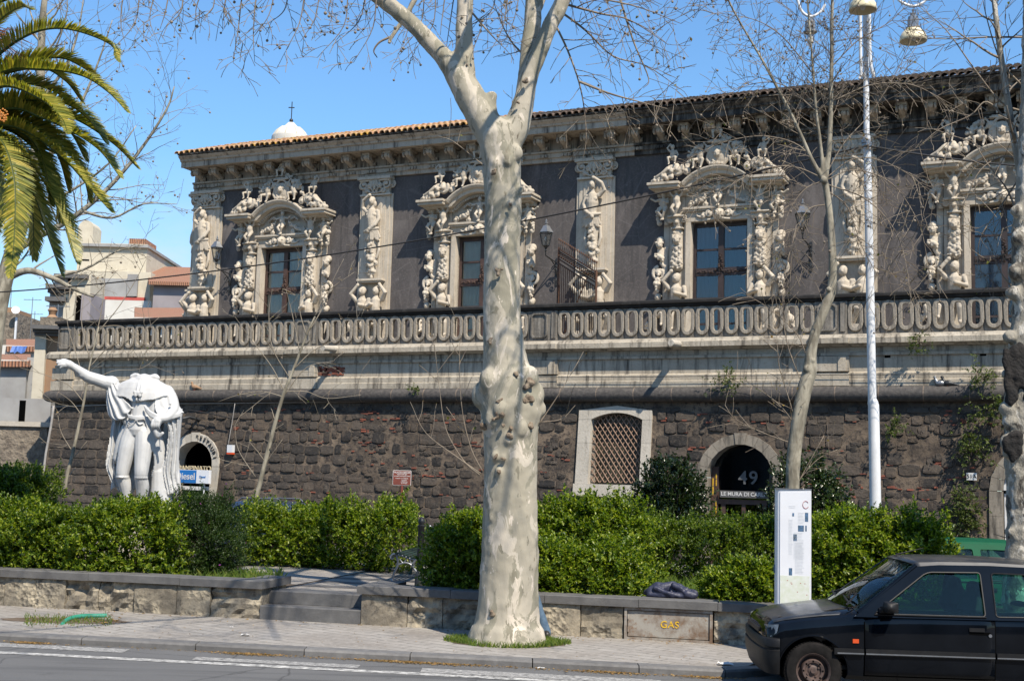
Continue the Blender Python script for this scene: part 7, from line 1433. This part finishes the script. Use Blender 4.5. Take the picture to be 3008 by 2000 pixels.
car('dusty black three-door hatchback parked at the kerb in front of the white column', loc, ry_, 'black_paint', 'dust_sheen_paint', 'parked cars')
g_ = aty(2800, 1620, 19.1); car('green hatchback parked behind the hedge at the right', (8.55, 19.1, 0), math.pi-R_(2), 'green_paint', 'green_paint', 'parked cars', False)
b_ = aty(830, 1470, 33.); bc = car('dark blue car with roof bars parked between the middle hedge and the bastion', (b_[0]-1.9, 33.8, 0), -WA, 'blue_paint', 'blue_paint', 'parked cars', False)
for y in (-.5, .5): MB().tube([(1.1, y, 1.40), (1.2, y, 1.47), (2.3, y, 1.47), (2.4, y, 1.40)], .02, 6).build('roof_bar', 'grey_metal', bc, 60)
# ------------------------------------------------------------------ buildings beyond the left corner and behind the palace
def bld(name, label, cat, px, py, Y, rz=0): b = aty(px, py, Y); return thing(name, label, cat, (b[0], Y, 0), rz)
def rel(t, px, py, Y): return V3(px, py, Y)-Vector(t.location)
def slab_px(t, name, mat, x0, y0, x1, y1, Y, d, hi=None):    # block whose front spans those picture columns and heights
    a = rel(t, x0, y0, Y); b = rel(t, x1, y0, Y); c = rel(t, (x0+x1)/2, y1, Y); m = MB().box(a.x, b.x, a.y, a.y+d, c.z if y1 is not None else -t.location.z, max(a.z, b.z) if hi is None else hi); return m.build(name, mat, t)
# church with the white lantern dome behind the palace roof
Y = 120; t = bld('church_dome', 'white church dome with a ball and iron cross rising behind the palace roof', 'dome', 852, 420, Y); c = rel(t, 852, 432, Y); q = Y/FPX
MB().lathe([(55*q, -14), (55*q, 0), (57*q, .3), (56*q, .9), (55*q, 18*q), (51*q, 34*q), (42*q, 48*q), (30*q, 58*q), (20*q, 62*q), (15*q, 68*q), (9*q, 74*q), (2*q, 75*q)], 40, c).build('dome', 'white_stucco', t, 40)
m = MB()
for k in range(10): a = 6.2832*k/10+.2; m.tube([c+Vector((r*q*math.cos(a), r*q*math.sin(a), z*q)) for r, z in ((55.5, 0), (55.5, 18), (51.5, 34), (42.5, 48), (30.5, 58))], .06, 5)
m.build('rib', 'cream_stucco', t); tp = c+Vector((0, 0, 75*q)); MB().ball(tp+Vector((0, 0, 6*q)), 6*q, n=12, m=8).build('ball', 'dark_metal', t, 180)
MB().tube([tp+Vector((0, 0, 8*q)), tp+Vector((0, 0, 64*q))], .05, 6).tube([tp+Vector((-10*q, 0, 46*q)), tp+Vector((8*q, 0, 46*q))], .05, 6).build('cross', 'dark_metal', t)
# cream church block with bell wall
Y = 95; t = bld('church', 'cream church block with bell gable, dark cornices and tiled roofs at the left', 'church', 320, 900, Y); q = Y/FPX
slab_px(t, 'wall', 'cream_stucco', 230, 718, 433, 1200, Y, 14); slab_px(t, 'wall', 'cream_stucco', 190, 800, 444, 1200, Y-1.2, 1.19); slab_px(t, 'bell_gable', 'cream_stucco', 230, 665, 274, 718, Y+1, 2)
a = rel(t, 252, 668, Y+1); MB().tube([a+Vector((0, .06, 0)), a+Vector((0, 1.9, 0))], 22*q, 24).build('gable_top', 'cream_stucco', t)
m = MB()
for x0, x1, y, e in ((226, 436, 716, 8), ): A_, B_ = rel(t, x0, y, Y-.3), rel(t, x1, y, Y-.3); m.box(A_.x, B_.x, A_.y, A_.y+14.5, A_.z-6*q, A_.z+2*q)
m.build('cornice', 'grey_stucco', t); slab_px(t, 'chimney', 'far_tile', 380, 702, 428, 722, Y+1, 3); slab_px(t, 'grey_block', 'grey_stucco', 375, 806, 405, 870, Y-1.5, .25); slab_px(t, 'grey_patch', 'grey_stucco', 253, 820, 396, 878, Y-1.4, .19); slab_px(t, 'red_band', 'red_band', 272, 874, 425, 881, Y-1.42, .2); slab_px(t, 'vent', 'void', 236, 762, 262, 766, Y-.02, .1); slab_px(t, 'lower_wall', 'white_stucco', 265, 884, 444, 1200, Y-1.8, .35)
def roof_px(t, name, mat, x0, x1, yt, yb, Y, depth, drop=.0):
    a, b, c, d = rel(t, x0, yb, Y), rel(t, x1, yb+drop, Y), rel(t, x1, yt+drop, Y+depth), rel(t, x0, yt, Y+depth); m = MB().add([a, b, c, d]+[p-Vector((0, 0, .25)) for p in (a, b, c, d)], [(0, 1, 2, 3), (7, 6, 5, 4), (0, 4, 5, 1), (1, 5, 6, 2), (2, 6, 7, 3), (3, 7, 4, 0)]); return m.build(name, mat, t)
roof_px(t, 'tile_roof', 'far_tile', 436, 660, 782, 826, Y-3, 8, 6); slab_px(t, 'lilac_wall', 'lilac_stucco', 452, 832, 660, 1100, Y-2.5, .6)
t2 = bld('low_house', 'low house with an orange tiled roof behind the balustrade at the left', 'house', 450, 930, 82); roof_px(t2, 'roof', 'far_tile', 395, 640, 904, 938, 80, 8); slab_px(t2, 'wall', 'white_stucco', 390, 938, 640, 1200, 80.5, 5)
# dark stone corner of the church front with an arched niche
Y = 84; t = bld('stone_building', 'dark stone church corner with stepped cornices and a pale niche, left of the cream church', 'building', 220, 900, Y)
slab_px(t, 'dark_pier', 'grey_stucco', 148, 846, 204, 1200, Y, 3); slab_px(t, 'pale_bay', 'cream_stucco', 190, 848, 222, 1200, Y-.3, 3); slab_px(t, 'niche', 'void', 218, 868, 243, 945, Y-.02, .1); slab_px(t, 'right_pier', 'lilac_stucco', 240, 862, 268, 1200, Y-.1, 3); slab_px(t, 'arch_wall', 'cream_stucco', 200, 806, 268, 870, Y, 3)
for x0, x1, y0, y1, dd in ((134, 210, 836, 848, .9), (140, 212, 848, 860, .5), (132, 190, 872, 884, .7), (158, 256, 806, 816, .4)): slab_px(t, 'cornice', 'basalt_cap', x0, y0, x1, y1, Y-dd, 3)
slab_px(t, 'attic', 'grey_stucco', 160, 814, 208, 838, Y, 3)
# brown pillar building by the bastion corner
Y = 50; t = bld('brown_house', 'ochre plastered house corner with a dark cornice beside the bastion', 'house', 140, 1100, Y)
slab_px(t, 'wall', 'brown_stucco', 134, 985, 185, 1300, Y, 6); slab_px(t, 'quoin', 'cream_stucco', 104, 985, 136, 1300, Y-.15, 6)
for x0, x1, y0, y1, dd in ((90, 186, 956, 966, .7), (96, 186, 966, 976, .45), (101, 186, 976, 986, .25)): slab_px(t, 'cornice', 'basalt_cap', x0, y0, x1, y1, Y-dd, 6)
slab_px(t, 'parapet', 'rubble', 118, 932, 178, 957, Y+.4, 4); a = rel(t, 132, 932, Y); MB().lathe([(.3, 0), (.32, .05), (.2, .12), (.12, .2), (.16, .32), (.2, .38), (.14, .46), (.12, .5)], 12, a+Vector((0, .8, 0))).build('finial', 'brown_stucco', t, 50)
# small houses at the far left
Y = 70; t = bld('ruined_house', 'roofless brick house with a white satellite dish at the far left', 'house', 20, 950, Y)
slab_px(t, 'wall', 'rubble', -90, 918, 46, 1200, Y, 6); slab_px(t, 'parapet', 'brown_stucco', -90, 903, 34, 918, Y+.5, 3); slab_px(t, 'pipe', 'white_paint', 45, 932, 50, 1000, Y-.2, .1)
a = rel(t, 46, 912, Y-.4); MB().lathe([(.0, .0), (.12, .02), (.22, .07)], 20).xf(Matrix.Translation(a) @ Matrix.Rotation(R_(70), 4, 'X') @ Matrix.Rotation(R_(20), 4, 'Y')).build('satellite_dish', 'white_paint', t, 60)
Y = 62; t = bld('tiled_house', 'small house with a brown tiled roof and a blue awning at the far left', 'house', 60, 1030, Y)
roof_px(t, 'roof', 'far_tile', 18, 104, 996, 1018, Y, 4); slab_px(t, 'wall', 'white_stucco', -40, 1016, 104, 1300, Y+.3, 4); m = MB(); a = rel(t, 36, 1016, Y-.1); b = rel(t, 74, 1036, Y-.4); m.add([(a.x+(b.x-a.x)*i/6, a.y+.12*math.sin(i*1.9)-(.25 if j else 0), a.z if not j else b.z+.06*math.sin(i*2.5)) for j in (0, 1) for i in range(7)], [(i, i+1, 8+i, 7+i) for i in range(6)]); m.build('awning', 'tarp_blue', t)
Y = 54; t = bld('grey_shed', 'low grey shed with a white tiled edge at the far left', 'shed', 40, 1100, Y)
slab_px(t, 'wall', 'grey_stucco', -120, 1062, 80, 1400, Y, 5); slab_px(t, 'white_edge', 'white_stucco', -120, 1058, 84, 1068, Y-.25, 5.3); roof_px(t, 'roof', 'far_tile', -120, 90, 1040, 1060, Y-.3, 4); slab_px(t, 'side_wall', 'grey_stucco', 80, 1050, 112, 1400, Y+.2, 4)
Y = 47; t = bld('rubble_wall', 'rough stone boundary wall left of the bastion', 'wall', 70, 1250, Y)
slab_px(t, 'upper_wall', 'grey_stucco', -160, 1172, 150, 1250, Y, .6); slab_px(t, 'lower_wall', 'rubble', -160, 1240, 140, 1560, Y-.5, .49); slab_px(t, 'doorway', 'void', 58, 1176, 76, 1246, Y-.02, .1); slab_px(t, 'coping', 'arch_stone', -160, 1240, 150, 1250, Y-.6, .58)
for px, py, Y, h in ((92, 940, 70, 1.6), (30, 905, 71, 1.4), (168, 945, 52, .9), (98, 985, 75, 1.8)):   # roof aerials
    c = V3(px, py, Y); a = thing('tv_aerial', {92: 'tall thin roof aerial between the ruined house and the ochre corner', 30: 'roof aerial on the ruined house at the far left', 168: 'short aerial on the ochre house parapet', 98: 'faint tall aerial just right of the far trees'}[px], 'aerial', c, 0, 'roof aerials'); m = MB().tube([(0, 0, -h), (0, 0, h*.8)], .02, 5).tube([(-.5, 0, h*.7), (.5, 0, h*.7)], .014, 4)
    for i in range(5): m.tube([(-.4+.2*i, -.2, h*.7), (-.4+.2*i, .2, h*.7+.05)], .01, 4)
    m.build('aerial_mast', 'grey_metal', a)
# far trees
def far_tree(label, px, py, Y, r, seed):
    c = V3(px, py, Y); t = thing('far_tree', label, 'tree', (c.x, c.y, 0)); rng = np.random.default_rng(seed); o = np.array((c.x, c.y, 0)); n = 900; d = unit(rng.normal(size=(n, 3))); P = np.array(c)-o+d*r*np.array([1.3, 1, .8])*rng.uniform(.5, 1.05, n)[:, None]*(1+.25*np.sin(d[:, :1]*9)*np.sin(d[:, 2:]*8))
    link('crown', leaf_mesh('crown', P, unit(rng.normal(size=(n, 3))), unit(rng.normal(size=(n, 3))), np.full(n, .5), np.full(n, .2)), 'far_leaf', t); MB().tube([(0, 0, 0), (0, .05, c.z*.6), (.1, 0, c.z)], [.25, .2, .1], 8).build('trunk', 'twig_bark', t)
far_tree('far green tree between the ruined house and the ochre corner, left of two', 66, 978, 110, 1.0, 1); far_tree('far green tree between the ruined house and the ochre corner, right of two', 86, 980, 106, .8, 2)

# unseen lava-stone railway viaduct, added behind the camera to give dark reflections
t = thing('added_viaduct', 'unseen dark railway viaduct with blind arches, added behind the camera for reflections', 'viaduct', (0, -34, 0))
pol = [[(-80, 0), (80, 0), (80, 11), (-80, 11)]]+[[(x-3, .3)]+[(x-3*math.cos(math.pi*i/16), 5+3*math.sin(math.pi*i/16)) for i in range(17)]+[(x+3, .3)] for x in range(-72, 73, 8)]
plate(pol, 3.0).build('arcade', 'basalt_cap', t); MB().box(-80, 80, -1.45, -1.4, 0, 10.9).build('added_arch_backing', 'basalt_cap', t); MB().box(-80, 80, -1.7, 1.7, 11.002, 11.5).build('parapet', 'basalt_cap', t)  # backing added to shut the arches against the bright horizon sky
